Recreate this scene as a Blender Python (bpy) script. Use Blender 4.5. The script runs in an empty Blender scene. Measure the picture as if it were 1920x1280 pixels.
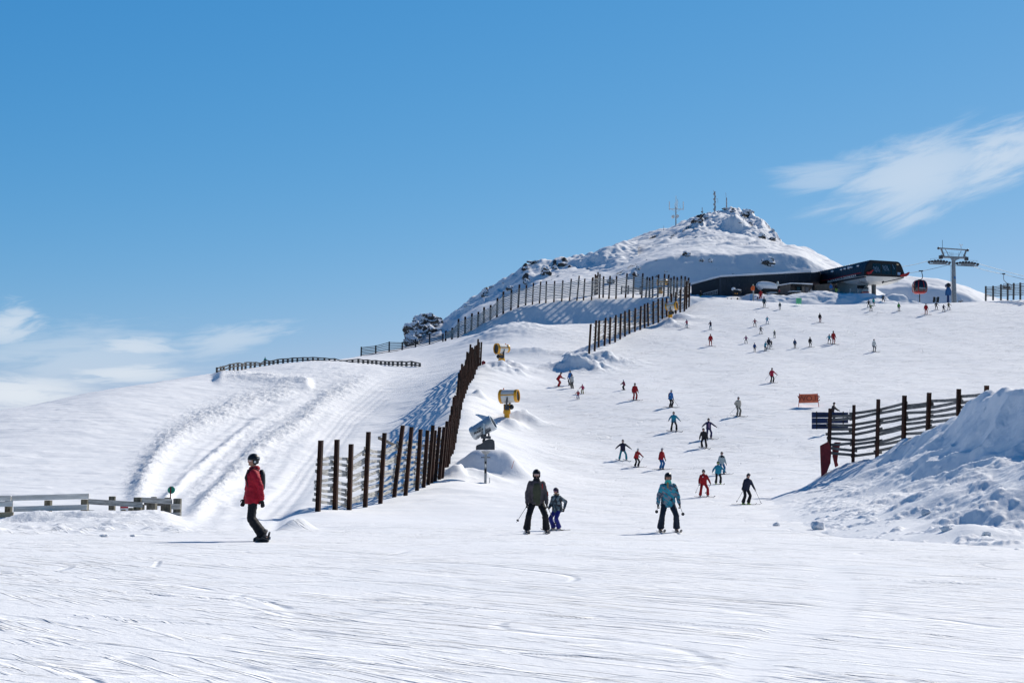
import bpy, bmesh, math, random, time
import numpy as np
from mathutils import Vector, Matrix
from mathutils.bvhtree import BVHTree
random.seed(7)
SC = bpy.context.scene
COL = SC.collection
PI = math.pi
R = math.radians
# ------------------------------------------------------------------ camera: a 50 mm lens, pitched up 5 degrees
F = 2667.0
HZ = 880.0
TH = math.atan((HZ-640)/F)
CT, ST = math.cos(TH), math.sin(TH)
cam = bpy.data.cameras.new('camera'); camo = bpy.data.objects.new('camera', cam); COL.objects.link(camo)
cam.sensor_width = 36; cam.lens = F/1920*36; cam.clip_start = .1; cam.clip_end = 20000
camo.rotation_euler = (PI/2+TH, 0, 0)
SC.camera = camo
SC.cycles.diffuse_bounces = 2
SC.cycles.max_bounces = 6
SC.view_settings.view_transform = 'Standard'; SC.view_settings.look = 'None'
SC.view_settings.exposure = 0; SC.view_settings.gamma = 1

def at(px, py, Y):
    u, v = (px-960)/F, (640-py)/F
    k = CT-v*ST
    return Vector((Y*u/k, Y, Y*(ST+v*CT)/k))
def tz(py):
    v = (640-np.asarray(py, float))/F
    return (ST+v*CT)/(CT-v*ST)
def acol(px, py):
    v = (640-np.asarray(py, float))/F
    return 960+(np.asarray(px, float)-960)/(CT-v*ST)
def proj(x, y, z):
    d = y*CT+z*ST; h = -y*ST+z*CT
    return 960+F*x/d, 640-F*h/d

# ------------------------------------------------------------------ noise
def hsh(ix, iy, seed):
    h = (ix.astype(np.int64)*374761393+iy.astype(np.int64)*668265263+seed*982451653) & 0x7fffffff
    h = ((h ^ (h >> 13))*1274126177) & 0x7fffffff
    h = (h ^ (h >> 16)) & 0xffff
    return h/65535.0
def vnoise(x, y, seed=0):
    ix, iy = np.floor(x), np.floor(y)
    fx, fy = x-ix, y-iy
    fx = fx*fx*fx*(fx*(fx*6-15)+10); fy = fy*fy*fy*(fy*(fy*6-15)+10)
    ix = ix.astype(np.int64); iy = iy.astype(np.int64)
    a, b = hsh(ix, iy, seed), hsh(ix+1, iy, seed)
    c, d = hsh(ix, iy+1, seed), hsh(ix+1, iy+1, seed)
    return (a+(b-a)*fx+(c-a)*fy+(a-b-c+d)*fx*fy)*2-1
def fbm(x, y, octv=4, seed=0, gain=.5):
    s = 0; a = 1
    for o in range(octv):
        c, sn = math.cos(.7*o), math.sin(.7*o)
        f = 2.03**o
        s = s+a*vnoise((x*c-y*sn)*f, (x*sn+y*c)*f, seed+o); a *= gain
    return s
def smooth(a, n, axis):
    if n < 1: return a
    k = np.exp(-.5*(np.arange(-3*n, 3*n+1)/max(n, .5))**2); k /= k.sum()
    pad = [(0, 0)]*a.ndim; pad[axis] = (3*n, 3*n)
    b = np.pad(a, pad, mode='reflect', reflect_type='odd')
    return np.apply_along_axis(lambda r: np.convolve(r, k, 'valid'), axis, b)
def sstep(a, b, x):
    t = np.clip((x-a)/(b-a), 0, 1); return t*t*(3-2*t)

def tag(o, label=None, cat=None, group=None, kind=None):
    if label: o['label'] = label
    if cat: o['category'] = cat
    if group: o['group'] = group
    if kind: o['kind'] = kind
    return o

# ------------------------------------------------------------------ materials
def nodes_of(name):
    m = bpy.data.materials.new(name); m.use_nodes = True
    nt = m.node_tree; b = nt.nodes['Principled BSDF']
    return m, nt, b
def nd(nt, typ, **kw):
    n = nt.nodes.new(typ)
    for k, v in kw.items():
        if k == 'ins':
            for a, b in v.items(): n.inputs[a].default_value = b
        else: setattr(n, k, v)
    return n
def ramp(nt, src, pts, interp='LINEAR'):
    r = nt.nodes.new('ShaderNodeValToRGB'); r.color_ramp.interpolation = interp
    e = r.color_ramp.elements
    while len(e) < len(pts): e.new(.5)
    for i, (p, c) in enumerate(pts):
        e[i].position = p
        e[i].color = c if isinstance(c, tuple) else (c, c, c, 1)
    nt.links.new(src, r.inputs[0]); return r
def math_n(nt, op, a, b=None, c=None):
    n = nt.nodes.new('ShaderNodeMath'); n.operation = op
    for i, v in enumerate((a, b, c)):
        if v is None: continue
        if isinstance(v, (int, float)): n.inputs[i].default_value = v
        else: nt.links.new(v, n.inputs[i])
    return n.outputs[0]

def snow_material():
    m, nt, b = nodes_of('snow')
    L = nt.links.new
    geo = nd(nt, 'ShaderNodeNewGeometry'); P = geo.outputs['Position']
    at_ = nd(nt, 'ShaderNodeAttribute', attribute_name='rough'); RG = at_.outputs['Fac']
    gr_ = nd(nt, 'ShaderNodeAttribute', attribute_name='piste'); PS = gr_.outputs['Fac']
    rk_ = nd(nt, 'ShaderNodeAttribute', attribute_name='rock'); RK = rk_.outputs['Fac']
    def noise(rot, sc, scale, det=4, ro=.55, dist=0, src=None):
        mp = nd(nt, 'ShaderNodeMapping', vector_type='TEXTURE'); mp.inputs['Rotation'].default_value = (0, 0, R(rot)); mp.inputs['Scale'].default_value = tuple(1/q for q in sc)
        L(src or P, mp.inputs['Vector'])
        n = nd(nt, 'ShaderNodeTexNoise', ins={'Scale': scale, 'Detail': det, 'Roughness': ro, 'Distortion': dist})
        L(mp.outputs[0], n.inputs['Vector']); return n.outputs['Fac']
    # ski scratches: stretched noise, thin valleys, broken up by a patch mask
    def scratches(rot, sx, sy, seed, width, dist):
        mp0 = nd(nt, 'ShaderNodeMapping'); mp0.inputs['Location'].default_value = (seed*13.7, seed*5.1, 0)
        L(P, mp0.inputs['Vector'])
        n = noise(rot, (sx, sy, .3), 1, 2, .5, dist if dist > .6 else dist*.3, mp0.outputs[0])
        if dist < .6: return ramp(nt, n, [(.60-width, 1.0), (.63, 0.0)], 'EASE').outputs[0]
        d = math_n(nt, 'ABSOLUTE', math_n(nt, 'SUBTRACT', n, .5))
        return ramp(nt, d, [(0, 0.0), (width, 1.0)], 'EASE').outputs[0]
    s1 = scratches(-41, .30, 9.0, 1, .030, .25)
    s2 = scratches(-34, .65, 13, 2, .022, .35)
    s8 = scratches(-54, .5, 10, 8, .025, .3)
    s3 = scratches(12, .35, 3.0, 3, .022, .5)
    s4 = scratches(-62, .10, 1.2, 4, .010, .9)
    s5 = scratches(48, .07, .9, 5, .008, 1.4)
    sy = nd(nt, 'ShaderNodeSeparateXYZ'); L(P, sy.inputs[0])
    far = nd(nt, 'ShaderNodeMapRange', ins={1: 35.0, 2: 110.0, 3: 0.0, 4: 1.0}); L(sy.outputs[1], far.inputs[0]); FAR = far.outputs[0]
    pm = ramp(nt, noise(-35, (.35, 1.1, 1), .5, 4, .6), [(.45, 0.0), (.60, 1.0)]).outputs[0]
    pm2 = ramp(nt, noise(-20, (.5, 1.3, 1), .9, 4, .6), [(.46, 0.0), (.60, 1.0)]).outputs[0]
    pm3 = ramp(nt, noise(12, (.5, 1.6, 1), .55, 4, .6), [(.45, 0.0), (.60, 1.0)]).outputs[0]
    def mulmask(s, mask, amp):   # (s-1)*mask*amp
        return math_n(nt, 'MULTIPLY', math_n(nt, 'MULTIPLY', math_n(nt, 'SUBTRACT', s, 1.0), mask), amp)
    h = math_n(nt, 'ADD', mulmask(s1, pm, -1.0), mulmask(s2, pm2, -.75))
    h = math_n(nt, 'ADD', h, mulmask(s8, pm3, -.6))
    h = math_n(nt, 'MULTIPLY', h, math_n(nt, 'SUBTRACT', 1.0, math_n(nt, 'MULTIPLY', FAR, .6)))
    h = math_n(nt, 'ADD', h, math_n(nt, 'MULTIPLY', mulmask(s3, pm3, -1.3), FAR))
    h = math_n(nt, 'ADD', h, math_n(nt, 'MULTIPLY', math_n(nt, 'ADD', mulmask(s4, pm3, .5), mulmask(s5, pm2, .9)), FAR))
    med = noise(-35, (.8, 1.15, 1), 5.5, 5, .68)
    medf = noise(10, (.35, 1.6, 1), 1.1, 4, .6)
    h = math_n(nt, 'ADD', h, math_n(nt, 'MULTIPLY', med, .34))
    h = math_n(nt, 'ADD', h, math_n(nt, 'MULTIPLY', math_n(nt, 'MULTIPLY', medf, FAR), 1.5))
    def contour(scale, seed, width):     # long smooth curved tracks
        mp0 = nd(nt, 'ShaderNodeMapping'); mp0.inputs['Location'].default_value = (seed*17.3, seed*9.1, 0); mp0.inputs['Scale'].default_value = (1, 1, 0); L(P, mp0.inputs['Vector'])
        n = nd(nt, 'ShaderNodeTexNoise', ins={'Scale': scale, 'Detail': 0, 'Distortion': .3}); L(mp0.outputs[0], n.inputs['Vector'])
        d = math_n(nt, 'ABSOLUTE', math_n(nt, 'SUBTRACT', math_n(nt, 'FRACT', math_n(nt, 'MULTIPLY', n.outputs['Fac'], 4.0)), .5))
        return ramp(nt, d, [(0, 0.0), (width, 1.0)], 'EASE').outputs[0]
    h = math_n(nt, 'ADD', h, mulmask(contour(.16, 1, .045), pm2, .55))
    h = math_n(nt, 'ADD', h, mulmask(contour(.11, 2, .030), pm3, .65))
    h = math_n(nt, 'ADD', h, mulmask(contour(.23, 3, .06), pm, .45))
    h = math_n(nt, 'MULTIPLY', h, PS)
    fine = noise(-38, (.6, 1.3, 1), 14, 4, .68)
    wind = noise(35, (.25, 1.3, 1), 1.1, 4, .6, .4)
    lum = noise(0, (1, 1, 1), 5.5, 5, .72)
    h2 = math_n(nt, 'ADD', math_n(nt, 'MULTIPLY', fine, .17), math_n(nt, 'MULTIPLY', wind, math_n(nt, 'MULTIPLY', math_n(nt, 'SUBTRACT', 1.0, PS), .55)))
    h2 = math_n(nt, 'ADD', h2, math_n(nt, 'MULTIPLY', math_n(nt, 'MULTIPLY', lum, RG), 1.9))
    H = math_n(nt, 'ADD', h, h2)
    bp = nd(nt, 'ShaderNodeBump', ins={'Strength': 1.0, 'Distance': .055}); L(H, bp.inputs['Height'])
    # colour: nearly white, rock patches where the attribute says so
    cn = noise(-10, (.4, 1.2, 1), .8, 5, .6)
    cr = ramp(nt, cn, [(.3, (.86, .88, .91, 1)), (.5, (.90, .91, .935, 1)), (.7, (.92, .925, .94, 1))])
    rn = noise(0, (1, 1, 1), 1.4, 6, .75)
    rsum = math_n(nt, 'ADD', RK, math_n(nt, 'MULTIPLY', math_n(nt, 'SUBTRACT', rn, .5), 1.2))
    rmask = ramp(nt, rsum, [(.58, 0.0), (.66, 1.0)]).outputs[0]
    rc = ramp(nt, noise(0, (1, 1, 2), 3, 6, .7), [(.3, (.025, .026, .03, 1)), (.7, (.13, .125, .12, 1))])
    mx = nd(nt, 'ShaderNodeMix', data_type='RGBA'); L(rmask, mx.inputs[0]); L(cr.outputs[0], mx.inputs[6]); L(rc.outputs[0], mx.inputs[7])
    L(mx.outputs[2], b.inputs['Base Color']); L(bp.outputs[0], b.inputs['Normal'])
    b.inputs['Roughness'].default_value = .9; b.inputs['Specular IOR Level'].default_value = .1
    return m
SNOW = snow_material()

def grid_mesh(name, X, Y, Z, attrs, mat=SNOW):
    nr, nc = X.shape
    me = bpy.data.meshes.new(name)
    co = np.stack([X, Y, Z], -1).reshape(-1, 3).astype(np.float32)
    i = np.arange(nr*nc).reshape(nr, nc)
    q = np.stack([i[:-1, :-1], i[:-1, 1:], i[1:, 1:], i[1:, :-1]], -1).reshape(-1, 4)
    me.vertices.add(len(co)); me.vertices.foreach_set('co', co.ravel())
    me.loops.add(q.size); me.loops.foreach_set('vertex_index', q.ravel().astype(np.int32))
    me.polygons.add(len(q)); me.polygons.foreach_set('loop_start', (np.arange(len(q))*4).astype(np.int32))
    me.update(calc_edges=True); me.validate()
    me.polygons.foreach_set('use_smooth', np.ones(len(q), bool))
    for k, v in attrs.items():
        a = me.attributes.new(k, 'FLOAT', 'POINT'); a.data.foreach_set('value', np.broadcast_to(v, X.shape).astype(np.float32).ravel())
    me.materials.append(mat)
    o = bpy.data.objects.new(name, me); COL.objects.link(o); o['kind'] = 'structure'
    return o

# ------------------------------------------------------------------ main snow field (one height field over column a and distance Y)
CP = []   # (a, Y, t)
def cp(px, py, Y): CP.append((float(acol(px, py)), Y, float(tz(py))))
def cz(px, Y, z): CP.append((float(px), Y, z/Y))
for px in (-500, 200, 960, 1700, 2500):
    for Y, z in ((3, -1.6), (6, -1.58), (11, -1.57), (20, -1.53), (29, -1.5)): cz(px, Y, z)
for px in (200, 500, 960, 1250, 1700, 2300): cz(px, 41, -1.84)
cz(-500, 41, -1.8)
for px in (-500, 60, 300, 560, 850, 1100, 1400, 1800, 2400): cz(px, 56, -2.0)
PROF = [(70, 951), (88, 922), (98, 900), (110, 869), (120, 837), (130, 800), (140, 765), (150, 738), (162, 712), (175, 686), (190, 653), (205, 618), (218, 590), (229, 568)]
for Y, py in PROF:
    for px in ((1180, 1400, 1650, 1900, 2400) if Y < 190 else (1340, 1480, 1650, 1900, 2400)): cp(px, py, Y)
for px, py in ((1310, 562), (1400, 563), (1500, 570), (1600, 571), (1700, 571), (1800, 565), (1920, 559), (2400, 540)):
    cp(px, py, 236)
    z = tz(py)*236
    for Y, dz in ((246, .15), (262, .2), (300, -2), (420, -22), (900, -90)): cz(px, Y, z+dz)
# left hill
LH = {-600: [(60, 975), (80, 935), (100, 885), (125, 850), (150, 855), (220, 880), (400, 960), (900, 1050)],
      0: [(60, 972), (80, 925), (100, 866), (120, 805), (131, 777), (150, 776), (200, 800), (400, 940), (900, 1050)],
      200: [(60, 970), (80, 925), (100, 868), (120, 806), (140, 749), (148, 735), (170, 738), (210, 770), (400, 930), (900, 1050)],
      320: [(60, 972), (80, 926), (100, 870), (120, 812), (140, 755), (158, 716), (172, 713), (210, 735), (400, 900), (900, 1040)],
      420: [(60, 974), (80, 928), (100, 878), (120, 822), (140, 764), (160, 718), (172, 704), (182, 698), (210, 712), (400, 870), (900, 1040)],
      520: [(62, 972), (80, 930), (100, 884), (120, 828), (140, 770), (160, 718), (175, 694), (187, 682), (215, 690), (400, 840), (900, 1000)],
      620: [(62, 964), (80, 927), (100, 888), (120, 832), (140, 775), (160, 722), (175, 692), (188, 676), (215, 676), (235, 680), (400, 800), (900, 980)],
      740: [(70, 940), (85, 915), (100, 888), (120, 838), (140, 782), (160, 727), (175, 697), (190, 682), (210, 670), (226, 659), (240, 656), (400, 740), (900, 950)]}
for px, l in LH.items():
    for Y, py in l: cp(px, py, Y)
for px, py, Y in ((596, 958, 63), (654, 962, 65), (713, 947, 69), (760, 933, 73), (794, 920, 76), (838, 896, 82), (849, 853, 95), (860, 803, 111),
                  (868, 760, 127), (876, 741, 136), (886, 713, 148), (900, 690, 158), (908, 684, 164),
                  (911, 908, 84), (900, 850, 102), (915, 800, 122), (951, 800, 128), (1030, 800, 129), (1050, 745, 147), (945, 760, 143), (941, 698, 165), (1000, 704, 165), (1040, 880, 104),
                  (1000, 920, 84), (1050, 650, 187), (960, 655, 182), (880, 650, 200), (1000, 618, 210), (1100, 610, 212), (930, 627, 214), (850, 640, 218),
                  (800, 790, 128), (820, 740, 146), (840, 712, 156), (800, 700, 172),
                  (1110, 668, 180), (1200, 630, 199), (1258, 606, 212), (1290, 580, 224), (1292, 572, 230), (1150, 605, 224), (1200, 604, 226), (1245, 603, 228), (1050, 607, 222), (960, 614, 224), (880, 628, 224), (1180, 640, 196)):
    cp(px, py, Y)
for px in (830, 900, 1000, 1100, 1180, 1240):     # below the upper terrace patch: sinks away
    zz = tz({830: 640, 900: 628, 1000: 610, 1100: 603, 1180: 604, 1240: 604}[px])*226
    for Y, dz in ((240, 0), (300, -4), (420, -25), (900, -90)): cz(px, Y, zz+dz)
cpa = np.array(CP)
BASE = 1.6
def dom(a, Y): return np.stack([a/240.0, np.log(Y)*6.5], -1)
def phi(r2): return .5*r2*np.log(r2+1e-9)
_p = dom(cpa[:, 0], cpa[:, 1]); _v = (cpa[:, 2]+BASE/cpa[:, 1])
_n = len(_p)
A = np.zeros((_n+3, _n+3)); A[:_n, :_n] = phi(((_p[:, None]-_p[None])**2).sum(-1))+np.eye(_n)*.02
A[:_n, _n] = 1; A[:_n, _n+1:] = _p; A[_n, :_n] = 1; A[_n+1:, :_n] = _p.T
_w = np.linalg.solve(A, np.concatenate([_v, [0, 0, 0]]))
def base_t(a, Y):
    sh = a.shape; q = dom(a.ravel(), Y.ravel()); out = np.zeros(len(q))
    for s in range(0, len(q), 20000):
        c = q[s:s+20000]
        r2 = ((c[:, None]-_p[None])**2).sum(-1)
        out[s:s+20000] = phi(r2)@_w[:_n]+_w[_n]+c@_w[_n+1:]
    return out.reshape(sh)-BASE/Y

cols = np.concatenate([np.arange(-7200, -900, 140), np.arange(-900, -60, 14), np.arange(-60, 1980, 2.6), np.arange(1980, 2900, 14), np.arange(2900, 9200, 140)])
rows = np.concatenate([1/np.linspace(1/2.0, 1/9.0, 30), 1/np.linspace(1/9.0, 1/40.0, 480)[1:], np.arange(40.1, 62, .14), np.arange(62, 180, .26), np.arange(180, 245, .4), np.arange(246, 300, 2), np.geomspace(302, 1500, 50)])
# coarse evaluation then interpolate to the fine grid
cc = np.linspace(-900, 2900, 191); rr = np.exp(np.linspace(np.log(2.0), np.log(1501), 261))
T0 = base_t(*np.meshgrid(cc, rr))
def lerp2(T, a, Y):
    fa = np.clip((a-cc[0])/(cc[1]-cc[0]), 0, len(cc)-1.001); fy = np.clip((np.log(Y)-np.log(rr[0]))/(np.log(rr[1])-np.log(rr[0])), 0, len(rr)-1.001)
    ia, iy = fa.astype(int), fy.astype(int); fa, fy = fa-ia, fy-iy
    return (T[iy, ia]*(1-fa)+T[iy, ia+1]*fa)*(1-fy)+(T[iy+1, ia]*(1-fa)+T[iy+1, ia+1]*fa)*fy
GA, GY = np.meshgrid(cols, rows)
TC = T0
GZ = lerp2(T0, GA, GY)*GY
# round off the coarse facets a little
GZ = smooth(smooth(GZ, 2, 1), 2, 0)
GX = (GA-960)/F*GY
PX, PY = proj(GX, GY, GZ)
def band(pts, w):
    """signed distance in picture px (scaled) of every vertex to a polyline given on the photo, mask 0..1"""
    best = np.full(PX.shape, 1e9); sgn = np.zeros(PX.shape); par = np.zeros(PX.shape)
    n = len(pts)-1
    for i in range(n):
        (x0, y0), (x1, y1) = pts[i], pts[i+1]
        dx, dy = x1-x0, y1-y0; L2 = dx*dx+dy*dy
        t = np.clip(((PX-x0)*dx+(PY-y0)*dy)/L2, 0, 1)
        ex, ey = PX-(x0+t*dx), PY-(y0+t*dy)
        d = np.hypot(ex, ey); c = np.sign(dx*ey-dy*ex)
        k = d < best
        best = np.where(k, d, best); sgn = np.where(k, c, sgn); par = np.where(k, (i+t)/n, par)
    ends = sstep(0, .12, par)*(1-sstep(.88, 1, par))
    return best*sgn, ends
M = lambda y0, y1: sstep(y0, y1, GY)
rough = np.zeros_like(GX)
vis = (GY > 45) & (GY < 240)
# windrows and banks of the left hill
def windrow(pts, w, hgt, rgh, lean=.35):
    global GZ, rough
    d, e = band(pts, w)
    s = GY/F       # metres per pixel
    k = np.exp(-((d-lean*w)/w)**2)*e*vis
    step = np.exp(-((d-lean*w)/(w*2.2))**2)*e*vis
    GZ = GZ+(k*hgt)*(1+.18*fbm(GX*.5, GY*.5, 3, 5))
    rough = np.maximum(rough, np.exp(-(d/(w*1.6))**2)*e*vis*rgh)
windrow([(240, 960), (262, 905), (285, 862), (315, 825), (345, 805), (385, 785), (440, 762), (520, 738), (590, 722)], 17, .38, 1.0)
windrow([(395, 706), (440, 706), (500, 708), (555, 713), (592, 722)], 9, .7, .8)
windrow([(330, 990), (375, 950), (420, 905), (455, 868), (480, 840), (520, 815), (560, 790), (590, 762), (612, 745), (660, 722), (740, 700)], 14, .32, 1.0)
windrow([(280, 975), (320, 925), (360, 880), (400, 850), (440, 818), (480, 790), (530, 762), (600, 735)], 7, .16, .8)
# rough zone between, groomed road on the right
zone, ez = band([(340, 980), (430, 880), (520, 790), (600, 745), (700, 705)], 60)
rough = np.maximum(rough, .55*np.exp(-(zone/62)**2)*ez*vis)
road, er = band([(470, 1010), (540, 930), (600, 850), (655, 780), (720, 730), (800, 700), (900, 683)], 30)
rd = np.exp(-(road/26)**4)*er*vis
rough = rough*(1-.9*rd)
GZ -= rd*.18
tr1, e1 = band([(300, 975), (345, 900), (385, 850), (430, 815), (500, 775), (590, 738)], 9)
tre = (np.exp(-(tr1/8)**4))*e1*vis
rough = rough*(1-.7*tre)
GZ += tre*.035*np.sin((GX*1.1-GY*.25)*14)
zm = zone*GY/F; rut = np.exp(-(zone/75)**4)*ez*vis*(1-.6*rd)
wob = fbm(GX*.15, GY*.12, 2, 14)
GZ += rut*.030*np.sin(zm*2*PI/.85+wob*2)*(.6+.6*vnoise(GX*.2, GY*.15, 15))
rm_ = road*GY/F; GZ += rd*.016*np.sin(rm_*2*PI/.5)
# ploughed lump bank in front of the short fence, lower left
bk = sstep(44, 49, GY)*(1-sstep(55.5, 59, GY))*(1-sstep(300, 368, PX))*sstep(-900, -500, PX)
GZ += bk*(.27+.20*fbm(GX*.35, GY*.45, 2, 31, .5)+.025*fbm(GX*1.6, GY*1.6, 3, 32, .5))
lp = sstep(39, 43, GY)*(1-sstep(44, 50, GY))*(1-sstep(330, 420, PX))
GZ += lp*np.clip(fbm(GX*1.1, GY*1.2, 3, 33, .55)-.2, 0, 1)*.12
rough = np.maximum(rough, .5*bk)
# chunks
ch = fbm(GX*4.0, GY*2.3, 3, 11, .62)
GZ += rough*(np.clip(ch-.05, -.1, 1.2))*0.085*np.clip(GY/90, .6, 1.3)
GZ -= rough*.05*fbm(GX*.7, GY*.5, 3, 12, .5)
# gentle swells everywhere on the piste, and shallow carved scratches near the camera
pis = sstep(940, 1060, PX)+(1-M(44, 60)); pis = np.clip(pis, 0, 1)*(1-np.clip(rough*1.6, 0, 1))
pis = np.clip(np.maximum(pis, rd*.5), 0, 1)
GZ += .10*fbm(GX*.10, GY*.08, 3, 21)*M(12, 40)*(1-M(232, 245)*.8)
GZ += (.007+.012*M(30, 60))*fbm(GX*.55+GY*.4, GY*.7-GX*.3, 4, 41, .5)
hillm = (1-pis)*M(60, 75)
GZ += hillm*.045*fbm(GX*.25+GY*.1, GY*.5, 4, 51, .55)
GZ += hillm*.022*np.clip(fbm(GX*.5, GY*1.8, 3, 57, .5)-.3, 0, 1)*3
# snow mounds where the cannons stand, drawn as (px, py, Y, radius x, radius y, height, lumpiness)
def mound(px, py, Y, rx, ry, h, lump=.3, flat=2.0):
    global GZ
    c = at(px, py, Y)
    d = np.hypot((GX-c.x)/rx, (GY-c.y)/ry)
    k = np.exp(-d**flat)
    GZ = GZ+k*h*(1+lump*fbm(GX*.9, GY*.9, 3, int(px)))
mound(948, 712, 160, 2.4, 2.6, 1.15)
mound(952, 700, 168, 3.0, 2.2, .9)
mound(958, 808, 128, 1.5, 1.9, .5)
mound(982, 794, 131, 1.7, 1.5, 1.1, .25)
mound(960, 806, 127, 1.2, 1.4, .35, .5)
mound(1262, 612, 209, 2.2, 2.4, 1.0)
mound(1272, 600, 215, 2.6, 1.8, 1.0)
mound(1085, 700, 171, 3.0, 2.0, 1.5, .5)
mound(1130, 678, 178, 3.5, 2.2, 1.0, .5)
mound(950, 640, 205, 6.5, 6, 1.8, .12)
mound(1000, 690, 180, 5.5, 1.6, .6, .15)
mound(556, 990, 47, .6, .8, .27, .6, 2.6)
mound(860, 905, 86, 1.3, 1.6, .6, .6)
mound(900, 745, 140, .9, 2.0, .5, .6)
# scoop and lip behind the grey cannon
mound(922, 888, 90, 2.15, 1.25, 1.25, .12, 4)
mound(908, 902, 86.5, 1.1, 1.0, .28, .3)
# ski and board tracks carved into the snow near the camera
rt = random.Random(11); NR = int((rows < 30).sum()); gx, gy = GX[:NR], GY[:NR]; dz = np.zeros_like(gx)
def carve(x0, y0, ang, L_, curve, wd, dep, fade=1):
    ca, sa = math.cos(R(ang)), math.sin(R(ang)); u = (gx-x0)*ca+(gy-y0)*sa; v = -(gx-x0)*sa+(gy-y0)*ca-curve*u*u*.01-.05*np.sin(u*.7+x0)
    m = sstep(0, 1.2, u)*(1-sstep(L_-1.5, L_, u))*(.45+.55*sstep(-.25, .25, vnoise(u*.9+x0*3, u*0+y0, 5)))
    a = np.abs(v)
    return m*dep*(-np.exp(-(v/wd)**2)+.75*np.exp(-((v-wd*2.0)/(wd*1.1))**2))
for i in range(30):
    x0 = rt.uniform(-14, 8); y0 = rt.uniform(11, 30) if i % 3 else rt.uniform(10, 18); ang = rt.choice([-38, -42, -45, -33, -50, -40, -24, -58]); L_ = rt.uniform(4, 15); c_ = rt.uniform(-1.5, 1.5); dp = rt.uniform(.004, .010)
    dz += carve(x0, y0, ang, L_, c_, .035, dp)
    if i % 2: dz += carve(x0+.25, y0+.12, ang, L_*.9, c_, .035, dp*.8)
GZ[:NR] += dz
sl, es = band([(1500, 1060), (1560, 1085), (1590, 1115), (1560, 1150), (1480, 1185), (1420, 1230), (1370, 1290), (1320, 1360)], 30)
smt = np.exp(-(sl/32)**4)*es*(GY < 30)
GZ -= smt*.012
pis = pis*(1-.8*smt)
# banks at the foot of the long fences
fx = np.clip(rough, 0, 1)
ground = grid_mesh('snow_ground', GX, GY, GZ, {'rough': fx, 'piste': pis, 'rock': 0})
print('ground', GX.shape, round(time.process_time(), 1))

# ------------------------------------------------------------------ profile patches (banks, hills): node curves swept across columns
def patch(name, px, nodes, da, per, sc=2, sr=2, post=None, a0=None, a1=None):
    """px: columns; nodes: list of rows, each a list of (Y, py) or ('z', Y, z); resampled per column"""
    a = np.arange(a0 if a0 is not None else px[0], a1 if a1 is not None else px[-1], da)
    if name == 'snow_bank': a = np.concatenate([a[a < 2300], np.arange(2300, px[-1], 9)])
    Ys, Zs = [], []
    for row in nodes:
        y = np.array([r[0] if r[0] != 'z' else r[1] for r in row], float)
        z = np.array([tz(r[1])*r[0] if r[0] != 'z' else r[2] for r in row], float)
        Ys.append(np.interp(a, px, y)); Zs.append(np.interp(a, px, z))
    Ys, Zs = np.array(Ys), np.array(Zs)
    sm = max(1, int(sc/da))
    Ys, Zs = smooth(Ys, sm, 1), smooth(Zs, sm, 1)
    yy, zz = [], []
    for k in range(len(Ys)-1):
        t = np.linspace(0, 1, per[k], endpoint=False)[:, None]
        yy.append(Ys[k]+(Ys[k+1]-Ys[k])*t); zz.append(Zs[k]+(Zs[k+1]-Zs[k])*t)
    yy.append(Ys[-1:]); zz.append(Zs[-1:])
    Y = np.concatenate(yy); Z = np.concatenate(zz)
    Y = smooth(Y, sr, 0); Z = smooth(Z, sr, 0)
    X = (np.broadcast_to(a, Y.shape)-960)/F*Y
    at_ = {'rough': np.zeros_like(X), 'piste': np.zeros_like(X), 'rock': np.zeros_like(X)}
    if post: X, Y, Z = post(X, Y, Z, at_)
    return grid_mesh(name, X, Y, Z, at_)

# upper terrace with the shaded bank, the summit behind it
px2 = [700, 760, 832, 860, 900, 960, 1020, 1080, 1140, 1200, 1260, 1310, 1380, 1440, 1475, 1510, 1560, 1600, 1640, 1700, 1760]
foot = [682, 668, 648, 640, 628, 614, 607, 605, 603, 603, 600, 600, 600, 600, 600, 600, 600, 600, 600, 600, 600]
crest = [670, 657, 641, 633, 611, 580, 567, 561, 556, 556, 556, 556, 557, 557, 557, 557, 557, 557, 570, 590, 608]
N = []
Yc = [229, 229, 229, 229.5, 231, 233.5, 235, 235.5, 236, 236, 236, 238, 240, 240, 240, 240, 240, 240, 240, 240, 240]
drop = [.5, .6, 1.2, 2, 3, 4.2, 4.8, 5, 5.2, 5.2, 5.2, 5, 5, 5, 5, 5, 5, 5, 5, 5, 5]
N.append([('z', y-w_-3, float(tz(f)*(y-w_)-2.5)) for y, w_, f in zip(Yc, drop, foot)])
N.append([(y-w_, f) for y, w_, f in zip(Yc, drop, foot)])
N.append([(y, c) for y, c in zip(Yc, crest)])
N.append([(y+8, c-d) for y, c, d in zip(Yc, crest, [1, 1, 2, 6, 10, 10, 10, 9, 5, 3, 2, 2, 2, 2, 2, 2, 2, 2, 2, 2, 2])])
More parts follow.
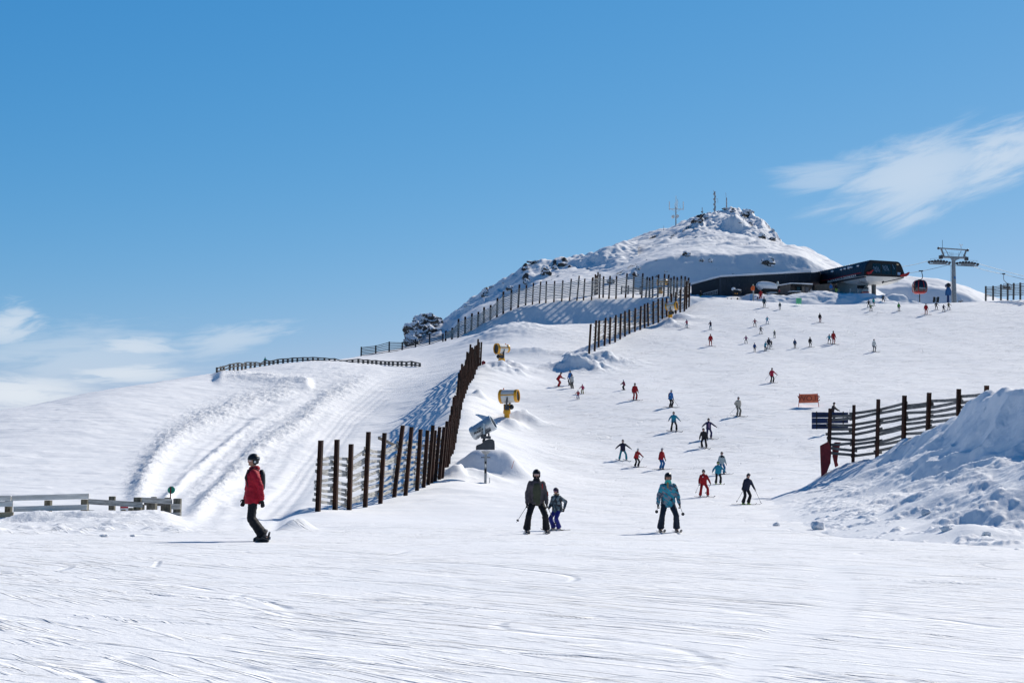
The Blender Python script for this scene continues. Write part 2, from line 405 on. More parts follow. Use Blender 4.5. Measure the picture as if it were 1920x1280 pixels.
# foot of the shaded face
f5 = [669, 655, 638, 618, 590, 562, 548, 541, 545, 545, 540, 538, 536, 536, 536, 536, 536, 542, 560, 585, 605]
N.append([(252 if p < 1150 else 262, f) for p, f in zip(px2, f5)])
f6 = [668, 653, 636, 604, 580, 556, 536, 524, 524, 496, 480, 474, 474, 470, 473, 478, 507, 518, 545, 580, 603]
y6 = [258, 258, 260, 262, 264, 266, 268, 268, 265, 267, 268, 269, 269, 269, 269, 269, 268, 270, 272, 272, 272]
N.append([(y, f) for y, f in zip(y6, f6)])
f7 = [668, 652, 635, 598, 574, 552, 520, 502, 486, 462, 446, 440, 440, 452, 462, 461, 488, 509, 538, 578, 602]
y7 = [263, 263, 266, 270, 272, 276, 282, 290, 296, 302, 306, 308, 306, 300, 297, 294, 288, 284, 280, 278, 277]
N.append([(y, f) for y, f in zip(y7, f7)])
f8 = [667, 651, 634, 594, 570, 548, 515, 492, 470, 441, 427, 406, 389, 412, 458, 458, 484, 506, 536, 576, 601]
y8 = [266, 266, 270, 276, 280, 286, 292, 302, 312, 322, 328, 334, 336, 326, 302, 298, 292, 288, 284, 282, 280]
N.append([(y, f) for y, f in zip(y8, f8)])
N.append([('z', y+45, float(tz(f)*y)-14) for y, f in zip(y8, f8)])
N.append([('z', y+300, float(tz(f)*y)-110) for y, f in zip(y8, f8)])
def post2(X, Y, Z, at_):
    px, py = proj(X, Y, Z)
    up = sstep(250, 275, Y)*(.25+.75*sstep(271, 285, Y))
    n = fbm(X*.09, Y*.09, 4, 61, .55); n2 = fbm(X*.35-Y*.1, Y*.22+X*.1, 4, 67, .55)
    lim = 1-sstep(330, 345, Y)*0
    edge = sstep(740, 860, px)
    Z = Z+up*edge*((.35+.25*sstep(1180, 1300, px))*n+.09*n2)+.12*fbm(X*.5, Y*.5, 4, 71)*edge
    # sastrugi terraces on the upper slope
    sas = np.abs(vnoise(X*.10+Y*.05, Y*.30-X*.16, 73)); Z = Z+up*edge*np.clip(.35-sas, 0, 1)*1.3*sstep(1120, 1240, px)*(1-sstep(1470, 1520, px))
    # craggy summit
    cr = np.exp(-((px-1405)/62)**2)*sstep(296, 312, Y)*sstep(1290, 1350, px)
    rid = 1-np.abs(fbm(X*.30, Y*.16, 4, 77, .6)); Z = Z+cr*(rid-.55)*1.0
    hol = np.exp(-((px-1384+14*(Y-312)/20+7*n)/22)**2)*(.7+.6*n); Z = Z+hol*(1.7*sstep(311, 314.3, Y)*(1-sstep(316, 334, Y))-1.3*sstep(299, 309, Y)*(1-sstep(311, 314.3, Y)))
    hol = np.exp(-((px-1428)/9)**2); Z = Z+hol*(1.6*sstep(313, 316, Y)*(1-sstep(317, 330, Y)))
    cr2 = np.exp(-((px-1320)/26)**2)*sstep(300, 322, Y)
    Z = Z+cr2*(1-np.abs(fbm(X*.5, Y*.3, 4, 79, .6))-.6)*1.2
    rk = np.zeros_like(X)
    def blot(x, y, rx, ry, s, rot=0):
        nonlocal rk
        c, s_ = math.cos(R(rot)), math.sin(R(rot))
        u = ((px-x)*c+(py-y)*s_)/rx; v = (-(px-x)*s_+(py-y)*c)/ry
        rk = np.maximum(rk, s*np.exp(-(u*u+v*v)))
    for b in ((1313, 412, 14, 7, 1, 0), (1300, 424, 30, 10, .62, -15), (1345, 396, 25, 4, .9, -10), (1400, 400, 12, 9, 1, 0), (1409, 420, 8, 6, .8, 0), (1428, 444, 7, 8, .95, 60),
              (1448, 450, 9, 5, .95, 0), (1455, 430, 6, 12, .7, -30), (1374, 398, 9, 5, .7, 0), (1385, 415, 10, 5, .55, 0), (1225, 443, 18, 4, .72, -15),
              (1262, 440, 16, 5, .68, -20), (1290, 432, 20, 6, .66, -20), (1310, 436, 16, 4, .66, 0), (1250, 460, 26, 5, .55, -15), (1183, 500, 34, 7, .62, -28), (1228, 490, 16, 4, .6, -10),
              (1160, 512, 24, 6, .62, -25), (1340, 478, 12, 4, .58, 0), (1220, 480, 40, 8, .5, -18), (1130, 500, 50, 14, .5, -25), (1425, 470, 14, 4, .5, 0), (1470, 475, 10, 3, .5, 0)):
        blot(*b)
    at_['rock'][:] = rk; at_['rough'][:] = cr*.5
    return X, Y, Z
hill = patch('summit_hill', px2, N, 2.0, [6, 22, 16, 20, 60, 60, 70, 30, 20], 8, 3, post2)
# steep ridge further back, in shade, ending in the crag on the left
px3 = [690, 730, 762, 800, 838, 870, 902, 940, 978, 992, 1013, 1046, 1064, 1112, 1160, 1200]
f3 = [675, 662, 640, 612, 594, 575, 554, 530, 506, 494, 489, 491, 485, 468, 457, 460]
N = [[('z', 268, float(tz(f)*300-17)) for f in f3], [(277, f+42) for f in f3], [(296, f+6) for f in f3], [(302, f) for f in f3], [('z', 330, float(tz(f)*302-8)) for f in f3], [('z', 700, float(tz(f)*302-120)) for f in f3]]
def post3(X, Y, Z, at_):
    px, py = proj(X, Y, Z)
    Z = Z+(.8*fbm(X*.12, Y*.12, 4, 81, .6)+.3*fbm(X*.6, Y*.4, 3, 83))*sstep(270, 285, Y)
    rk = np.zeros_like(X)
    for x, y, rx, ry, s in ((996, 492, 12, 4, 1), (985, 504, 11, 6, 1), (1040, 500, 7, 9, .95), (1028, 510, 7, 7, .9), (1058, 494, 9, 6, .9), (985, 530, 12, 9, .9), (1068, 500, 6, 4, .9), (910, 550, 8, 8, .95), (925, 537, 9, 4, .85), (955, 540, 10, 6, .7),
                         (786, 620, 24, 22, .72), (770, 634, 12, 12, .9), (962, 520, 20, 8, .55), (880, 574, 16, 6, .55), (852, 592, 12, 4, .6)):
        rk = np.maximum(rk, s*np.exp(-((px-x)/rx)**2-((py-y)/ry)**2))
    at_['rock'][:] = rk
    Z = Z+np.clip(rk-.5, 0, 1)*1.6*(1-np.abs(fbm(X*.5, Y*.5, 4, 87, .6)))
    return X, Y, Z
patch('back_ridge', px3, N, 2.2, [10, 80, 12, 12, 12], 10, 2, post3)
# far hill on the right
px5 = [1560, 1600, 1650, 1690, 1720, 1760, 1800, 1830, 1850, 1880, 2000, 2400]
f5s = [540, 530, 520, 516, 517, 522, 530, 538, 548, 560, 590, 640]
N = [[('z', 255, float(tz(600)*255)) for f in f5s],
     [(287, 588)]*12,
     [(292, y) for y in (548, 540, 537, 533, 532, 535, 543, 555, 568, 580, 600, 650)],
     [(300, f+3) for f in f5s], [(312, f) for f in f5s], [('z', 360, float(tz(f)*312-9)) for f in f5s], [('z', 800, float(tz(f)*312-120)) for f in f5s]]
def post5(X, Y, Z, at_):
    return X, Y, Z+.35*fbm(X*.12, Y*.12, 4, 91)+.12*fbm(X*.5, Y*.5, 3, 93)
patch('far_hill', px5, N, 3, [8, 50, 16, 16, 14, 8], 16, 3, post5)
# heaped berm in front of the lift station
px6 = [1370, 1385, 1400, 1430, 1480, 1505, 1530, 1560, 1590, 1610, 1640, 1670, 1696, 1710, 1725, 1745]
t6 = [566, 562, 558, 552, 553, 549, 550, 548, 551, 554, 551, 552, 556, 562, 567, 572]
N = [[('z', 233, float(tz(574)*233-.8)) for f in t6], [(235.5, 569)]*16, [(238.2, f+5) for f in t6], [(239.5, f) for f in t6], [(244, f+.5) for f in t6], [('z', 250, float(tz(568)*250-1)) for f in t6]]
def post6(X, Y, Z, at_):
    k = sstep(234.5, 237, Y)*(1-sstep(243, 248, Y))
    at_['rough'][:] = .2*k
    return X, Y, Z+k*(.38*fbm(X*.35, Y*.45, 4, 95, .5))
patch('snow_berm', px6, N, 2.5, [6, 16, 12, 14, 6], 8, 2, post6)

# big ploughed bank on the right
px4 = [1385, 1440, 1500, 1545, 1600, 1640, 1682, 1735, 1783, 1815, 1857, 1920, 2050, 2300, 2600, 3300, 3900]
toe = [(76, 948), (58, 975), (46, 996), (41, 1006), (37, 1013), (35, 1017), (33, 1020), (31, 1025), (30, 1028), (29, 1030), (28, 1033), (27, 1037), (25, 1045), (23, 1050), (22, 1060), (21, 1075), (21, 1110)]
md1 = [(77, 948), (64, 966), (55, 972), (53, 962), (50, 955), (48, 948), (46, 940), (43, 935), (41, 930), (40, 925), (39, 920), (37, 915), (35, 900), (34, 880), (33, 870), (30, 960), (27, 1060)]
md2 = [(78, 947), (74, 950), (75, 940), (76, 928), (75, 914), (74, 902), (71, 886), (65, 850), (61, 838), (58, 830), (55, 822), (52, 812), (48, 800), (45, 780), (44, 770), (36, 930), (29, 1050)]
crs = [(79, 947), (80, 940), (82, 915), (84, 890), (84, 864), (83, 856), (80, 847), (72, 800), (67, 775), (64, 753), (60, 737), (56, 716), (52, 690), (48, 650), (47, 640), (39, 890), (31, 1040)]
N = [[('z', y-1.5, float(tz(p)*y)-.9) for y, p in toe], toe, md1, md2, crs, [('z', y+3.5, float(tz(p)*y)+.15) for y, p in crs], [('z', y+12, float(tz(p)*y)-9) for y, p in crs]]
def post4(X, Y, Z, at_):
    px, py = proj(X, Y, Z)
    hgt = np.clip((Z+1.7)/3.0, 0, 1)
    k = sstep(-1.75, -.9, Z)*sstep(1395, 1500, px)
    kf = 1-sstep(845, 905, py)*.35
    big = fbm(X*.22+3, Y*.16, 3, 101, .5); lum = fbm(X*.9, Y*.55, 5, 103, .58)
    rid = 1-np.abs(fbm(X*.42+Y*.12, Y*.22-X*.1, 3, 107, .5))*1.6
    thr = np.clip(fbm(X*1.7, Y*1.1, 4, 111, .6)-.1, 0, 1)
    right = .35+.65*sstep(1600, 1740, px)
    Z = Z+k*right*(.55*big+.08*lum*hgt**.3+.38*rid*hgt-.34*hgt)+sstep(-2.2, -1.6, Z)*(thr*.11)*sstep(1420, 1540, px)*(1-.6*hgt)
    at_['rough'][:] = np.clip(.16*k+.12, 0, 1)*sstep(1400, 1480, px)
    return X, Y, Z
bank = patch('snow_bank', px4, N, 2.2, [10, 110, 130, 110, 24, 20], 10, 4, post4)

TERR = [o for o in COL.objects if o.get('kind') == 'structure']
def bvh_of(o):
    me = o.data; v = np.empty(len(me.vertices)*3, np.float32); me.vertices.foreach_get('co', v)
    q = np.empty(len(me.loops), np.int32); me.loops.foreach_get('vertex_index', q)
    return BVHTree.FromPolygons(v.reshape(-1, 3).tolist(), q.reshape(-1, 4).tolist())
BV = [bvh_of(o) for o in TERR]
def hit(px, py, only=None):
    d = at(px, py, 1.0).normalized(); best = None
    for i, b in enumerate(BV):
        if only is not None and i not in only: continue
        h = b.ray_cast(Vector((0, 0, 0))+d*8, d)
        if h[0] is not None and (best is None or h[3] < best[1]): best = (h[0], h[3])
    return best[0] if best else None
def gz(x, y, only=None):
    best = None
    for i, b in enumerate(BV):
        if only is not None and i not in only: continue
        h = b.ray_cast(Vector((x, y, 200)), Vector((0, 0, -1)))
        if h[0] is not None and (best is None or h[0].z > best): best = h[0].z
    return best if best is not None else 0
print('terrain', round(time.process_time(), 1))

# a low snow plain far below and around, out to the horizon
me = bpy.data.meshes.new('valley_floor')
bm = bmesh.new(); bmesh.ops.create_circle(bm, cap_ends=True, radius=9000, segments=64); bm.to_mesh(me); bm.free()
me.materials.append(SNOW); o = bpy.data.objects.new('valley_floor', me); o.location = (0, 0, -130); COL.objects.link(o); o['kind'] = 'structure'
# the piste behind the camera
me = bpy.data.meshes.new('snow_ground_behind')
me.from_pydata([(-60, 2.02, -1.66), (60, 2.02, -1.66), (90, -60, -3), (-90, -60, -3), (300, -400, -60), (-300, -400, -60)], [], [(0, 3, 2, 1), (3, 5, 4, 2)])
me.materials.append(SNOW); o = bpy.data.objects.new('snow_ground_behind', me); COL.objects.link(o); o['kind'] = 'structure'

# ------------------------------------------------------------------ light
SUN_AZ, SUN_EL = R(42), R(36)     # azimuth from the view direction (+Y) towards +X
sd = Vector((math.sin(SUN_AZ)*math.cos(SUN_EL), math.cos(SUN_AZ)*math.cos(SUN_EL), math.sin(SUN_EL)))
sun = bpy.data.lights.new('sun', 'SUN'); suno = bpy.data.objects.new('sun', sun); COL.objects.link(suno)
sun.energy = 4.8; sun.angle = R(.53); sun.color = (1, .935, .835)
suno.rotation_euler = sd.to_track_quat('Z', 'Y').to_euler()
w = bpy.data.worlds.new('World'); SC.world = w; w.use_nodes = True
nt = w.node_tree; L = nt.links.new; bg = nt.nodes['Background']
sky = nd(nt, 'ShaderNodeTexSky', sky_type='NISHITA'); sky.sun_disc = False
sky.sun_elevation = SUN_EL; sky.sun_rotation = SUN_AZ; sky.altitude = 1600; sky.air_density = 1.0; sky.dust_density = .3; sky.ozone_density = 2.0
tc = nd(nt, 'ShaderNodeTexCoord'); D = tc.outputs['Generated']
sep = nd(nt, 'ShaderNodeSeparateXYZ'); L(D, sep.inputs[0])
# azimuth / elevation (tangent plane coordinates of the sky dome, fixed in the world)
az = math_n(nt, 'DIVIDE', sep.outputs[0], math_n(nt, 'MAXIMUM', sep.outputs[1], .05))
el = math_n(nt, 'DIVIDE', sep.outputs[2], math_n(nt, 'MAXIMUM', sep.outputs[1], .05))
cv = nd(nt, 'ShaderNodeCombineXYZ'); L(az, cv.inputs[0]); L(el, cv.inputs[1])
def cloud(ax, ey, rx, ry, rot, scale, thr, amp, seed):
    m1 = nd(nt, 'ShaderNodeMapping', vector_type='TEXTURE'); m1.inputs['Location'].default_value = (ax, ey, 0); m1.inputs['Rotation'].default_value = (0, 0, R(rot)); m1.inputs['Scale'].default_value = (rx, ry, 1)
    L(cv.outputs[0], m1.inputs['Vector'])
    ln = nd(nt, 'ShaderNodeVectorMath', operation='LENGTH'); L(m1.outputs[0], ln.inputs[0])
    fall = ramp(nt, ln.outputs['Value'], [(.0, 1.0), (1, 0.0)], 'EASE').outputs[0]
    m2 = nd(nt, 'ShaderNodeMapping'); m2.inputs['Location'].default_value = (seed, seed*2.3, 0); m2.inputs['Scale'].default_value = scale
    L(m1.outputs[0], m2.inputs['Vector'])
    n = nd(nt, 'ShaderNodeTexNoise', ins={'Scale': 1, 'Detail': 8, 'Roughness': .62, 'Distortion': .5}); L(m2.outputs[0], n.inputs['Vector'])
    s = math_n(nt, 'ADD', n.outputs['Fac'], math_n(nt, 'MULTIPLY', math_n(nt, 'SUBTRACT', fall, .55), .6))
    r = ramp(nt, s, [(thr, 0.0), (thr+.34, 1.0)], 'EASE').outputs[0]
    return math_n(nt, 'MULTIPLY', math_n(nt, 'MULTIPLY', r, fall), amp)
def av(px, py): return ((px-960)/F, (HZ-py)/F)
cl = None
for px, py, rx, ry, rot, scl, thr, amp, seed in (
        (1720, 325, .175, .075, 17, (1.8, 3.8, 1), .46, .60, 1.3), (1560, 325, .10, .030, 8, (1.4, 3.2, 1), .44, .40, 4.3), (1880, 285, .11, .055, 22, (1.6, 3.6, 1), .44, .65, 8.1), (1720, 385, .09, .035, 24, (1.5, 3.2, 1), .46, .5, 5.1),
        (250, 650, .075, .022, -4, (2.2, 4.5, 1), .42, .7, 2.1), (10, 610, .06, .034, 10, (2.2, 4, 1), .42, .7, 3.7), (230, 700, .11, .018, 2, (2.4, 4, 1), .42, .8, 5.9),
        (30, 738, .13, .032, -4, (2.2, 3.5, 1), .38, .95, 6.6), (430, 635, .10, .026, 8, (2.4, 4, 1), .44, .45, 7.7), (150, 670, .22, .055, 3, (3, 5, 1), .44, .4, 9.2)):
    ax, ey = av(px, py); c = cloud(ax, ey, rx, ry, rot, scl, thr, amp, seed)
    cl = c if cl is None else math_n(nt, 'MAXIMUM', cl, c)
front = math_n(nt, 'GREATER_THAN', sep.outputs[1], .1)
cl = math_n(nt, 'MULTIPLY', cl, front)
sc_ = nd(nt, 'ShaderNodeSeparateColor'); L(sky.outputs[0], sc_.inputs[0])
cc_ = nd(nt, 'ShaderNodeCombineColor')
for i, (a0, g) in enumerate(((.115, 1.66), (-.38, .73), (-.227, .40))):      # per-channel gain and power grade of the sky colour
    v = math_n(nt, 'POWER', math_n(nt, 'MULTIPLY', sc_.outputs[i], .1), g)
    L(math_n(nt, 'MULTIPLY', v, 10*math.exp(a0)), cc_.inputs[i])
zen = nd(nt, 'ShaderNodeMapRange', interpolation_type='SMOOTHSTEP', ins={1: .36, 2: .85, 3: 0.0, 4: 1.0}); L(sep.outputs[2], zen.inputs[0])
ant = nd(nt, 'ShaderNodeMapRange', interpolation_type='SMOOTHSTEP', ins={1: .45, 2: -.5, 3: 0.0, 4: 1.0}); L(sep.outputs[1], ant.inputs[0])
dk = nd(nt, 'ShaderNodeMix', data_type='RGBA', blend_type='MULTIPLY'); L(math_n(nt, 'MAXIMUM', zen.outputs[0], ant.outputs[0]), dk.inputs[0]); L(cc_.outputs[0], dk.inputs[6]); dk.inputs[7].default_value = (.02, .40, .46, 1)  # unseen sky overhead and behind darkened, tinted blue to deepen the shadows
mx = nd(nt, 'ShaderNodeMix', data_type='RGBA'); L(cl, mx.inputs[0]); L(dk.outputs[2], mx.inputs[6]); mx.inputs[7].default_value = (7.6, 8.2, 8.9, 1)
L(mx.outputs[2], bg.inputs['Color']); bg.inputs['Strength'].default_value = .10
# ------------------------------------------------------------------ object helpers
def link(name, me, mat=None, parent=None):
    if mat is not None:
        for m in (mat if isinstance(mat, (list, tuple)) else [mat]): me.materials.append(m)
    o = bpy.data.objects.new(name, me); COL.objects.link(o)
    if parent is not None:
        o.parent = parent; o.matrix_parent_inverse = parent.matrix_basis.inverted()
    return o
def thing(name, loc, label, cat, group=None, rz=0):
    o = bpy.data.objects.new(name, None); o.empty_display_size = .2; COL.objects.link(o)
    o.location = loc; o.rotation_euler = (0, 0, rz)
    return tag(o, label, cat, group)
class MB:
    def __init__(s): s.v = []; s.f = []; s.mi = []; s.m = 0; s.T = Matrix.Identity(4)
    def add(s, vs, fs):
        b = len(s.v); s.v += [tuple(s.T@Vector(p)) for p in vs]
        for f in fs: s.f.append(tuple(b+i for i in f)); s.mi.append(s.m)
    def box(s, c, d, rot=None):
        c = Vector(c); M_ = rot if rot is not None else Matrix.Identity(3)
        vs = [c+M_@Vector((x*d[0]/2, y*d[1]/2, z*d[2]/2)) for x in (-1, 1) for y in (-1, 1) for z in (-1, 1)]
        s.add(vs, [(0, 1, 3, 2), (4, 6, 7, 5), (0, 4, 5, 1), (2, 3, 7, 6), (0, 2, 6, 4), (1, 5, 7, 3)])
    def bar(s, p0, p1, w, h, up=(0, 0, 1)):
        """rectangular bar from p0 to p1; w across, h along 'up'"""
        p0, p1 = Vector(p0), Vector(p1); d = (p1-p0); L_ = d.length; d.normalize()
        u = Vector(up); a = d.cross(u)
        if a.length < 1e-4: a = d.cross(Vector((1, 0, 0)))
        a.normalize(); b = a.cross(d).normalized()
        q = [(-1, -1), (1, -1), (1, 1), (-1, 1)]
        vs = [p+a*(x*w/2)+b*(y*h/2) for p in (p0, p1) for x, y in q]
        s.add(vs, [(3, 2, 1, 0), (4, 5, 6, 7), (0, 1, 5, 4), (1, 2, 6, 5), (2, 3, 7, 6), (3, 0, 4, 7)])
    def hbeam(s, p0, p1, w, d, t, face=(0, -1, 0)):
        """I-section post: flanges face 'face' direction"""
        p0, p1 = Vector(p0), Vector(p1); f = Vector(face).normalized()
        s.bar(p0+f*(d/2), p1+f*(d/2), w, t, f); s.bar(p0-f*(d/2), p1-f*(d/2), w, t, f); s.bar(p0, p1, t, d-t*1.02, f)
    def tube(s, pts, r, n=8, cap=True):
        pts = [Vector(p) for p in pts]; rs = r if isinstance(r, (list, tuple)) else [r]*len(pts)
        up = None; rings = []
        for i, p in enumerate(pts):
            t = (pts[min(i+1, len(pts)-1)]-pts[max(i-1, 0)])
            if t.length < 1e-7: t = Vector((0, 0, 1))
            t.normalize()
            if up is None: up = t.orthogonal().normalized()
            up = (up-t*up.dot(t))
            up = up.normalized() if up.length > 1e-4 else t.orthogonal().normalized()
            b = t.cross(up)
            rings.append([p+(up*math.cos(2*PI*k/n)+b*math.sin(2*PI*k/n))*rs[i] for k in range(n)])
        vs = [q for r_ in rings for q in r_]; fs = []
        for i in range(len(pts)-1):
            for k in range(n): fs.append((i*n+k, i*n+(k+1) % n, (i+1)*n+(k+1) % n, (i+1)*n+k))
        if cap: fs += [tuple(range(n-1, -1, -1)), tuple((len(pts)-1)*n+k for k in range(n))]
        s.add(vs, fs)
    def loft(s, rings, cap=True):
        n = len(rings[0]); vs = [q for r_ in rings for q in r_]; fs = []
        for i in range(len(rings)-1):
            for k in range(n): fs.append((i*n+k, i*n+(k+1) % n, (i+1)*n+(k+1) % n, (i+1)*n+k))
        if cap: fs += [tuple(range(n-1, -1, -1)), tuple((len(rings)-1)*n+k for k in range(n))]
        s.add(vs, fs)
    def ell(s, c, r, n=16, m=10, rot=None):
        c = Vector(c); M_ = rot if rot is not None else Matrix.Identity(3); rings = []
        for i in range(1, m):
            ph = PI*i/m; rings.append([c+M_@Vector((r[0]*math.sin(ph)*math.cos(2*PI*k/n), r[1]*math.sin(ph)*math.sin(2*PI*k/n), -r[2]*math.cos(ph))) for k in range(n)])
        b = len(s.v)
        vs = [q for r_ in rings for q in r_]+[c+M_@Vector((0, 0, -r[2])), c+M_@Vector((0, 0, r[2]))]
        fs = []
        for i in range(m-2):
            for k in range(n): fs.append((i*n+k, i*n+(k+1) % n, (i+1)*n+(k+1) % n, (i+1)*n+k))
        lo, hi = (m-1)*n, (m-1)*n+1
        for k in range(n): fs += [(lo, (k+1) % n, k), (hi, (m-2)*n+k, (m-2)*n+(k+1) % n)]
        s.add(vs, fs)
    def prism(s, poly, ext):
        """poly: list of 3D points (planar), ext: extrusion vector"""
        e = Vector(ext); n = len(poly); vs = [Vector(p) for p in poly]+[Vector(p)+e for p in poly]
        fs = [tuple(range(n)), tuple(range(2*n-1, n-1, -1))]+[((k+1) % n, k, n+k, n+(k+1) % n) for k in range(n)]
        s.add(vs, fs)
    def mesh(s, name, smooth_=False):
        me = bpy.data.meshes.new(name); me.from_pydata([tuple(p) for p in s.v], [], s.f)
        bm = bmesh.new(); bm.from_mesh(me); bmesh.ops.recalc_face_normals(bm, faces=bm.faces); bm.to_mesh(me); bm.free()
        if any(s.mi): me.polygons.foreach_set('material_index', s.mi)
        if smooth_: me.polygons.foreach_set('use_smooth', [True]*len(me.polygons))
        return me
    def build(s, name, mat, parent=None, smooth_=False, ang=None, bevel=0):
        o = link(name, s.mesh(name, smooth_), mat, parent)
        if bevel:
            md = o.modifiers.new('bevel', 'BEVEL'); md.width = bevel; md.segments = 2; md.limit_method = 'ANGLE'
        if ang: 
            for p in o.data.polygons: p.use_smooth = True
            o.data.set_sharp_from_angle(angle=R(ang))
        return o

def matte(name, col, rough=.7, metal=0, var=.25, scale=6, bump=.0, bscale=30, spec=.4, col2=None, stretch=(1, 1, 1), coat=0):
    m, nt, b = nodes_of(name); L = nt.links.new
    tcn = nd(nt, 'ShaderNodeTexCoord'); mp = nd(nt, 'ShaderNodeMapping'); mp.inputs['Scale'].default_value = stretch
    L(tcn.outputs['Object'], mp.inputs['Vector'])
    n = nd(nt, 'ShaderNodeTexNoise', ins={'Scale': scale, 'Detail': 5, 'Roughness': .6}); L(mp.outputs[0], n.inputs['Vector'])
    c = col+(1,) if len(col) == 3 else col
    lo = tuple(x*(1-var) for x in c[:3])+(1,); hi = tuple(min(1, x*(1+var)) for x in c[:3])+(1,)
    if col2: hi = tuple(col2)+(1,)
    r = ramp(nt, n.outputs['Fac'], [(.32, lo), (.68, hi)]); L(r.outputs[0], b.inputs['Base Color'])
    b.inputs['Roughness'].default_value = rough; b.inputs['Metallic'].default_value = metal; b.inputs['Specular IOR Level'].default_value = spec
    if coat: b.inputs['Coat Weight'].default_value = coat
    if bump:
        n2 = nd(nt, 'ShaderNodeTexNoise', ins={'Scale': bscale, 'Detail': 4}); L(mp.outputs[0], n2.inputs['Vector'])
        bp = nd(nt, 'ShaderNodeBump', ins={'Strength': .6, 'Distance': bump}); L(n2.outputs['Fac'], bp.inputs['Height']); L(bp.outputs[0], b.inputs['Normal'])
    return m
RUST = matte('rusty_steel', (.038, .022, .018), .75, .0, .5, 2.5, .01, 30, .3, (.075, .03, .02), (1, 1, .4))
DSTEEL = matte('dark_steel', (.025, .024, .027), .6, 0, .4, 2, .006, 30, .35)
WOODG = matte('weathered_wood', (.38, .37, .35), .85, 0, .45, 2.2, .01, 18, .2, (.66, .64, .60), (1, 1, 6))
WOODL = matte('pale_weathered_board', (.74, .70, .64), .85, 0, .22, 1.6, .01, 18, .2, (.92, .89, .84), (.5, 1, 5))
WOODM = matte('grey_warped_board', (.15, .148, .145), .85, 0, .4, 2.2, .01, 18, .2, (.30, .29, .28), (1, 1, 6))
WOODN = matte('new_wood', (.55, .42, .26), .8, 0, .2, 2, .006, 20)
WOODD = matte('dark_weathered_wood', (.095, .09, .085), .85, 0, .5, 2.2, .01, 18, .2, (.20, .19, .18), (1, 1, 5))
POSTW = matte('timber_post', (.11, .105, .085), .85, 0, .4, 4, .01, 20, .2, (.21, .2, .165), (3, 3, .6))

def hashf(i, k=0): return random.Random(i*7919+k*104729).random()

def fence(name, label, cat, posts, hgt_rails, nr, post_mat, rail_mat, pw=.16, pd=.16, rail_h=.13, rail_t=.04, side=1, beam=True, group=None, only=None, seed=1, sag=0, overhang=.25, rail0=.1, skip=0., sink=.35, vary=.05, rail_front=False, bays_skip=()):
    """posts: (base px, base py, top px, top py, Y). Rails run from post to post on one side, fixed at fractions of the post height."""
    P0, P1 = [], []
    for bx, by, tx, ty, Y in posts:
        P0.append(at(bx, by, Y)); P1.append(at(tx, ty, Y))
    root = thing(name, P0[0], label, cat, group)
    n = len(P0)
    dirs = []
    for i in range(n):
        a, b = P0[max(i-1, 0)], P0[min(i+1, n-1)]
        d = (b-a); d.z = 0; dirs.append(d.normalized())
    for i in range(n):
        m = MB(); up = (P1[i]-P0[i]).normalized(); nrm = Vector((-dirs[i].y, dirs[i].x, 0))
        b0 = P0[i]-up*sink
        if beam: m.hbeam(b0, P1[i], pw, pd, .022, nrm)
        else: m.bar(b0, P1[i], pw, pd, nrm)
        m.build('post', post_mat, root, bevel=0 if Vector(P0[i]).y > 120 else .006)
    for i in range(n-1):
        if i in bays_skip: continue
        m = MB()
        na = Vector((-dirs[i].y, dirs[i].x, 0)); nb = Vector((-dirs[i+1].y, dirs[i+1].x, 0))
        off = (pd/2+rail_t/2+.012)*side
        ha, hb = hgt_rails if isinstance(hgt_rails[0], tuple) else (hgt_rails, hgt_rails)
        for k in range(nr):
            if hashf(seed*1000+i*31+k, 5) < skip: continue
            f = rail0+(1-rail0)*k/(nr-1) if nr > 1 else 1
            fa = ha[0]+(ha[1]-ha[0])*f
            ja = (hashf(seed*1000+i*17+k, 1)-.5)*vary; jb = (hashf(seed*1000+i*17+k, 2)-.5)*vary
            a = P0[i]+(P1[i]-P0[i])*(fa+ja*.4)+na*(off+(i % 2)*rail_t*1.15*side); b = P0[i+1]+(P1[i+1]-P0[i+1])*(fa+jb*.4)+nb*(off+(i % 2)*rail_t*1.15*side)
            a.z += ja; b.z += jb
            d = (b-a).normalized()
            a = a-d*overhang*hashf(i*7+k, 3); b = b+d*overhang*hashf(i*7+k, 4)
            if sag:
                mid = (a+b)/2-Vector((0, 0, sag*hashf(i+k*3, 9))); m.bar(a, mid, rail_t, rail_h); m.bar(mid, b, rail_t, rail_h)
            else: m.bar(a, b, rail_t, rail_h)
        m.build('slat_panel', rail_mat, root)
    return root

def zoomlist(ox, oy, sc, l): return [(ox+a/sc, oy+b/sc, ox+c/sc, oy+d/sc) for a, b, c, d in l]
def withY(l, Ys):
    n = len(l); xs = np.linspace(0, n-1, len(Ys)); return [(*p, float(np.interp(i, xs, Ys))) for i, p in enumerate(l)]
def snapY(l, off=0):
    """distance of each post from where its foot meets the snow"""
    out = []
    for p in l:
        h = hit(p[0], p[1]+off); out.append((*p, h.y))
    return out
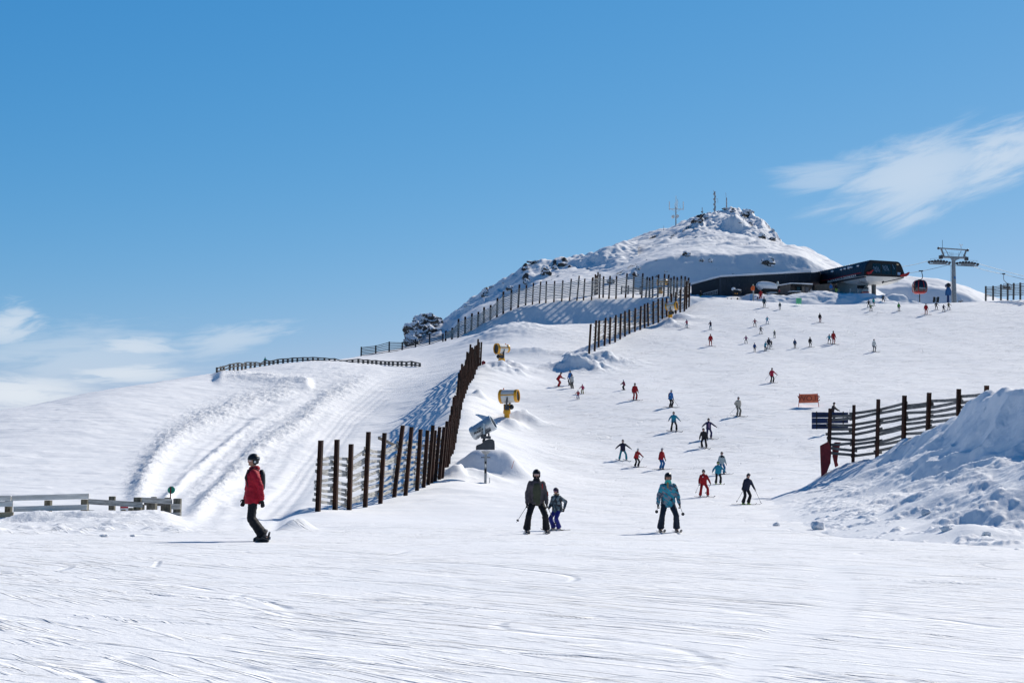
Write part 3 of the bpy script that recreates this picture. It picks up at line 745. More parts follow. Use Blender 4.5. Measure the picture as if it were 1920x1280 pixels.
# --- A: tall snow fence left of the piste
A_ = zoomlist(560, 620, 3.556, [(128, 1200, 148, 730), (242, 1205, 256, 724), (336, 1212, 350, 754), (443, 1186, 466, 673), (544, 1158, 573, 680), (634, 1131, 695, 630), (711, 1110, 754, 641),
     (788, 1082, 813, 656), (832, 1062, 860, 662), (862, 1040, 896, 629), (885, 1022, 910, 662), (908, 1020, 941, 640), (935, 1018, 970, 640), (955, 1005, 990, 602), (968, 985, 1000, 605),
     (990, 935, 1014, 560), (1002, 890, 1024, 500), (1012, 850, 1036, 440), (1026, 800, 1046, 430), (1036, 760, 1052, 450), (1046, 715, 1062, 390), (1054, 680, 1066, 330), (1060, 640, 1070, 280),
     (1066, 600, 1080, 260), (1074, 560, 1090, 220), (1084, 500, 1098, 235), (1094, 450, 1108, 230), (1104, 425, 1116, 200), (1114, 395, 1124, 140), (1124, 370, 1136, 150), (1134, 340, 1146, 90),
     (1146, 325, 1158, 110), (1156, 310, 1166, 120), (1166, 300, 1176, 100), (1176, 275, 1186, 95), (1188, 255, 1197, 55), (1200, 245, 1204, 75), (1212, 235, 1219, 75)])
YA = [62, 63.5, 65, 67, 69.5, 72, 74, 76, 77.5, 79, 80.2, 81.4, 82.8, 84, 86, 89, 92, 95.5, 99, 102.5, 106, 109.5, 113, 116.5, 120, 124, 128, 131.5, 135, 138.5, 142, 145, 148, 151, 154, 157.5, 161, 164]
postsA = [(*p, y) for p, y in zip(A_, YA)]
fa = fence('snow_fence', 'tall dark steel snow fence with pale weathered slats, left of the snow cannons', 'fence', postsA, (.05, .76), 9, RUST, WOODG, .17, .17, .13, .045, 1, overhang=.3, sag=.06, seed=1, vary=.10, skip=.03)
# broken top board leaning between two posts
mb = MB(); mb.bar(at(560+532/3.556, 620+712/3.556, 69.6), at(560+668/3.556, 620+775/3.556, 72), .05, .14); mb.build('loose_board', WOODD, fa)
# --- B: second tall fence between the piste and the upper track
B_ = zoomlist(1080, 490, 6.4, [(155, 1138, 178, 750), (225, 1045, 243, 708), (272, 1000, 280, 706), (343, 985, 357, 676), (405, 962, 413, 668), (470, 940, 480, 642), (530, 918, 540, 626), (588, 892, 590, 594), (642, 880, 640, 578),
     (707, 850, 713, 558), (770, 828, 780, 536), (824, 798, 825, 508), (868, 785, 862, 497), (928, 766, 928, 478), (988, 735, 988, 448), (1038, 712, 1040, 440), (1090, 708, 1088, 437), (1142, 690, 1146, 388), (1198, 660, 1200, 368),
     (1250, 625, 1254, 335), (1300, 608, 1312, 300), (1325, 580, 1330, 238), (1355, 555, 1366, 258)])
YB = [178, 183, 186, 189, 192, 194.5, 197, 199, 201, 203, 205, 207, 209, 211, 213, 215, 217, 219, 221, 223, 225, 228, 231]
postsB = [(*p, y) for p, y in zip(B_, YB)]
fence('snow_fence', 'row of tall dark posts with grey slats climbing towards the dark lodge', 'fence', postsB, (.10, .86), 9, RUST, WOODG, .22, .22, .13, .05, 1, overhang=.5, sag=.05, seed=2, vary=.16, bays_skip=(0,))
# --- C: long slatted fence along the crest of the shaded bank
C_ = zoomlist(740, 440, 4.571, [(436, 895, 440, 822), (491, 890, 494, 797), (544, 888, 548, 720), (602, 862, 605, 702), (655, 827, 663, 674), (712, 795, 718, 660), (763, 765, 767, 620), (820, 730, 823, 601), (876, 697, 882, 541),
     (930, 665, 932, 487), (996, 636, 1002, 470), (1058, 617, 1070, 427), (1122, 600, 1130, 430), (1181, 588, 1190, 413), (1241, 580, 1252, 402), (1296, 570, 1301, 398), (1365, 562, 1372, 396), (1432, 558, 1442, 392), (1500, 548, 1514, 378), (1563, 548, 1582, 352), (1619, 545, 1630, 377)])
C_ += zoomlist(1080, 490, 6.4, [(187, 440, 197, 200), (280, 418, 288, 153), (325, 412, 332, 180), (395, 425, 410, 175), (480, 425, 488, 175), (595, 412, 613, 145), (685, 412, 698, 130), (788, 430, 803, 143), (838, 440, 855, 187), (880, 455, 884, 195), (920, 450, 919, 178),
     (980, 440, 992, 158), (1050, 440, 1064, 150), (1105, 436, 1113, 160), (1135, 430, 1140, 198), (1170, 430, 1177, 178), (1210, 430, 1215, 190), (1258, 425, 1265, 172), (1304, 420, 1311, 180), (1344, 415, 1352, 196)])
nC = len(C_); YC = [229+min(6.5, i*.55)+max(0, i-22)*.12 for i in range(nC)]
fence('slatted_fence', 'long weathered slatted fence along the crest of the blue shaded bank below the summit', 'fence', [(*p, y) for p, y in zip(C_, YC)], (.03, .80), 9, RUST, WOODG, .24, .24, .12, .05, -1, overhang=.2, seed=3, vary=.03, beam=True)
# cluster of taller posts behind C at its bend
D2 = zoomlist(1080, 490, 6.4, [(196, 400, 204, 190), (226, 400, 233, 155), (240, 400, 246, 170), (256, 405, 265, 130), (545, 385, 549, 290), (625, 375, 629, 295), (770, 380, 773, 305)])
fence('slatted_fence', 'short stretch of dark posts standing behind the bend of the long crest fence', 'fence', [(*p, 240+i*.8) for i, p in enumerate(D2)], (.1, .8), 5, RUST, WOODG, .2, .2, .12, .05, -1, seed=4, bays_skip=(3,), vary=.05)
# --- D: open rail fence against the sky
D_ = [(677, 669, 677.5, 650)]+zoomlist(740, 440, 4.571, [(-160, 995, -160, 925), (66, 1008, 66, 920), (178, 988, 178, 895), (299, 960, 299, 845), (413, 913, 413, 845)])
D_ = [D_[0]]+zoomlist(560, 620, 3.556, [(514, 165, 514, 97), (603, 158, 604, 72), (690, 145, 691, 75), (778, 128, 779, 55), (872, 106, 873, 18), (962, 68, 963, 20)])
fence('rail_fence', 'dark six-rail fence standing against the sky left of the rocky crag', 'fence', withY(D_, [226, 228]), (.12, .93), 6, DSTEEL, WOODD, .22, .2, .11, .06, 1, overhang=.1, seed=5, vary=.02)
# --- E: low rail fence curving over the left hill
E_ = zoomlist(400, 650, 4.8, [(32, 242, 32, 185), (67, 232, 68, 176), (93, 222, 93, 172), (148, 198, 148, 154), (183, 190, 183, 148), (220, 182, 220, 142), (258, 175, 258, 152), (290, 172, 290, 138), (335, 170, 335, 138), (373, 168, 373, 137), (420, 160, 420, 148), (463, 158, 463, 118),
     (503, 152, 503, 128), (541, 150, 541, 120), (580, 148, 580, 110), (628, 142, 628, 107), (670, 138, 670, 105), (711, 137, 711, 98), (756, 133, 756, 98), (806, 130, 806, 95), (849, 127, 849, 97), (897, 125, 897, 94), (942, 127, 942, 97), (1000, 130, 1000, 100),
     (1044, 133, 1044, 106), (1093, 137, 1093, 105), (1145, 138, 1145, 122), (1202, 140, 1202, 122), (1253, 138, 1253, 116), (1306, 140, 1306, 108), (1350, 142, 1350, 116), (1392, 146, 1392, 116), (1430, 150, 1430, 124), (1467, 154, 1467, 120), (1508, 158, 1508, 128), (1547, 163, 1547, 128),
     (1580, 165, 1580, 130), (1617, 172, 1617, 128), (1660, 172, 1660, 132), (1695, 176, 1695, 128), (1738, 178, 1738, 134), (1785, 176, 1785, 128), (1818, 178, 1818, 136), (1858, 178, 1858, 145)])
YE = [176, 180, 184, 187, 189, 190, 190, 190, 189, 188, 186, 184, 182]
fence('rail_fence', 'low wooden post and rail fence curving over the top of the left hill', 'fence', [(a, b+3.0, c, d, y) for a, b, c, d, y in withY(E_, YE)], (.45, .92), 2, WOODD, WOODD, .24, .2, .15, .05, -1, beam=False, overhang=.1, seed=6, vary=.03)
# --- G: slatted fence on the right, half buried in the bank
G_ = zoomlist(1400, 680, 3.369, [(519, 600, 528, 288), (672, 615, 678, 266), (823, 600, 832, 230), (990, 550, 997, 206), (1140, 535, 1153, 188), (1333, 515, 1340, 165), (1508, 495, 1516, 143)])
G2 = [(*p, y) for p, y in zip(G_, [86, 86, 85.5, 84.5, 82, 78, 73])]
rg = fence('slatted_fence', 'dark steel fence with grey warped boards half buried in the ploughed bank on the right', 'fence', G2, (.02, .84), 9, RUST, WOODM, .19, .19, .165, .05, 1, overhang=.3, sag=.04, seed=8, vary=.08)
# --- H: fence at the far right edge
H_ = zoomlist(1500, 440, 4.571, [(1592, 550, 1592, 440), (1655, 545, 1655, 438), (1722, 545, 1722, 425), (1780, 545, 1780, 415), (1830, 540, 1832, 414), (1888, 540, 1888, 410), (1945, 535, 1946, 402), (2000, 530, 2001, 396)])
fence('slatted_fence', 'grey slatted fence on the skyline at the far right edge of the piste', 'fence', [(*p, y) for p, y in zip(H_, [238, 237, 236, 235, 234, 233, 232, 231])], (.12, .9), 7, WOODD, WOODG, .24, .2, .13, .05, 1, beam=False, overhang=.2, seed=9, vary=.04)
# --- F: low board fence lower left
froot = thing('board_fence', at(15, 975, 57), 'low weathered board fence half buried in the snow bank at the lower left', 'fence')
def fp(zx, zy): return (zx/5.333, 900+zy/5.333)
def fpost(zx0, zx1, zt, zb, Y, mat=POSTW):
    a, b = at(*fp(zx0, zt), Y), at(*fp(zx1, zb), Y); m = MB(); w_ = b.x-a.x
    m.box(((a.x+b.x)/2, Y, (a.z+b.z)/2), (w_, w_, a.z-b.z)); m.build('post', mat, froot, bevel=.012)
def fboard(p0, p1, Y0, Y1, h=.21, mat=WOODL, t=.05):
    m = MB(); a, b = at(*fp(*p0), Y0), at(*fp(*p1), Y1); n = 6; pts = [a+(b-a)*i/n for i in range(n+1)]
    m.loft([[p+Vector((0, -t/2, -h/2)), p+Vector((0, t/2, -h/2)), p+Vector((0, t/2, h/2)), p+Vector((0, -t/2, h/2))] for p in pts]); m.build('board', mat, froot, bevel=.006)
for z in ((60, 112, 165, 440, 56.5), (452, 508, 200, 440, 56.5), (818, 876, 190, 440, 56.5), (1095, 1145, 160, 420, 57.4), (1345, 1412, 170, 420, 56.9), (1515, 1562, 165, 230, 59), (1650, 1705, 172, 230, 59),
          (1475, 1560, 225, 420, 58.2), (1645, 1706, 232, 420, 57.4), (1740, 1805, 182, 430, 57.2), (1215, 1252, 292, 420, 59), (1288, 1330, 275, 420, 59), (1410, 1440, 240, 400, 58.5), (1610, 1642, 240, 400, 59.5)): fpost(*z)
for b in (((-600, 180), (110, 178), 56, 56.2), ((118, 178), (890, 158), 56.2, 56.2), ((-600, 245), (132, 234), 56, 56.2), ((136, 288), (872, 268), 56.2, 56.2), ((130, 415), (870, 372), 56.2, 56.2)): fboard(*b)
fboard((-600, 350), (135, 343), 56.1, 56.15, .2, WOODN)
for b in (((885, 212), (1425, 245), 56.2, 56.6), ((885, 322), (1410, 340), 56.2, 56.6), ((1418, 195), (1722, 214), 56.7, 57)): fboard(*b, mat=WOODG)
for b in (((1712, 262), (1806, 262), 56.9, 56.9), ((1708, 350), (1804, 346), 56.9, 56.9), ((1382, 392), (1528, 390), 56.7, 56.8)): fboard(*b, mat=WOODG)
for b in (((1430, 330), (1640, 325), 58.8, 59.2), ((1440, 232), (1640, 240), 58.8, 59.2), ((960, 372), (1300, 384), 59, 59)): fboard(*b, h=.14, mat=WOODD)
# small notice behind it
nr_ = thing('notice_board', at(1242/5.333, 960, 60), 'small white notice with a red header behind the low board fence', 'sign')
m = MB(); c = at(*fp(1242, 288), 60); m.box(c, (.34, .02, .34)); m.build('panel', matte('notice_white', (.7, .72, .75), .5), nr_)
m = MB(); c = at(*fp(1242, 270), 59.985); m.box(c, (.33, .008, .07)); m.build('header_stripe', matte('notice_red', (.5, .04, .05), .5), nr_)
m = MB(); c = at(*fp(1242, 288), 60.04); m.box(c+Vector((0, 0, -.4)), (.05, .05, 1)); m.build('stake', WOODD, nr_)
# run marker
mk = thing('run_marker', at(1705/5.333, 970, 58), 'round green piste marker on a red-brown stake behind the low board fence', 'sign')
m = MB(); a, b = at(*fp(1706, 66), 58), at(*fp(1704, 330), 58); m.bar(a, b, .04, .03, (0, 1, 0)); m.build('stake', matte('stake_red', (.16, .03, .025), .6), mk)
m = MB(); c = at(*fp(1711, 97), 58); m.tube([c+Vector((0, .03, 0)), c+Vector((0, .05, 0))], .15, 24); o = m.build('disc', matte('marker_green', (.01, .30, .20), .5), mk)
o.data.transform(Matrix.Identity(4))
# ------------------------------------------------------------------ materials
NAVY = matte('navy_cladding', (.010, .016, .030), .45, .0, .3, 1, spec=.5)
NAVYR = matte('navy_roof_sheet', (.008, .018, .040), .38, .2, .3, 1.5, spec=.6)
BLACK = matte('black_paint', (.012, .013, .016), .5, 0, .3, 3)
WHITEP = matte('white_paint', (.72, .72, .70), .5, 0, .06, 2)
REDP = matte('red_paint', (.40, .018, .022), .45, 0, .15, 3)
REDPAD = matte('red_vinyl_pad', (.20, .012, .018), .5, 0, .25, 3, .02, 4)
YEL = matte('yellow_paint', (.72, .34, .012), .4, 0, .12, 3, coat=.3)
GREYM = matte('galvanised_steel', (.30, .32, .34), .45, .5, .25, 4)
GREYD = matte('dark_grey_plastic', (.055, .062, .075), .5, 0, .2, 4)
SILV = matte('brushed_aluminium', (.50, .55, .60), .35, .45, .12, 2)
CONC = matte('grey_concrete', (.12, .125, .13), .8, 0, .2, 3)
TAN = matte('tan_timber_wall', (.19, .155, .12), .75, 0, .2, 2, .01, 12, stretch=(1, 1, .3))
GREYW = matte('grey_timber_wall', (.15, .14, .135), .75, 0, .2, 2, .01, 12, stretch=(3, 3, .3))
ORANGE = matte('orange_mesh', (.85, .20, .10), .6, 0, .12, 8)
GREENB = matte('green_mesh', (.22, .75, .38), .6, 0, .12, 8)
BLUEP = matte('blue_paint', (.012, .035, .13), .45, 0, .2, 3)
BLUEC = matte('blue_tarpaulin', (.02, .11, .30), .5, 0, .3, 3, .03, 5)
GLASS, _nt, _b = nodes_of('dark_glass'); _b.inputs['Base Color'].default_value = (.012, .018, .028, 1); _b.inputs['Roughness'].default_value = .06; _b.inputs['Specular IOR Level'].default_value = .8
LAMPY = matte('amber_lens', (.9, .35, .05), .3)
# plain snow for roofs and caps
SNOWCAP = matte('packed_snow', (.80, .84, .90), .9, 0, .04, 2, .04, 3, .1)
# rock with snow lodged on the upward faces
ROCK, _nt, _b = nodes_of('snowy_rock')
_g = nd(_nt, 'ShaderNodeNewGeometry'); _s = nd(_nt, 'ShaderNodeSeparateXYZ'); _nt.links.new(_g.outputs['Normal'], _s.inputs[0])
_t = nd(_nt, 'ShaderNodeTexCoord'); _n = nd(_nt, 'ShaderNodeTexNoise', ins={'Scale': 1.9, 'Detail': 8, 'Roughness': .72}); _nt.links.new(_g.outputs['Position'], _n.inputs['Vector'])
_a = math_n(_nt, 'ADD', math_n(_nt, 'ADD', _s.outputs[2], .03), math_n(_nt, 'MULTIPLY', math_n(_nt, 'SUBTRACT', _n.outputs['Fac'], .5), 1.6))
_r = ramp(_nt, _a, [(.0, 0.0), (.10, 1.0)]).outputs[0]
_c = ramp(_nt, _n.outputs['Fac'], [(.35, (.018, .019, .022, 1)), (.65, (.11, .105, .10, 1))])
_m = nd(_nt, 'ShaderNodeMix', data_type='RGBA'); _nt.links.new(_r, _m.inputs[0]); _nt.links.new(_c.outputs[0], _m.inputs[6]); _m.inputs[7].default_value = (.8, .84, .9, 1)
_nt.links.new(_m.outputs[2], _b.inputs['Base Color']); _b.inputs['Roughness'].default_value = .85
_bp = nd(_nt, 'ShaderNodeBump', ins={'Strength': .8, 'Distance': .15}); _nt.links.new(_n.outputs['Fac'], _bp.inputs['Height']); _nt.links.new(_bp.outputs[0], _b.inputs['Normal'])

def text_mesh(name, txt, size, M4, mat, parent, mirror=False, ext=.01, bold=.0, sx=1):
    c = bpy.data.curves.new(name, 'FONT'); c.body = txt; c.size = size; c.align_x = 'CENTER'; c.align_y = 'CENTER'; c.extrude = ext; c.offset = bold; c.resolution_u = 3
    o = bpy.data.objects.new(name, c); COL.objects.link(o); dg = bpy.context.evaluated_depsgraph_get()
    me = bpy.data.meshes.new_from_object(o.evaluated_get(dg)); bpy.data.objects.remove(o); bpy.data.curves.remove(c)
    me.transform(M4@Matrix.Diagonal((-sx if mirror else sx, 1, 1, 1))); me.name = name; me.materials.clear()
    return link(name, me, mat, parent)
def frame3(origin, xdir, zdir):
    """matrix: text x along xdir, text y (up) along zdir"""
    x = Vector(xdir).normalized(); z = Vector(zdir); z = (z-x*z.dot(x)).normalized(); n = x.cross(z)
    M_ = Matrix((x, z, n)).transposed().to_4x4(); M_.translation = Vector(origin); return M_

# ------------------------------------------------------------------ the dark lodge
lod = thing('lodge', at(1400, 566, 248), 'long low dark navy lodge with a snow edged roof at the top of the piste', 'building')
ft = [(1296, 534, 246), (1351, 519.5, 243), (1420, 516, 247), (1503, 511.4, 252), (1520, 511, 253)]
fr = [at(*p) for p in ft]; zb = 26.5
m = MB()
tops = fr; bots = [Vector((p.x, p.y, zb)) for p in fr]; back = Vector((2, 9, -.3))
ring_f = bots+tops[::-1]
m.prism(ring_f[:0]+[bots[0], bots[1], tops[1], tops[0]], back*.8)
m.build('wing_wall', NAVY, lod)
m = MB()
for i in (1, 2, 3): m.prism([bots[i], bots[i+1], tops[i+1], tops[i]], back)
m.build('wall', NAVY, lod)
# low link roof between the lodge and the station
m = MB(); m.prism([at(1519, 535, 253.2), at(1536, 535, 256), at(1538, 509.5, 256), at(1519, 511.2, 253.2)], (1, 4, 0)); m.build('link_wall', NAVY, lod)
m = MB()
for k in range(34):
    t = (k+.5)/34; i = 1 if t < .46 else 2; tt = t/.46 if i == 1 else (t-.46)/.54
    p = fr[i]+(fr[i+1]-fr[i])*tt
    a = Vector((p.x, p.y-.03, zb)); m.bar(a, (p.x, p.y-.03, p.z-.15), .05, .04, (0, 1, 0))
m.build('cladding_ribs', NAVYR, lod)
m = MB(); p = fr[1]; m.bar((p.x-.05, p.y-.06, zb), (p.x-.05, p.y-.06, p.z-.1), .28, .1, (0, 1, 0)); m.build('corner_trim', matte('slate_trim', (.03, .045, .07), .5), lod)
m = MB()
for i in range(4):
    a, b = fr[i]+Vector((0, -.25, .14)), fr[i+1]+Vector((0, -.25, .14))
    for q in range(5):
        u0, u1 = q/5, (q+1)/5; pa, pb = a+(b-a)*u0, a+(b-a)*u1; h0 = .26+.10*hashf(q+i*9, 2)
        m.loft([[pa+Vector((0, 0, -.12)), pa+Vector((0, 0, h0*.6)), pa+Vector((.1, 1.2, h0)), pa+back*.9+Vector((0, 0, h0)), pa+back*.9+Vector((0, 0, -.12))],
                [pb+Vector((0, 0, -.12)), pb+Vector((0, 0, h0*.6)), pb+Vector((.1, 1.2, h0)), pb+back*.9+Vector((0, 0, h0)), pb+back*.9+Vector((0, 0, -.12))]])
m.build('roof_snow', SNOWCAP, lod)
m = MB()
for (x0, y0, x1, y1, w_) in ((1301, 554.5, 1309, 551.7, .10), (1318, 550.6, 1346, 543.6, .13), (1320, 554, 1346, 547.2, .05), (1318, 557.4, 1346, 550.5, .07)):
    m.bar(at(x0, y0, 241.6), at(x1, y1, 241.4), .06, w_)
for k in range(9):
    x = 1320+k*3.1; m.bar(at(x, 556.6-k*.77, 241.55), at(x, 551.5-k*.77, 241.55), .05, .05, (0, 1, 0))
m.build('stair_railing', matte('pale_rail', (.34, .38, .42), .5), lod)
m = MB(); m.bar(at(1384, 529.5, 245), at(1386.5, 535, 245), .08, .08, (0, 1, 0)); m.build('downpipe', matte('grey_pipe', (.12, .14, .17), .5), lod)
# snowmobile parked in the shade of the wall
sm = thing('snowmobile', at(1380, 555, 240), 'snow-dusted snowmobile with amber lamps parked in front of the dark lodge wall', 'snowmobile')
def sp(px, py, dy=0): return at(px, py, 240+dy)
m = MB(); m.loft([[sp(1372, 547, y), sp(1375, 552, y), sp(1388, 552, y), sp(1390, 547, y), sp(1384, 544, y), sp(1376, 543, y)] for y in (-.4, .4)]); m.build('body', BLACK, sm, bevel=.03)
m = MB(); m.ell(sp(1375.2, 541.8), (.36, .4, .28), 12, 8); m.ell(sp(1384, 543.6), (.55, .35, .12), 12, 6); m.build('snow_cover', SNOWCAP, sm, True)
m = MB(); m.bar(sp(1374, 555), sp(1390, 554.5), .35, .12); m.build('track', GREYD, sm)
for x in (1378.6, 1382.4):
    m = MB(); m.ell(sp(x, 550.2, -.45), (.1, .05, .1), 10, 6); m.build('lamp', LAMPY, sm, True)
# snow loaded canopy
cn_ = thing('canopy', at(1440, 548, 243), 'black kiosk with a thick rounded load of snow on its roof', 'kiosk')
m = MB(); m.prism([at(1432, 549, 242.6), at(1459, 549, 242.6), at(1459, 541, 242.6), at(1432, 540.5, 242.6)], (0, 2, 0)); m.build('counter', BLACK, cn_)
m = MB(); rr_ = []
for y in np.linspace(0, 2.4, 7):
    sc_ = math.sin(PI*(.12+.76*y/2.4)); base = at(1440, 542.5, 242.3)+Vector((0, y, 0)); ring = []
    prof = [(1419.5, 533), (1420.5, 530), (1424, 527.2), (1430, 526), (1440, 526.4), (1449, 528), (1455, 530), (1459.5, 533), (1459.5, 541), (1432, 540), (1428, 541.5), (1424, 538)]
    for px, py in prof:
        q = at(px, py, 242.3); ring.append(Vector((base.x+(q.x-base.x)*(.8+.2*sc_), 242.3+y, base.z+(q.z-base.z)*(.75+.25*sc_))))
    rr_.append(ring)
m.loft(rr_); m.build('snow_load', SNOWCAP, cn_, True)
lm = thing('globe_lamp', at(1458.5, 548, 241.5), 'white oval lamp on a dark post beside the snow loaded kiosk', 'lamp')
m = MB(); m.tube([at(1458.5, 552, 241.5), at(1458.5, 536, 241.5)], .05); m.build('post', BLACK, lm)
m = MB(); m.ell(at(1458.3, 532.3, 241.5), (.22, .22, .42), 14, 10); m.build('lamp_globe', matte('lamp_white', (.5, .55, .55), .4), lm, True)
# ticket hut
hut = thing('hut', at(1495, 549, 247), 'small grey timber hut with a snow topped flat roof left of the lift station', 'building')
m = MB(); m.prism([at(1462, 552, 246), at(1482.5, 552, 245), at(1482.5, 531, 245), at(1463, 534.5, 246)], (0, 4, 0)); m.build('side_wall', GREYW, hut)
m = MB(); m.prism([at(1482.6, 552, 245.1), at(1523, 552, 247), at(1523, 533.5, 247), at(1482.6, 531.5, 245.1)], (0, 4, 0)); m.build('wall', matte('dark_timber_wall', (.06, .055, .055), .7), hut)
m = MB(); m.loft([[at(1460, 535.5, 245.4), at(1482, 531.6, 244.4), at(1524, 533.6, 246.2), at(1524, 533.6, 251), at(1462, 535, 250.5)], [at(1460, 534, 245.4), at(1482, 530, 244.4), at(1524, 531.6, 246.2), at(1524, 531.4, 251), at(1462, 533.4, 250.5)]]); m.build('roof_snow', SNOWCAP, hut)
m = MB(); m.prism([at(1486, 536.5, 244.2), at(1508, 536.5, 245.2), at(1508, 535.2, 245.2), at(1486, 535, 244.2)], (0, 1, 0)); m.build('awning', BLACK, hut)
m = MB(); m.prism([at(1494, 552, 245.2), at(1503.5, 552, 245.7), at(1503.5, 538.5, 245.7), at(1494, 538, 245.2)], (0, .1, 0)); m.build('window', GLASS, hut)
m = MB(); m.prism([at(1503.7, 552, 245.4), at(1508.6, 552, 245.6), at(1508.6, 535, 245.6), at(1503.7, 535, 245.4)], (0, .4, 0)); m.build('pilaster', GREYW, hut)
m = MB(); m.prism([at(1510, 552, 246), at(1516, 552, 246.2), at(1516, 538.5, 246.2), at(1510, 538, 246)], (0, .08, 0)); m.build('door', matte('slate_door', (.09, .10, .12), .5), hut)
# terrace tables heaped with snow in front of the hut
for i, (x0, x1, y, lab) in enumerate(((1479, 1503, 545.6, 'long snow-covered bench in front of the small timber hut'), (1517, 1549, 545.2, 'snow-covered bench between the timber hut and the lift station'), (1438, 1459, 548, 'snow-covered wooden bench beneath the snow loaded kiosk'))):
    t = thing('bench', at((x0+x1)/2, y+3, 242.6), lab, 'bench', 'snow-covered benches on the terrace')
    m = MB(); m.prism([at(x0, y+2.2, 242), at(x1, y+2, 242), at(x1, y+1.2, 242), at(x0, y+1.4, 242)], (0, 1, 0)); m.build('seat', WOODD, t)
    m = MB()
    a, b = at(x0, y+1.3, 242.1), at(x1, y+1.1, 242.1)
    m.loft([[a+(b-a)*u+Vector((0, yy, zz*(.35+.65*math.sin(PI*min(1, max(0, u)))**.6)*(1+.3*hashf(i*20+int(u*8), 4)))) for yy, zz in ((0, 0), (.1, .16), (.45, .2), (.9, .12), (1, 0))] for u in np.linspace(0, 1, 9)])
    m.build('snow_cover', SNOWCAP, t, True)
    for u in (.12, .88):
        m = MB(); p = a+(b-a)*u+Vector((0, .5, 0)); m.bar(p-Vector((0, 0, .7)), p-Vector((0, 0, .05)), .1, .6, (0, 1, 0)); m.build('leg', WOODD, t)

# ------------------------------------------------------------------ lift station with its barrel roof
st = thing('lift_station', at(1600, 552, 250), 'dark barrel-roofed gondola station with red trim and white lettering', 'building')
axd = (at(1621, 516.5, 243)-at(1524, 531, 262)); 
Lf, Rf = at(1621, 516.5, 243), at(1695, 519.5, 245)
Lt, Rt = at(1634, 487.8, 243.6), at(1682.5, 490.6, 244.6)
Lb, Ltb = at(1524, 531, 262), at(1513, 514, 263)
Wd = (Rf-Lf)
def section(t, inset=0):
    lo = Lb+(Lf-Lb)*t; to = Ltb+(Lt-Ltb)*t
    k = .78+.22*t
    ro = lo+(Rf-Lf)*k+Vector((0, 0, 0)); rt = to+(Rt-Lt)*k
    r = []
    for a in np.linspace(0, PI/2, 9):
        r.append(Vector((lo.x+(to.x-lo.x)*(1-math.cos(a)), lo.y+(to.y-lo.y)*(1-math.cos(a)), lo.z+(to.z-lo.z)*math.sin(a))))
    for a in np.linspace(PI/2, 0, 9):
        r.append(Vector((ro.x+(rt.x-ro.x)*(1-math.cos(a)), ro.y+(rt.y-ro.y)*(1-math.cos(a)), ro.z+(rt.z-ro.z)*math.sin(a))))
    return r
m = MB(); m.loft([section(t) for t in np.linspace(-.04, 1, 14)]); ro = m.build('barrel_roof', NAVYR, st, ang=35)
m = MB()
for t in np.linspace(.02, .99, 30):
    s_ = section(t)[:10]; c = sum(s_, Vector())/10
    m.tube([p+(p-c).normalized()*.02+Vector((-.02, -.02, .01)) for p in s_], .035, 4)
m.build('roof_ribs', NAVYR, st)
# rounded nose at the back end
m = MB(); s0 = section(-.04); c0 = sum(s0, Vector())/len(s0)
m.loft([[p+(c0-p)*(1-math.cos(a))*.9+(-axd.normalized())*math.sin(a)*1.6 for p in s0] for a in np.linspace(0, PI/2, 6)]); m.build('roof_nose', NAVYR, st, True)
# end face: frame with panes and mullions
nrm = Wd.cross(Vector((0, 0, 1))).normalized()
if nrm.y > 0: nrm = -nrm
def ef(px, py, off=0):
    """point on the end face seen at a given place"""
    d = at(px, py, 1.0); k = (Lf.dot(nrm))/d.dot(nrm); return d*k+nrm*off
def zq(x, y): return (1480+x/8, 460+y/8)
m = MB()
outer = [zq(1130, 452), zq(1122, 400), zq(1150, 320), zq(1190, 262), zq(1232, 226), zq(1618, 249), zq(1670, 300), zq(1705, 370), zq(1724, 425), zq(1720, 478)]
m.prism([ef(*p, .06) for p in outer], nrm*-.1); m.build('end_panel', BLACK, st)
for i, q in enumerate(([(1245, 270), (1368, 278), (1368, 428), (1235, 412)], [(1382, 280), (1515, 288), (1515, 440), (1382, 430)], [(1530, 290), (1598, 296), (1594, 400), (1594, 446), (1530, 442)])):
    m = MB(); m.prism([ef(*zq(*p), .075) for p in q], nrm*.02); w_ = m.build('window', GLASS, st)
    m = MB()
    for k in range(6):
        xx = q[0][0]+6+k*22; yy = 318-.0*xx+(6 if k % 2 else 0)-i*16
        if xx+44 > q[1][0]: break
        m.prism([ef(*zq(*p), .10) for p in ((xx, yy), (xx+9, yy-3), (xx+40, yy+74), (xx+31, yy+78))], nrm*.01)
    if m.v: m.build('reflected_beam', matte('pale_reflection', (.10, .16, .24), .4), w_)  # slanted pale strips paint a truss reflection onto the glass
m = MB(); m.prism([ef(*zq(*p), .1) for p in ((1606, 278), (1634, 282), (1632, 300), (1604, 296))], nrm*.05); m.build('floodlight', matte('lamp_glow', (.9, .65, .4), .3), st)
m = MB(); m.prism([ef(*zq(*p), .1) for p in ((1616, 405), (1664, 408), (1660, 448), (1618, 444))], nrm*.02); m.build('notice', matte('notice_blue', (.30, .48, .68), .5), st)
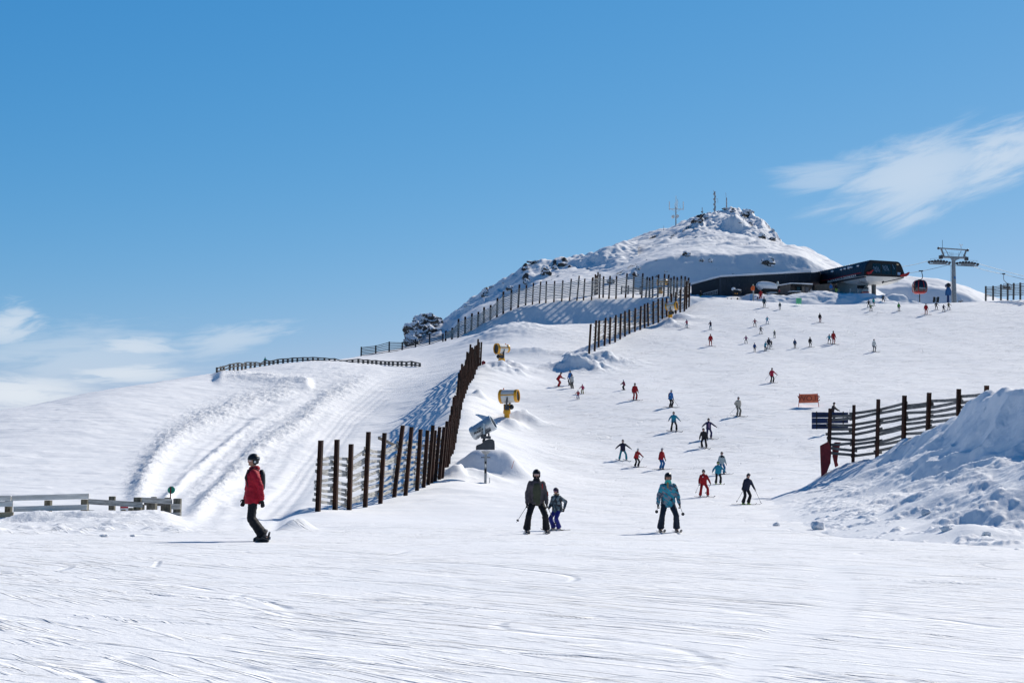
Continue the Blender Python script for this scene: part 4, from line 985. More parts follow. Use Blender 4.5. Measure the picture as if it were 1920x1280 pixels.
# red trim along the roof edge, and the black band with the name
a, b = Lb+(Lf-Lb)*.0, Lb+(Lf-Lb)*1.0
out = Vector((-nrm.y, nrm.x, 0)); sidedir = Vector((-(Lf-Lb).y, (Lf-Lb).x, 0)).normalized()
if sidedir.y > 0: sidedir = -sidedir
sidedir = Vector((-abs(sidedir.x), sidedir.y, 0)).normalized()
a0, b0 = at(1524, 530.8, 261.8), at(1616, 511.3, 244)
m = MB(); m.bar(a0+sidedir*.12, b0+sidedir*.12, .12, .13); m.build('red_trim', REDP, st)
m = MB()
lowA, lowB = at(1532, 535.6, 260.8), at(1622, 520.0, 243)
m.prism([a0+sidedir*.05+Vector((0, 0, -.08)), b0+sidedir*.05+Vector((0, 0, -.08)), at(1620, 513.5, 243.4)+sidedir*.05, lowB+sidedir*.05, lowA+sidedir*.05], sidedir*-.3); m.build('fascia', BLACK, st)
# name on the fascia
pL, pR = at(1553.2, 529.4, 256.0), at(1606.8, 516.6, 245.8)
cen = (pL+pR)/2+sidedir*.16+Vector((0, 0, .06)); xd = (pR-pL)
text_mesh('name_lettering', "McDOUGALL'S CHONDOLA", .62, frame3(cen, xd, (0, 0, 1))@Matrix.Identity(4), matte('sign_white', (.75, .76, .78), .5), st, ext=.02, bold=.012, sx=xd.length/(.62*12.6))
# white underside and side wall
m = MB(); q = [lowA+Vector((0, .5, 0)), lowB+Vector((0, .4, 0)), at(1622, 530, 244.5), at(1600, 536, 248.5), at(1571, 549, 255), at(1560, 549, 257)]
m.prism([at(1560, 530, 256)+Vector((.8, .8, 0)), at(1622, 519, 244)+Vector((.8, .8, 0)), at(1624, 528, 244)+Vector((.8, .8, 0)), at(1607, 549, 247.5)+Vector((.8, .8, 0)), at(1572, 549, 254)+Vector((.8, .8, 0))], (.3, .2, 0)); m.build('side_wall', matte('grey_white_panel', (.50, .50, .48), .5), st)
m = MB(); cb = [Lf, Rf, Rf-axd.normalized()*6, Lf-axd.normalized()*9]
tp = [p+Vector((0, 0, -.05)) for p in cb]; cc0 = sum(tp, Vector())/4
m.loft([tp, [cc0+(p-cc0)*.80+Vector((0, 0, -.75)) for p in tp], [cc0+(p-cc0)*.45+Vector((0, 0, -1.25)) for p in tp]]); m.build('soffit', WHITEP, st)
m = MB(); m.tube([at(1638.3, 553, 246.5), at(1638.3, 525, 246.5)], .38, 20); m.build('pillar', CONC, st, ang=40)
m = MB()
for x in (1630.2, 1633.0): m.bar(at(x, 551, 245.6), at(x+.6, 526, 245.6), .05, .05, (0, 1, 0))
for k in range(9): m.bar(at(1630.3, 548-k*2.6, 245.6), at(1633.2, 548-k*2.6, 245.6), .04, .04)
m.build('ladder', matte('pale_metal', (.45, .45, .45), .5, .3), st)
m = MB(); m.bar(ef(*zq(1382, 562), .2), ef(*zq(1705, 488), .2), .12, .14); m.bar(ef(*zq(1382, 562), .2), ef(*zq(1410, 545), .2), .1, .3); m.build('strut', BLACK, st)
m = MB(); m.prism([ef(*zq(*p), .1) for p in ((1655, 448), (1700, 430), (1740, 425), (1770, 405), (1780, 410), (1762, 450), (1735, 470), (1670, 472))], nrm*.5); m.build('rope_guide', REDP, st)
m = MB(); m.prism([ef(*zq(*p), .1) for p in ((1155, 428), (1150, 400), (1175, 410), (1205, 385), (1240, 370), (1222, 400), (1205, 430), (1180, 438))], nrm*.5); m.build('rope_guide', REDP, st)
for i, (x, y) in enumerate(((868, 372), (915, 362), (965, 358), (1000, 345), (1085, 345), (745, 412))):
    px, py = zq(x, y); m = MB()
    t = .35+.6*(x-700)/450; s_ = section(min(.97, t)); p = s_[4]
    m.ell(p+Vector((0, 0, .05)), (.35, .3, .16+.1*hashf(i, 1)), 9, 6); m.build('snow_patch', SNOWCAP, st, True)
# tan timber wall under the roof at the back
m = MB(); m.prism([at(1528, 553, 250.5), at(1556, 553, 249), at(1556, 531.5, 249), at(1528, 534, 250.5)], (.3, 3, 0)); m.build('timber_wall', TAN, st)
# boarding gates
for i, x in enumerate((1557.5, 1594, 1608)):
    g = thing('boarding_gate', at(x, 550, 243.5), ['grey boarding gate at the left end of the station platform', 'grey boarding gate under the white side wall', 'grey boarding gate beside the waiting chair'][i], 'gate', 'boarding gates under the lift station')
    m = MB(); m.bar(at(x, 552, 243.5), at(x, 537 if i == 0 else 541, 243.5), .24, .3, (0, 1, 0)); m.build('post', GREYM, g)
    m = MB(); m.bar(at(x, 543.5, 243.4), at(x+5, 543.8, 243.2), .06, .08); m.build('bar', GREYM, g)

def chair(name, label, top, drop, w_=1.6, mat=None):
    """a chairlift chair hanging from the rope at 'top'"""
    t = thing(name, top, label, 'lift chair'); mat = mat or GREYM
    m = MB(); m.box(top+Vector((0, 0, .05)), (.5, .18, .22)); m.build('grip', GREYD, t)
    m = MB(); m.tube([top, top+Vector((-.05, 0, -drop*.4)), top+Vector((0, 0, -drop*.65)), top+Vector((.35, 0, -drop*.85)), top+Vector((.5, 0, -drop))], .06, 8); m.build('hanger_arm', mat, t)
    c = top+Vector((.5, 0, -drop))
    m = MB(); m.tube([c+Vector((-w_/2, -.2, -.9)), c+Vector((-w_/2, -.1, -.35)), c+Vector((-w_/2+.2, 0, 0)), c+Vector((w_/2-.2, 0, 0)), c+Vector((w_/2, -.1, -.35)), c+Vector((w_/2, -.2, -.9))], .05, 8)
    m.tube([c+Vector((-w_/2, .2, -.9)), c+Vector((w_/2, .2, -.9))], .05, 8); m.build('frame', mat, t)
    m = MB(); m.loft([[c+Vector((x, -.55, -.95)), c+Vector((x, .15, -1.0)), c+Vector((x, .22, -.9)), c+Vector((x, -.5, -.85))] for x in np.linspace(-w_/2+.05, w_/2-.05, 4)]); m.build('seat', BLACK, t)
    m = MB(); m.loft([[c+Vector((x, .15, -.9)), c+Vector((x, .3, -.35)), c+Vector((x, .36, -.37)), c+Vector((x, .23, -.92))] for x in np.linspace(-w_/2+.05, w_/2-.05, 4)]); m.build('backrest', BLACK, t)
    return t
chair('lift_chair', 'grey chair waiting under the white soffit of the station', at(1611, 518.5, 246), 1.15, 2.0)
cb_ = thing('gondola_cabin', at(1623, 549, 246), 'red and white gondola cabin half hidden beside the station pillar', 'gondola')
m = MB(); m.loft([[at(x, y, 246+d) for x, y in ((1617.5, 547), (1618, 540), (1621, 537.5), (1629, 538.5), (1629, 547))] for d in (0, 1.4)]); m.build('cabin', matte('cabin_pale', (.42, .47, .52), .4), cb_, bevel=.04)
m = MB(); m.prism([at(1617, 549, 245.9), at(1629.5, 549, 245.9), at(1629.5, 546.8, 245.9), at(1617, 546.6, 245.9)], (0, 1.5, 0)); m.build('sill', REDP, cb_)

# ------------------------------------------------------------------ lift tower, ropes and cabins
tw = thing('lift_tower', at(1789, 568, 250), 'tall grey steel lift tower with a working gantry and two rows of sheaves', 'lift tower')
def z17(x, y, Y=250): return at(1700+x/8.53, 450+y/8.53, Y)
m = MB(); m.tube([z17(760, 1010), z17(750, 400), z17(748, 300)], [.46, .33, .33], 20); m.build('pole', GREYM, tw, ang=40)
m = MB(); m.loft([[z17(x, y, 250+d) for x, y in ((690, 275), (720, 330), (730, 345), (775, 345), (790, 325), (850, 300), (850, 285))] for d in (-.3, .3)]); m.bar(z17(520, 268), z17(975, 288), .45, .32); m.build('crossarm', GREYM, tw)
m = MB()
for p, q in (((545, 140), (590, 262)), ((945, 168), (905, 278)), ((560, 140), (600, 262)), ((955, 168), (918, 278))): m.bar(z17(*p), z17(*q), .16, .2, (0, 1, 0))
for p, q in (((612, 140), (682, 265)), ((872, 172), (828, 268)), ((590, 262), (545, 232)), ((905, 232), (960, 275))): m.bar(z17(*p), z17(*q), .09, .09, (0, 1, 0))
m.bar(z17(500, 128), z17(985, 162), .22, .2); m.build('gantry', GREYM, tw)
for x, y in ((510, 132), (975, 164)):
    m = MB(); m.ell(z17(x, y), (.24, .3, .24), 12, 8); m.build('pulley', GREYD, tw, True)
m = MB()
for x0, x1, y in ((600, 690, 200), (690, 830, 215), (690, 830, 240), (745, 745, 0)):
    if y: m.bar(z17(x0, y, 249.6), z17(x1, y+4, 249.6), .035, .035)
for x in (600, 655, 690, 712, 740, 830, 885): m.bar(z17(x, 190, 249.6), z17(x, 268, 249.6), .035, .035, (0, 1, 0))
for a_, b_ in (((380, 300), (500, 292)), ((1010, 325), (1125, 330))):
    m.bar(z17(*a_, 249.6), z17(*b_, 249.6), .035, .035)
    for k in (0, .5, 1): m.bar(z17(a_[0]+(b_[0]-a_[0])*k, a_[1], 249.6), z17(a_[0]+(b_[0]-a_[0])*k, a_[1]+50, 249.6), .035, .035, (0, 1, 0))
m.build('railing', GREYM, tw)
for (x0, y0, x1, y1) in ((362, 352, 690, 362), (810, 372, 1140, 388)):
    m = MB(); m.bar(z17(x0, y0+28), z17(x1, y1+28), .3, .16); m.bar(z17(x0+60, y0+8), z17(x1-60, y1+8), .2, .5); m.build('sheave_frame', GREYM, tw)
    for k in range(8):
        u = k/7; x, y = x0+(x1-x0)*u, y0+(y1-y0)*u-26*math.sin(PI*u)
        c = z17(x, y, 249.7); m = MB(); m.tube([c, c+Vector((0, .3, 0))], .22, 16); m.build('sheave', GREYD, tw, ang=40)
m = MB(); m.box(z17(545, 275), (.6, .5, .6)); m.box(z17(955, 300), (.6, .5, .6)); m.build('bracket', GREYD, tw)
m = MB()
for x in (706, 720): m.bar(z17(x, 960, 249.5), z17(x, 400, 249.5), .04, .04, (0, 1, 0))
for k in range(26): m.bar(z17(706, 950-k*21, 249.5), z17(720, 950-k*21, 249.5), .035, .035)
m.build('ladder', GREYM, tw)
m = MB(); m.tube([z17(572, 135), z17(571, 0)], .035, 6); m.build('whip_antenna', GREYD, tw)
m = MB(); m.tube([z17(872, 160), z17(868, 92)], .05, 6); m.tube([z17(850, 70), z17(868, 92), z17(890, 78)], .03, 6)
m.ell(z17(850, 68), (.09, .09, .09), 8, 6); m.ell(z17(890, 76), (.09, .09, .09), 8, 6); m.ell(z17(868, 88), (.1, .1, .1), 8, 6); m.build('anemometer', WHITEP, tw)
m = MB(); m.box(z17(770, 600, 249.5), (.32, .04, .42)); m.build('number_plate', matte('plate_blue', (.05, .16, .4), .5), tw)
def rope(name, label, pts, r=.032):
    m = MB(); P_ = [at(*p) for p in pts]; q = []
    for i in range(len(P_)-1):
        for k in range(8):
            u = k/8; p = P_[i]+(P_[i+1]-P_[i])*u; q.append(p-Vector((0, 0, .12*math.sin(PI*u)*(1 if i != 1 else 0))))
    q.append(P_[-1]); m.tube(q, r, 6); o = m.build(name, GREYD, None); tag(o, label, 'cable'); return o
rope('haul_rope', 'upper steel haul rope running over the lift tower sheaves', [(1690, 500, 244.5), (1741, 489, 250), (1835, 494.5, 250), (1960, 527, 262)])
rope('haul_rope', 'lower steel haul rope carrying the red gondola cabin and the empty chair', [(1702, 512.3, 244.5), (1776, 497.2, 250), (1824, 499.5, 250), (1882, 514, 254), (1960, 531, 262)])
# red gondola cabin
gc = thing('gondola_cabin', at(1724, 550, 246.2), 'red gondola cabin with dark windows hanging in front of the shaded hill', 'gondola')
def zg(x, y, Y=246.2): return at(1700+x/8.53, 450+y/8.53, Y)
m = MB(); m.box(zg(228, 495), (.7, .25, .2)); m.build('grip', GREYD, gc)
m = MB(); m.tube([zg(240, 495), zg(244, 530), zg(255, 570), zg(250, 610), zg(232, 632), zg(185, 636)], .07, 8); m.tube([zg(175, 640), zg(265, 655)], .06, 8); m.build('hanger_arm', GREYD, gc)
cc_g = zg(208, 750); W_, H_, D_g = 1.22, 1.15, 1.0
prof = [(-1, .72), (-.86, .86), (-.55, .97), (-.1, 1.0), (.3, .98), (.65, .88), (.88, .72), (1, .60)]
def gring(zf, rf, k=1.0, n=28):
    out = []
    for i in range(n):
        a = 2*PI*i/n; c, s_ = math.cos(a), math.sin(a); e = .62
        out.append(cc_g+Vector((W_*rf*k*math.copysign(abs(c)**e, c), D_g*rf*k*math.copysign(abs(s_)**e, s_), H_*zf)))
    return out
m = MB(); m.loft([gring(z_, r_, .975) for z_, r_ in prof[1:-1]]); m.build('window', GLASS, gc, ang=50)
m = MB(); m.loft([gring(-1, .68), gring(-.93, .76), gring(-.80, .87), gring(-.74, .90), gring(-.74, .86), gring(-.95, .65)]); m.build('floor_shell', REDP, gc, ang=40)
m = MB(); m.loft([gring(.86, .76), gring(.93, .70), gring(1.0, .55), gring(1.02, .3)]); m.build('roof', matte('cabin_roof_red', (.10, .015, .02), .4), gc, ang=40)
m = MB()
for i in (2, 12, 16, 26, 20, 22):
    m.tube([gring(z_, r_, 1.0)[i] for z_, r_ in prof[1:-1]], .055 if i not in (20,) else .07, 6)
m.build('frame', REDP, gc)
m = MB(); a_, b_ = zg(200, 765, 245.15), zg(300, 772, 245.15); m.bar(a_, b_, .05, .22, (0, 0, 1)); m.build('ski_rack', matte('rack_pale', (.30, .33, .36), .4), gc)
chair('lift_chair', 'empty grey chair hanging from the rope above the right edge fence', at(1882, 514, 250), 1.7, 1.5)
pl = thing('marker_post', at(1724.4, 562, 249), 'thin dark post standing under the red gondola cabin', 'post'); m = MB(); m.tube([at(1724.4, 566, 249), at(1724.2, 548, 249)], .09, 8); m.build('post', BLACK, pl)
# blue covered snow gun at the tower foot
bgun = thing('snow_gun', at(1777, 567, 241), 'snow gun wrapped in a blue cover at the foot of the lift tower', 'snow gun')
m = MB(); m.tube([z17(663, 1000, 241), z17(663, 880, 241)], .22, 10); m.build('stand', BLUEP, bgun)
m = MB(); m.loft([[z17(x, y, 241+d) for x, y in ((615, 885), (620, 800), (640, 760), (690, 755), (715, 800), (712, 885))] for d in (-.45, -.2, .2, .45)]); m.build('cover', BLUEC, bgun, bevel=.06)
m = MB(); a_ = z17(655, 730, 241); m.tube([a_+Vector((.0, -.5, .02)), a_+Vector((0, .4, .02))], [.40, .36], 18); m.build('barrel', BLUEP, bgun, ang=40)
m = MB(); m.tube([a_+Vector((.0, -.54, .02)), a_+Vector((0, -.5, .02))], .33, 18); m.build('grille', BLACK, bgun)
gp = thing('crash_pads', at(1755, 567, 240.5), 'pair of black padded posts with a snowy board between them', 'barrier')
for x in (1751.3, 1758.8):
    m = MB(); m.bar(at(x-.6, 567, 240.5), at(x+.5, 556.5, 240.5), .3, .25, (0, 1, 0)); m.build('pad', BLACK, gp)
m = MB(); m.prism([at(1752.5, 566, 240.6), at(1757.8, 566, 240.6), at(1757.5, 557.5, 240.6), at(1753, 557.5, 240.6)], (0, .1, 0)); m.build('board', matte('snowy_board', (.5, .55, .6), .7), gp)

# ------------------------------------------------------------------ masts on the summit
MAST = matte('frosted_steel', (.34, .36, .38), .5, .2, .3, 2)
def mast(lab, px, pb, pt, Y, r=.12, parts=()):
    t = thing('antenna_mast', at(px, pb, Y), lab, 'antenna mast', 'masts on the summit')
    m = MB(); m.tube([at(px, pb+4, Y), at(px, pt, Y)], [r, r*.75], 8); m.build('pole', MAST, t); return t
def z18(x, y, Y): return at(1180+x/4.571, 340+y/4.571, Y)
Ym = 326
t = mast('white mast with a crossarm, two uprights and drum antennas on the left shoulder', 1267.3, 427, 388, Ym, .16)
m = MB(); m.bar(z18(342, 238, Ym), z18(465, 240, Ym), .14, .16); m.bar(z18(360, 238, Ym), z18(400, 265, Ym), .06, .06, (0, 1, 0)); m.bar(z18(445, 240, Ym), z18(402, 265, Ym), .06, .06, (0, 1, 0)); m.build('crossarm', WHITEP, t)
for x in (343, 462):
    m = MB(); m.tube([z18(x, 245, Ym), z18(x, 174, Ym)], .10, 8); m.build('upright_antenna', WHITEP, t)
m = MB(); m.tube([z18(401, 240, Ym), z18(400, 124, Ym)], [.12, .05], 8); m.tube([z18(411, 236, Ym), z18(411, 160, Ym)], .06, 8); m.tube([z18(391, 236, Ym), z18(391, 185, Ym)], .05, 8); m.build('whip_antenna', WHITEP, t)
m = MB(); m.tube([z18(412, 150, Ym), z18(440, 232, Ym)], .02, 4); m.build('stay_wire', MAST, t)
for x, y in ((376, 302), (412, 298)):
    m = MB(); c = z18(x, y, Ym-.3); m.tube([c, c+Vector((0, .5, 0))], .38, 14); m.build('drum_antenna', WHITEP, t)
t = mast('thick dark mast with panel antennas, tallest on the summit', 1340.4, 402, 359, 333, .20)
m = MB()
for k in range(7):
    c = z18(724+(k % 2)*14, 110+k*22, 333); m.box(c, (.22, .3, .42))
m.build('panel_antenna', MAST, t)
m = MB(); m.tube([z18(727, 100, 333), z18(722, 76, 333)], .05, 6); m.bar(z18(738, 150, 333), z18(762, 150, 333), .04, .04); m.tube([z18(758, 148, 333), z18(758, 185, 333)], .03, 6); m.build('whip_antenna', MAST, t)
t = mast('shorter mast with a thin whip, nearest the summit boulder', 1362.3, 393, 371, 335, .18)
m = MB(); m.tube([z18(830, 142, 335), z18(826, 96, 335)], .04, 6); m.build('whip_antenna', MAST, t)
t = mast('small thin mast above the rocky shoulder left of the tallest mast', 1316.6, 404, 389, 330, .10)
m = MB(); m.box(z18(624, 262, 330), (.5, .2, .3)); m.build('panel_antenna', MAST, t)
t = mast('tiny thin pole on the skyline left of the crossarm mast', 1244.4, 431, 423.5, 322, .06)

# ------------------------------------------------------------------ rocks
def rock_mesh(seed, sub=3, ax=(1, 1, 1)):
    bm = bmesh.new(); bmesh.ops.create_icosphere(bm, subdivisions=sub, radius=1)
    co = np.array([v.co for v in bm.verts]); s_ = seed*17.3
    n = fbm(co[:, 0]*1.3+s_, co[:, 1]*1.3+co[:, 2]*1.1, 4, seed, .6); n2 = fbm(co[:, 2]*1.5+s_, co[:, 0]-co[:, 1]*1.2, 4, seed+9, .6)
    rid = 1-np.abs(vnoise(co[:, 0]*2+co[:, 2]+s_, co[:, 1]*2-co[:, 2]*1.4, seed+3))
    k = 1+.28*n+.22*n2+.25*(rid-.6)
    k = np.round(k*5)/5*.45+k*.55
    for i, v in enumerate(bm.verts): v.co = Vector(co[i]*k[i])*1.0; v.co.x *= ax[0]; v.co.y *= ax[1]; v.co.z *= ax[2]
    me = bpy.data.meshes.new('rock'); bm.to_mesh(me); bm.free(); return me
nrock = 0
def rock(px, py, w_, h_, label, group='rocks breaking through the summit snow', Y=None, sub=3, depth=.8):
    global nrock
    nrock += 1
    h = hit(px, py+h_*.3) if Y is None else None
    p = h if h is not None else at(px, py, Y or 300)
    Yr = p.y; s_ = F/Yr; c = at(px, py, Yr+.2)
    me = rock_mesh(nrock, sub, (w_/2/s_, w_/2/s_*depth, h_/2/s_))
    o = link('rock', me, ROCK); o.location = c+Vector((0, w_/s_*.18, -h_/s_*.10)); o.rotation_euler = (0, 0, 0); tag(o, label, 'rock', group)
    return o
big = [(1402, 398, 23, 22, 'large rime-crusted boulder at the very top of the summit'), (1441, 491, 23, 22, 'large dark rock in the blue shaded face right of centre'),
       (1316, 489, 9, 10, 'dark rock in the shaded face, left one of two below the summit'), (1333, 489, 9, 12, 'narrow dark rock in the shaded face, right one of two below the summit'),
       (1288, 477, 17, 12, 'slanting dark rock at the upper edge of the shaded face'), (1190, 514, 14, 13, 'dark rock behind the posts, lower of two at the start of the shade'), (1195, 503, 10, 10, 'dark rock behind the posts, upper of two at the start of the shade'),
       (1146, 528, 15, 14, 'broad dark rock just behind the bend of the crest fence'), (1233, 519, 11, 9, 'small slanting rock above the yellow snow gun behind the fence'), (1249, 509, 7, 7, 'small dark stone in the shade above the tall posts'),
       (1310, 413, 19, 10, 'jagged dark outcrop under the small thin mast'), (1327, 409, 12, 5, 'low dark outcrop left of the tallest mast'), (1362, 391, 16, 4, 'low rock rim under the short mast'),
       (1429, 442, 12, 14, 'grey rock on the steep right side of the summit, left of two'), (1449, 447, 13, 9, 'grey rock on the steep right side of the summit, right of two'), (1449, 432, 6, 9, 'narrow rock on the right skyline of the summit'), (1408, 417, 9, 6, 'small rock just below the summit boulder'),
       (1374, 396, 9, 6, 'small rock left of the summit boulder'), (1386, 417, 10, 4, 'flat rock in the hollow below the summit'),
       (1003, 491, 28, 8, 'flat capped rock on the skyline of the back ridge'), (987, 502, 17, 11, 'dark rock just under the flat capped rock on the back ridge'), (1023, 508, 18, 21, 'tall broken outcrop on the back ridge'),
       (1041, 502, 9, 11, 'small outcrop between two larger ones on the back ridge'), (1058, 495, 20, 10, 'dark outcrop where the back ridge meets the summit slope'), (987, 528, 13, 12, 'pointed dark rock above the crest fence'),
       (957, 540, 17, 10, 'snow-plastered rock above the crest fence'), (909, 550, 12, 19, 'dark outcrop on the left skyline below the back ridge'), (923, 537, 10, 5, 'small flat rock on the left skyline below the back ridge')]
for b in big: rock(*b)
# the crag at the left end of the ridge, in several blocks
crag = thing('rock_crag', at(795, 640, 285), 'big snow-plastered rocky crag on the skyline left of the summit slope', 'rock crag')
for i, (px, py, w_, h_, Y) in enumerate(((798, 606, 46, 34, 290), (782, 622, 40, 34, 287), (775, 636, 30, 24, 284), (812, 612, 34, 30, 292), (806, 630, 44, 34, 288), (822, 622, 30, 40, 294), (790, 598, 24, 20, 291), (768, 640, 18, 14, 283), (815, 600, 26, 16, 294), (795, 640, 50, 16, 288))):
    me = rock_mesh(60+i, 4, (w_/2/(F/Y), w_/2/(F/Y)*.7, h_/2/(F/Y))); me.transform(Matrix.Translation(at(px, py, Y))); link('rock_block', me, ROCK, crag)
rs = random.Random(5)
small = [(1225, 443), (1233, 441), (1262, 441), (1256, 446), (1270, 437), (1282, 433), (1290, 430), (1296, 426), (1303, 430), (1312, 432), (1322, 437), (1248, 457), (1225, 460), (1228, 492), (1213, 487), (1237, 489), (1338, 479), (1351, 478), (1360, 517), (1374, 514), (1375, 508), (1394, 489), (1408, 485), (1419, 482), (1435, 464), (1440, 463), (1386, 508), (1343, 505), (1290, 455),
         (1204, 497), (1170, 512), (1163, 515), (1120, 505), (1104, 503), (1075, 516), (1047, 518), (1035, 524), (874, 574), (945, 530), (1274, 444), (1306, 444), (1340, 436), (1185, 471), (1196, 465)]
rows_ = {'l': ('small dark stone poking through the sunlit summit slope', 'small stones on the sunlit slope'), 's': ('small dark stone in the blue shaded face of the hill', 'small stones in the shaded face')}
for i, (px, py) in enumerate(small):
    k = 's' if py > 474 and px > 1190 else 'l'; w_ = 2.2+3.6*rs.random()**2
    rock(px, py, w_*1.3, w_*.62, rows_[k][0], rows_[k][1], sub=2)
bl = hit(1803, 565); 
rock(1802.5, 563.5, 9, 5.5, 'brown snow-capped boulder at the foot of the lift tower', 'rocks by the lift tower', Y=242)

# ------------------------------------------------------------------ snow cannons
def cannon(label, base, top_c, Y, axis, L_, r0, r1, style='y', pipe_r=.22, text=None):
    """base: (px, py) of the pipe foot; top_c: (px, py) of the barrel centre; axis: world direction of the outlet"""
    b = at(*base, Y); c = at(*top_c, Y); t = thing('snow_cannon', b, label, 'snow cannon', 'snow cannons beside the piste')
    ax = Vector(axis).normalized(); side_ = ax.cross(Vector((0, 0, 1))).normalized(); upv = side_.cross(ax)
    H = c.z-b.z
    if style == 'y':
        m = MB(); m.tube([b-Vector((0, 0, .6)), b+Vector((0, 0, H*.42))], pipe_r, 16); m.build('pipe', YEL, t, ang=40)
        m = MB(); m.tube([b+Vector((0, 0, H*.42)), b+Vector((0, 0, H*.52))], pipe_r*1.35, 16); m.tube([b+Vector((0, 0, H*.5)), b+Vector((0, 0, H*.66))], pipe_r*.6, 12); m.build('swivel', YEL if text != 'g' else GREYM, t, ang=40)
        m = MB(); bc = b+Vector((0, -.12, H*.60)); 
        m.box(bc-side_*.05+Vector((0, 0, .06)), (.62, .4, .62)); m.build('control_box', YEL, t, bevel=.03)
        m = MB(); m.box(bc+Vector((0, -.23, .05)), (.42, .04, .42)); m.build('control_door', GREYD if text != 'g' else GREYM, t, bevel=.01)
        m = MB(); m.bar(c-side_*r0*.95-upv*.1, bc-side_*.3+Vector((0, 0, -.1)), .08, .35, side_); m.bar(c+side_*r0*.95-upv*.1, bc+side_*.3+Vector((0, 0, -.1)), .08, .35, side_); m.build('yoke', GREYD, t, bevel=.01)
        m = MB(); q = bc+ax*.42+Vector((0, .1, .1)); m.ell(q, (.24, .22, .24), 12, 8); m.build('compressor', BLACK, t, True)
    def ring(s0, r): 
        return [c+ax*s0+(side_*math.cos(2*PI*k/28)+upv*math.sin(2*PI*k/28))*r for k in range(28)]
    bm_ = SILV if style == 'g' else WHITEP
    m = MB(); m.loft([ring(-L_/2+.1, r0*.98), ring(-L_*.3, r0), ring(0, (r0+r1)/2*1.02), ring(L_/2-.12, r1)], cap=False)
    m.loft([ring(L_/2-.12, r1-.03), ring(0, (r0+r1)/2*.98-.03), ring(-L_/2+.1, r0*.98-.03)], cap=False); m.build('barrel', bm_, t, ang=40)
    rm = YEL if style == 'y' else SILV
    m = MB(); m.loft([ring(-L_/2+.12, r0*1.0), ring(-L_/2+.12, r0*1.05), ring(-L_/2-.08, r0*1.04), ring(-L_/2-.16, r0*.90), ring(-L_/2-.1, r0*.86), ring(-L_/2+.1, r0*.9)], cap=False); m.build('inlet_ring', rm, t, ang=40)
    m = MB(); m.loft([ring(L_/2-.22, r1*1.0), ring(L_/2-.22, r1*1.05), ring(L_/2+.04, r1*1.05), ring(L_/2+.04, r1*.88), ring(L_/2-.2, r1*.88)], cap=False); m.build('outlet_ring', rm if style == 'y' else SILV, t, ang=40)
    m = MB(); m.tube([c+ax*(L_/2-.1), c+ax*(L_/2-.06)], r1*.9, 28); m.build('nozzle_plate', BLACK, t)
    m = MB(); m.tube([c-ax*(L_/2+.02), c-ax*(L_/2-.04)], r0*.88, 28)
    for k in range(8):
        a = PI*k/8; d = side_*math.cos(a)+upv*math.sin(a); m.bar(c-ax*(L_/2+.07)-d*r0*.86, c-ax*(L_/2+.07)+d*r0*.86, .02, .02)
    m.build('fan_grille', BLACK, t)
    if style == 'y':
        m = MB()
        for a in (.15, PI-.15):
            d = side_*math.cos(a)+upv*math.sin(a); d2 = side_*math.cos(a+.16)+upv*math.sin(a+.16)
            m.bar(c+d*r0*1.0-ax*L_*.46, c+d*r1*1.02+ax*L_*.44, .03, .10, d.cross(ax))
        m.build('side_stripe', YEL, t)
        m = MB(); m.tube([c-ax*L_*.35+upv*r0, c-ax*L_*.35+upv*(r0+.14)], .05, 8); m.build('beacon', matte('beacon_orange', (.8, .15, .03), .4), t)
    return t, c, ax, side_, upv, b
# 1: upper, dark intake facing left
cannon('yellow snow cannon, dark opening turned left, near the far end of the tall fence', (940.5, 694), (941, 653.5), 164.5, (-.86, -.5, -.06), 1.5, .46, .62, 'y', .30)
# 2: middle
cannon('yellow and white snow cannon pointing right, behind the grey one', (950.3, 799), (955.5, 742.5), 128, (.93, -.30, .03), 1.55, .62, .56, 'y', .25)
# 3: by the upper fence
cannon('yellow and white snow cannon with black outlet facing right, beside the upper fence', (1256.7, 609), (1259.5, 574), 211, (.88, -.42, .05), 1.55, .52, .60, 'y', .26)
# 4: behind the crest fence
cannon('yellow snow cannon half hidden behind the slats of the crest fence', (1238.5, 562), (1241, 529.5), 246, (-.9, .3, .05), 1.6, .52, .46, 'y', .3)
# 5: grey one on a slim post
def zk(x, y, Y=84): return at(870+x/8.53, 770+y/8.53, Y)
t, c, ax, sd_, upv, b = cannon('silver snow cannon tilted up on a slim grey post, nearest the camera', (910, 907), (906.5, 801.5), 84, (.84, -.18, .47), 1.28, .40, .44, 'g')
m = MB(); m.tube([zk(340, 1190)-Vector((0, 0, .4)), zk(348, 640)], .105, 4); m.build('post', GREYM, t)
m = MB(); m.box(zk(343, 960, 83.86), (.11, .02, .26)); m.box(zk(345, 825, 83.86), (.10, .02, .12)); m.build('slot', BLACK, t)
m = MB(); m.box(zk(345, 875, 83.85), (.10, .02, .18)); m.build('sticker', WHITEP, t)
m = MB(); m.bar(zk(275, 742), zk(420, 744), .05, .05); m.build('handle_bar', GREYD, t)
m = MB(); m.tube([zk(350, 690), zk(350, 640)], [.14, .29], 14); m.build('collar', GREYM, t, ang=40)
m = MB(); m.loft([[zk(x, y, 84+d) for x, y in ((190, 622), (190, 575), (200, 552), (225, 540), (275, 522), (320, 485), (360, 458), (400, 448), (455, 452), (485, 480), (492, 540), (492, 622))] for d in (-.32, -.28, .28, .32)]); m.build('cowling', GREYD, t, ang=35)
m = MB(); m.bar(zk(310, 500), zk(345, 350), .16, .22, (0, 1, 0)); m.bar(zk(400, 440), zk(392, 330), .10, .14, (0, 1, 0)); m.bar(zk(275, 400, 83.5), zk(430, 300, 83.5), .10, .16, (0, 1, 0)); m.bar(zk(270, 420, 83.6), zk(430, 425, 83.6), .14, .16); m.build('yoke', GREYD, t, bevel=.01)
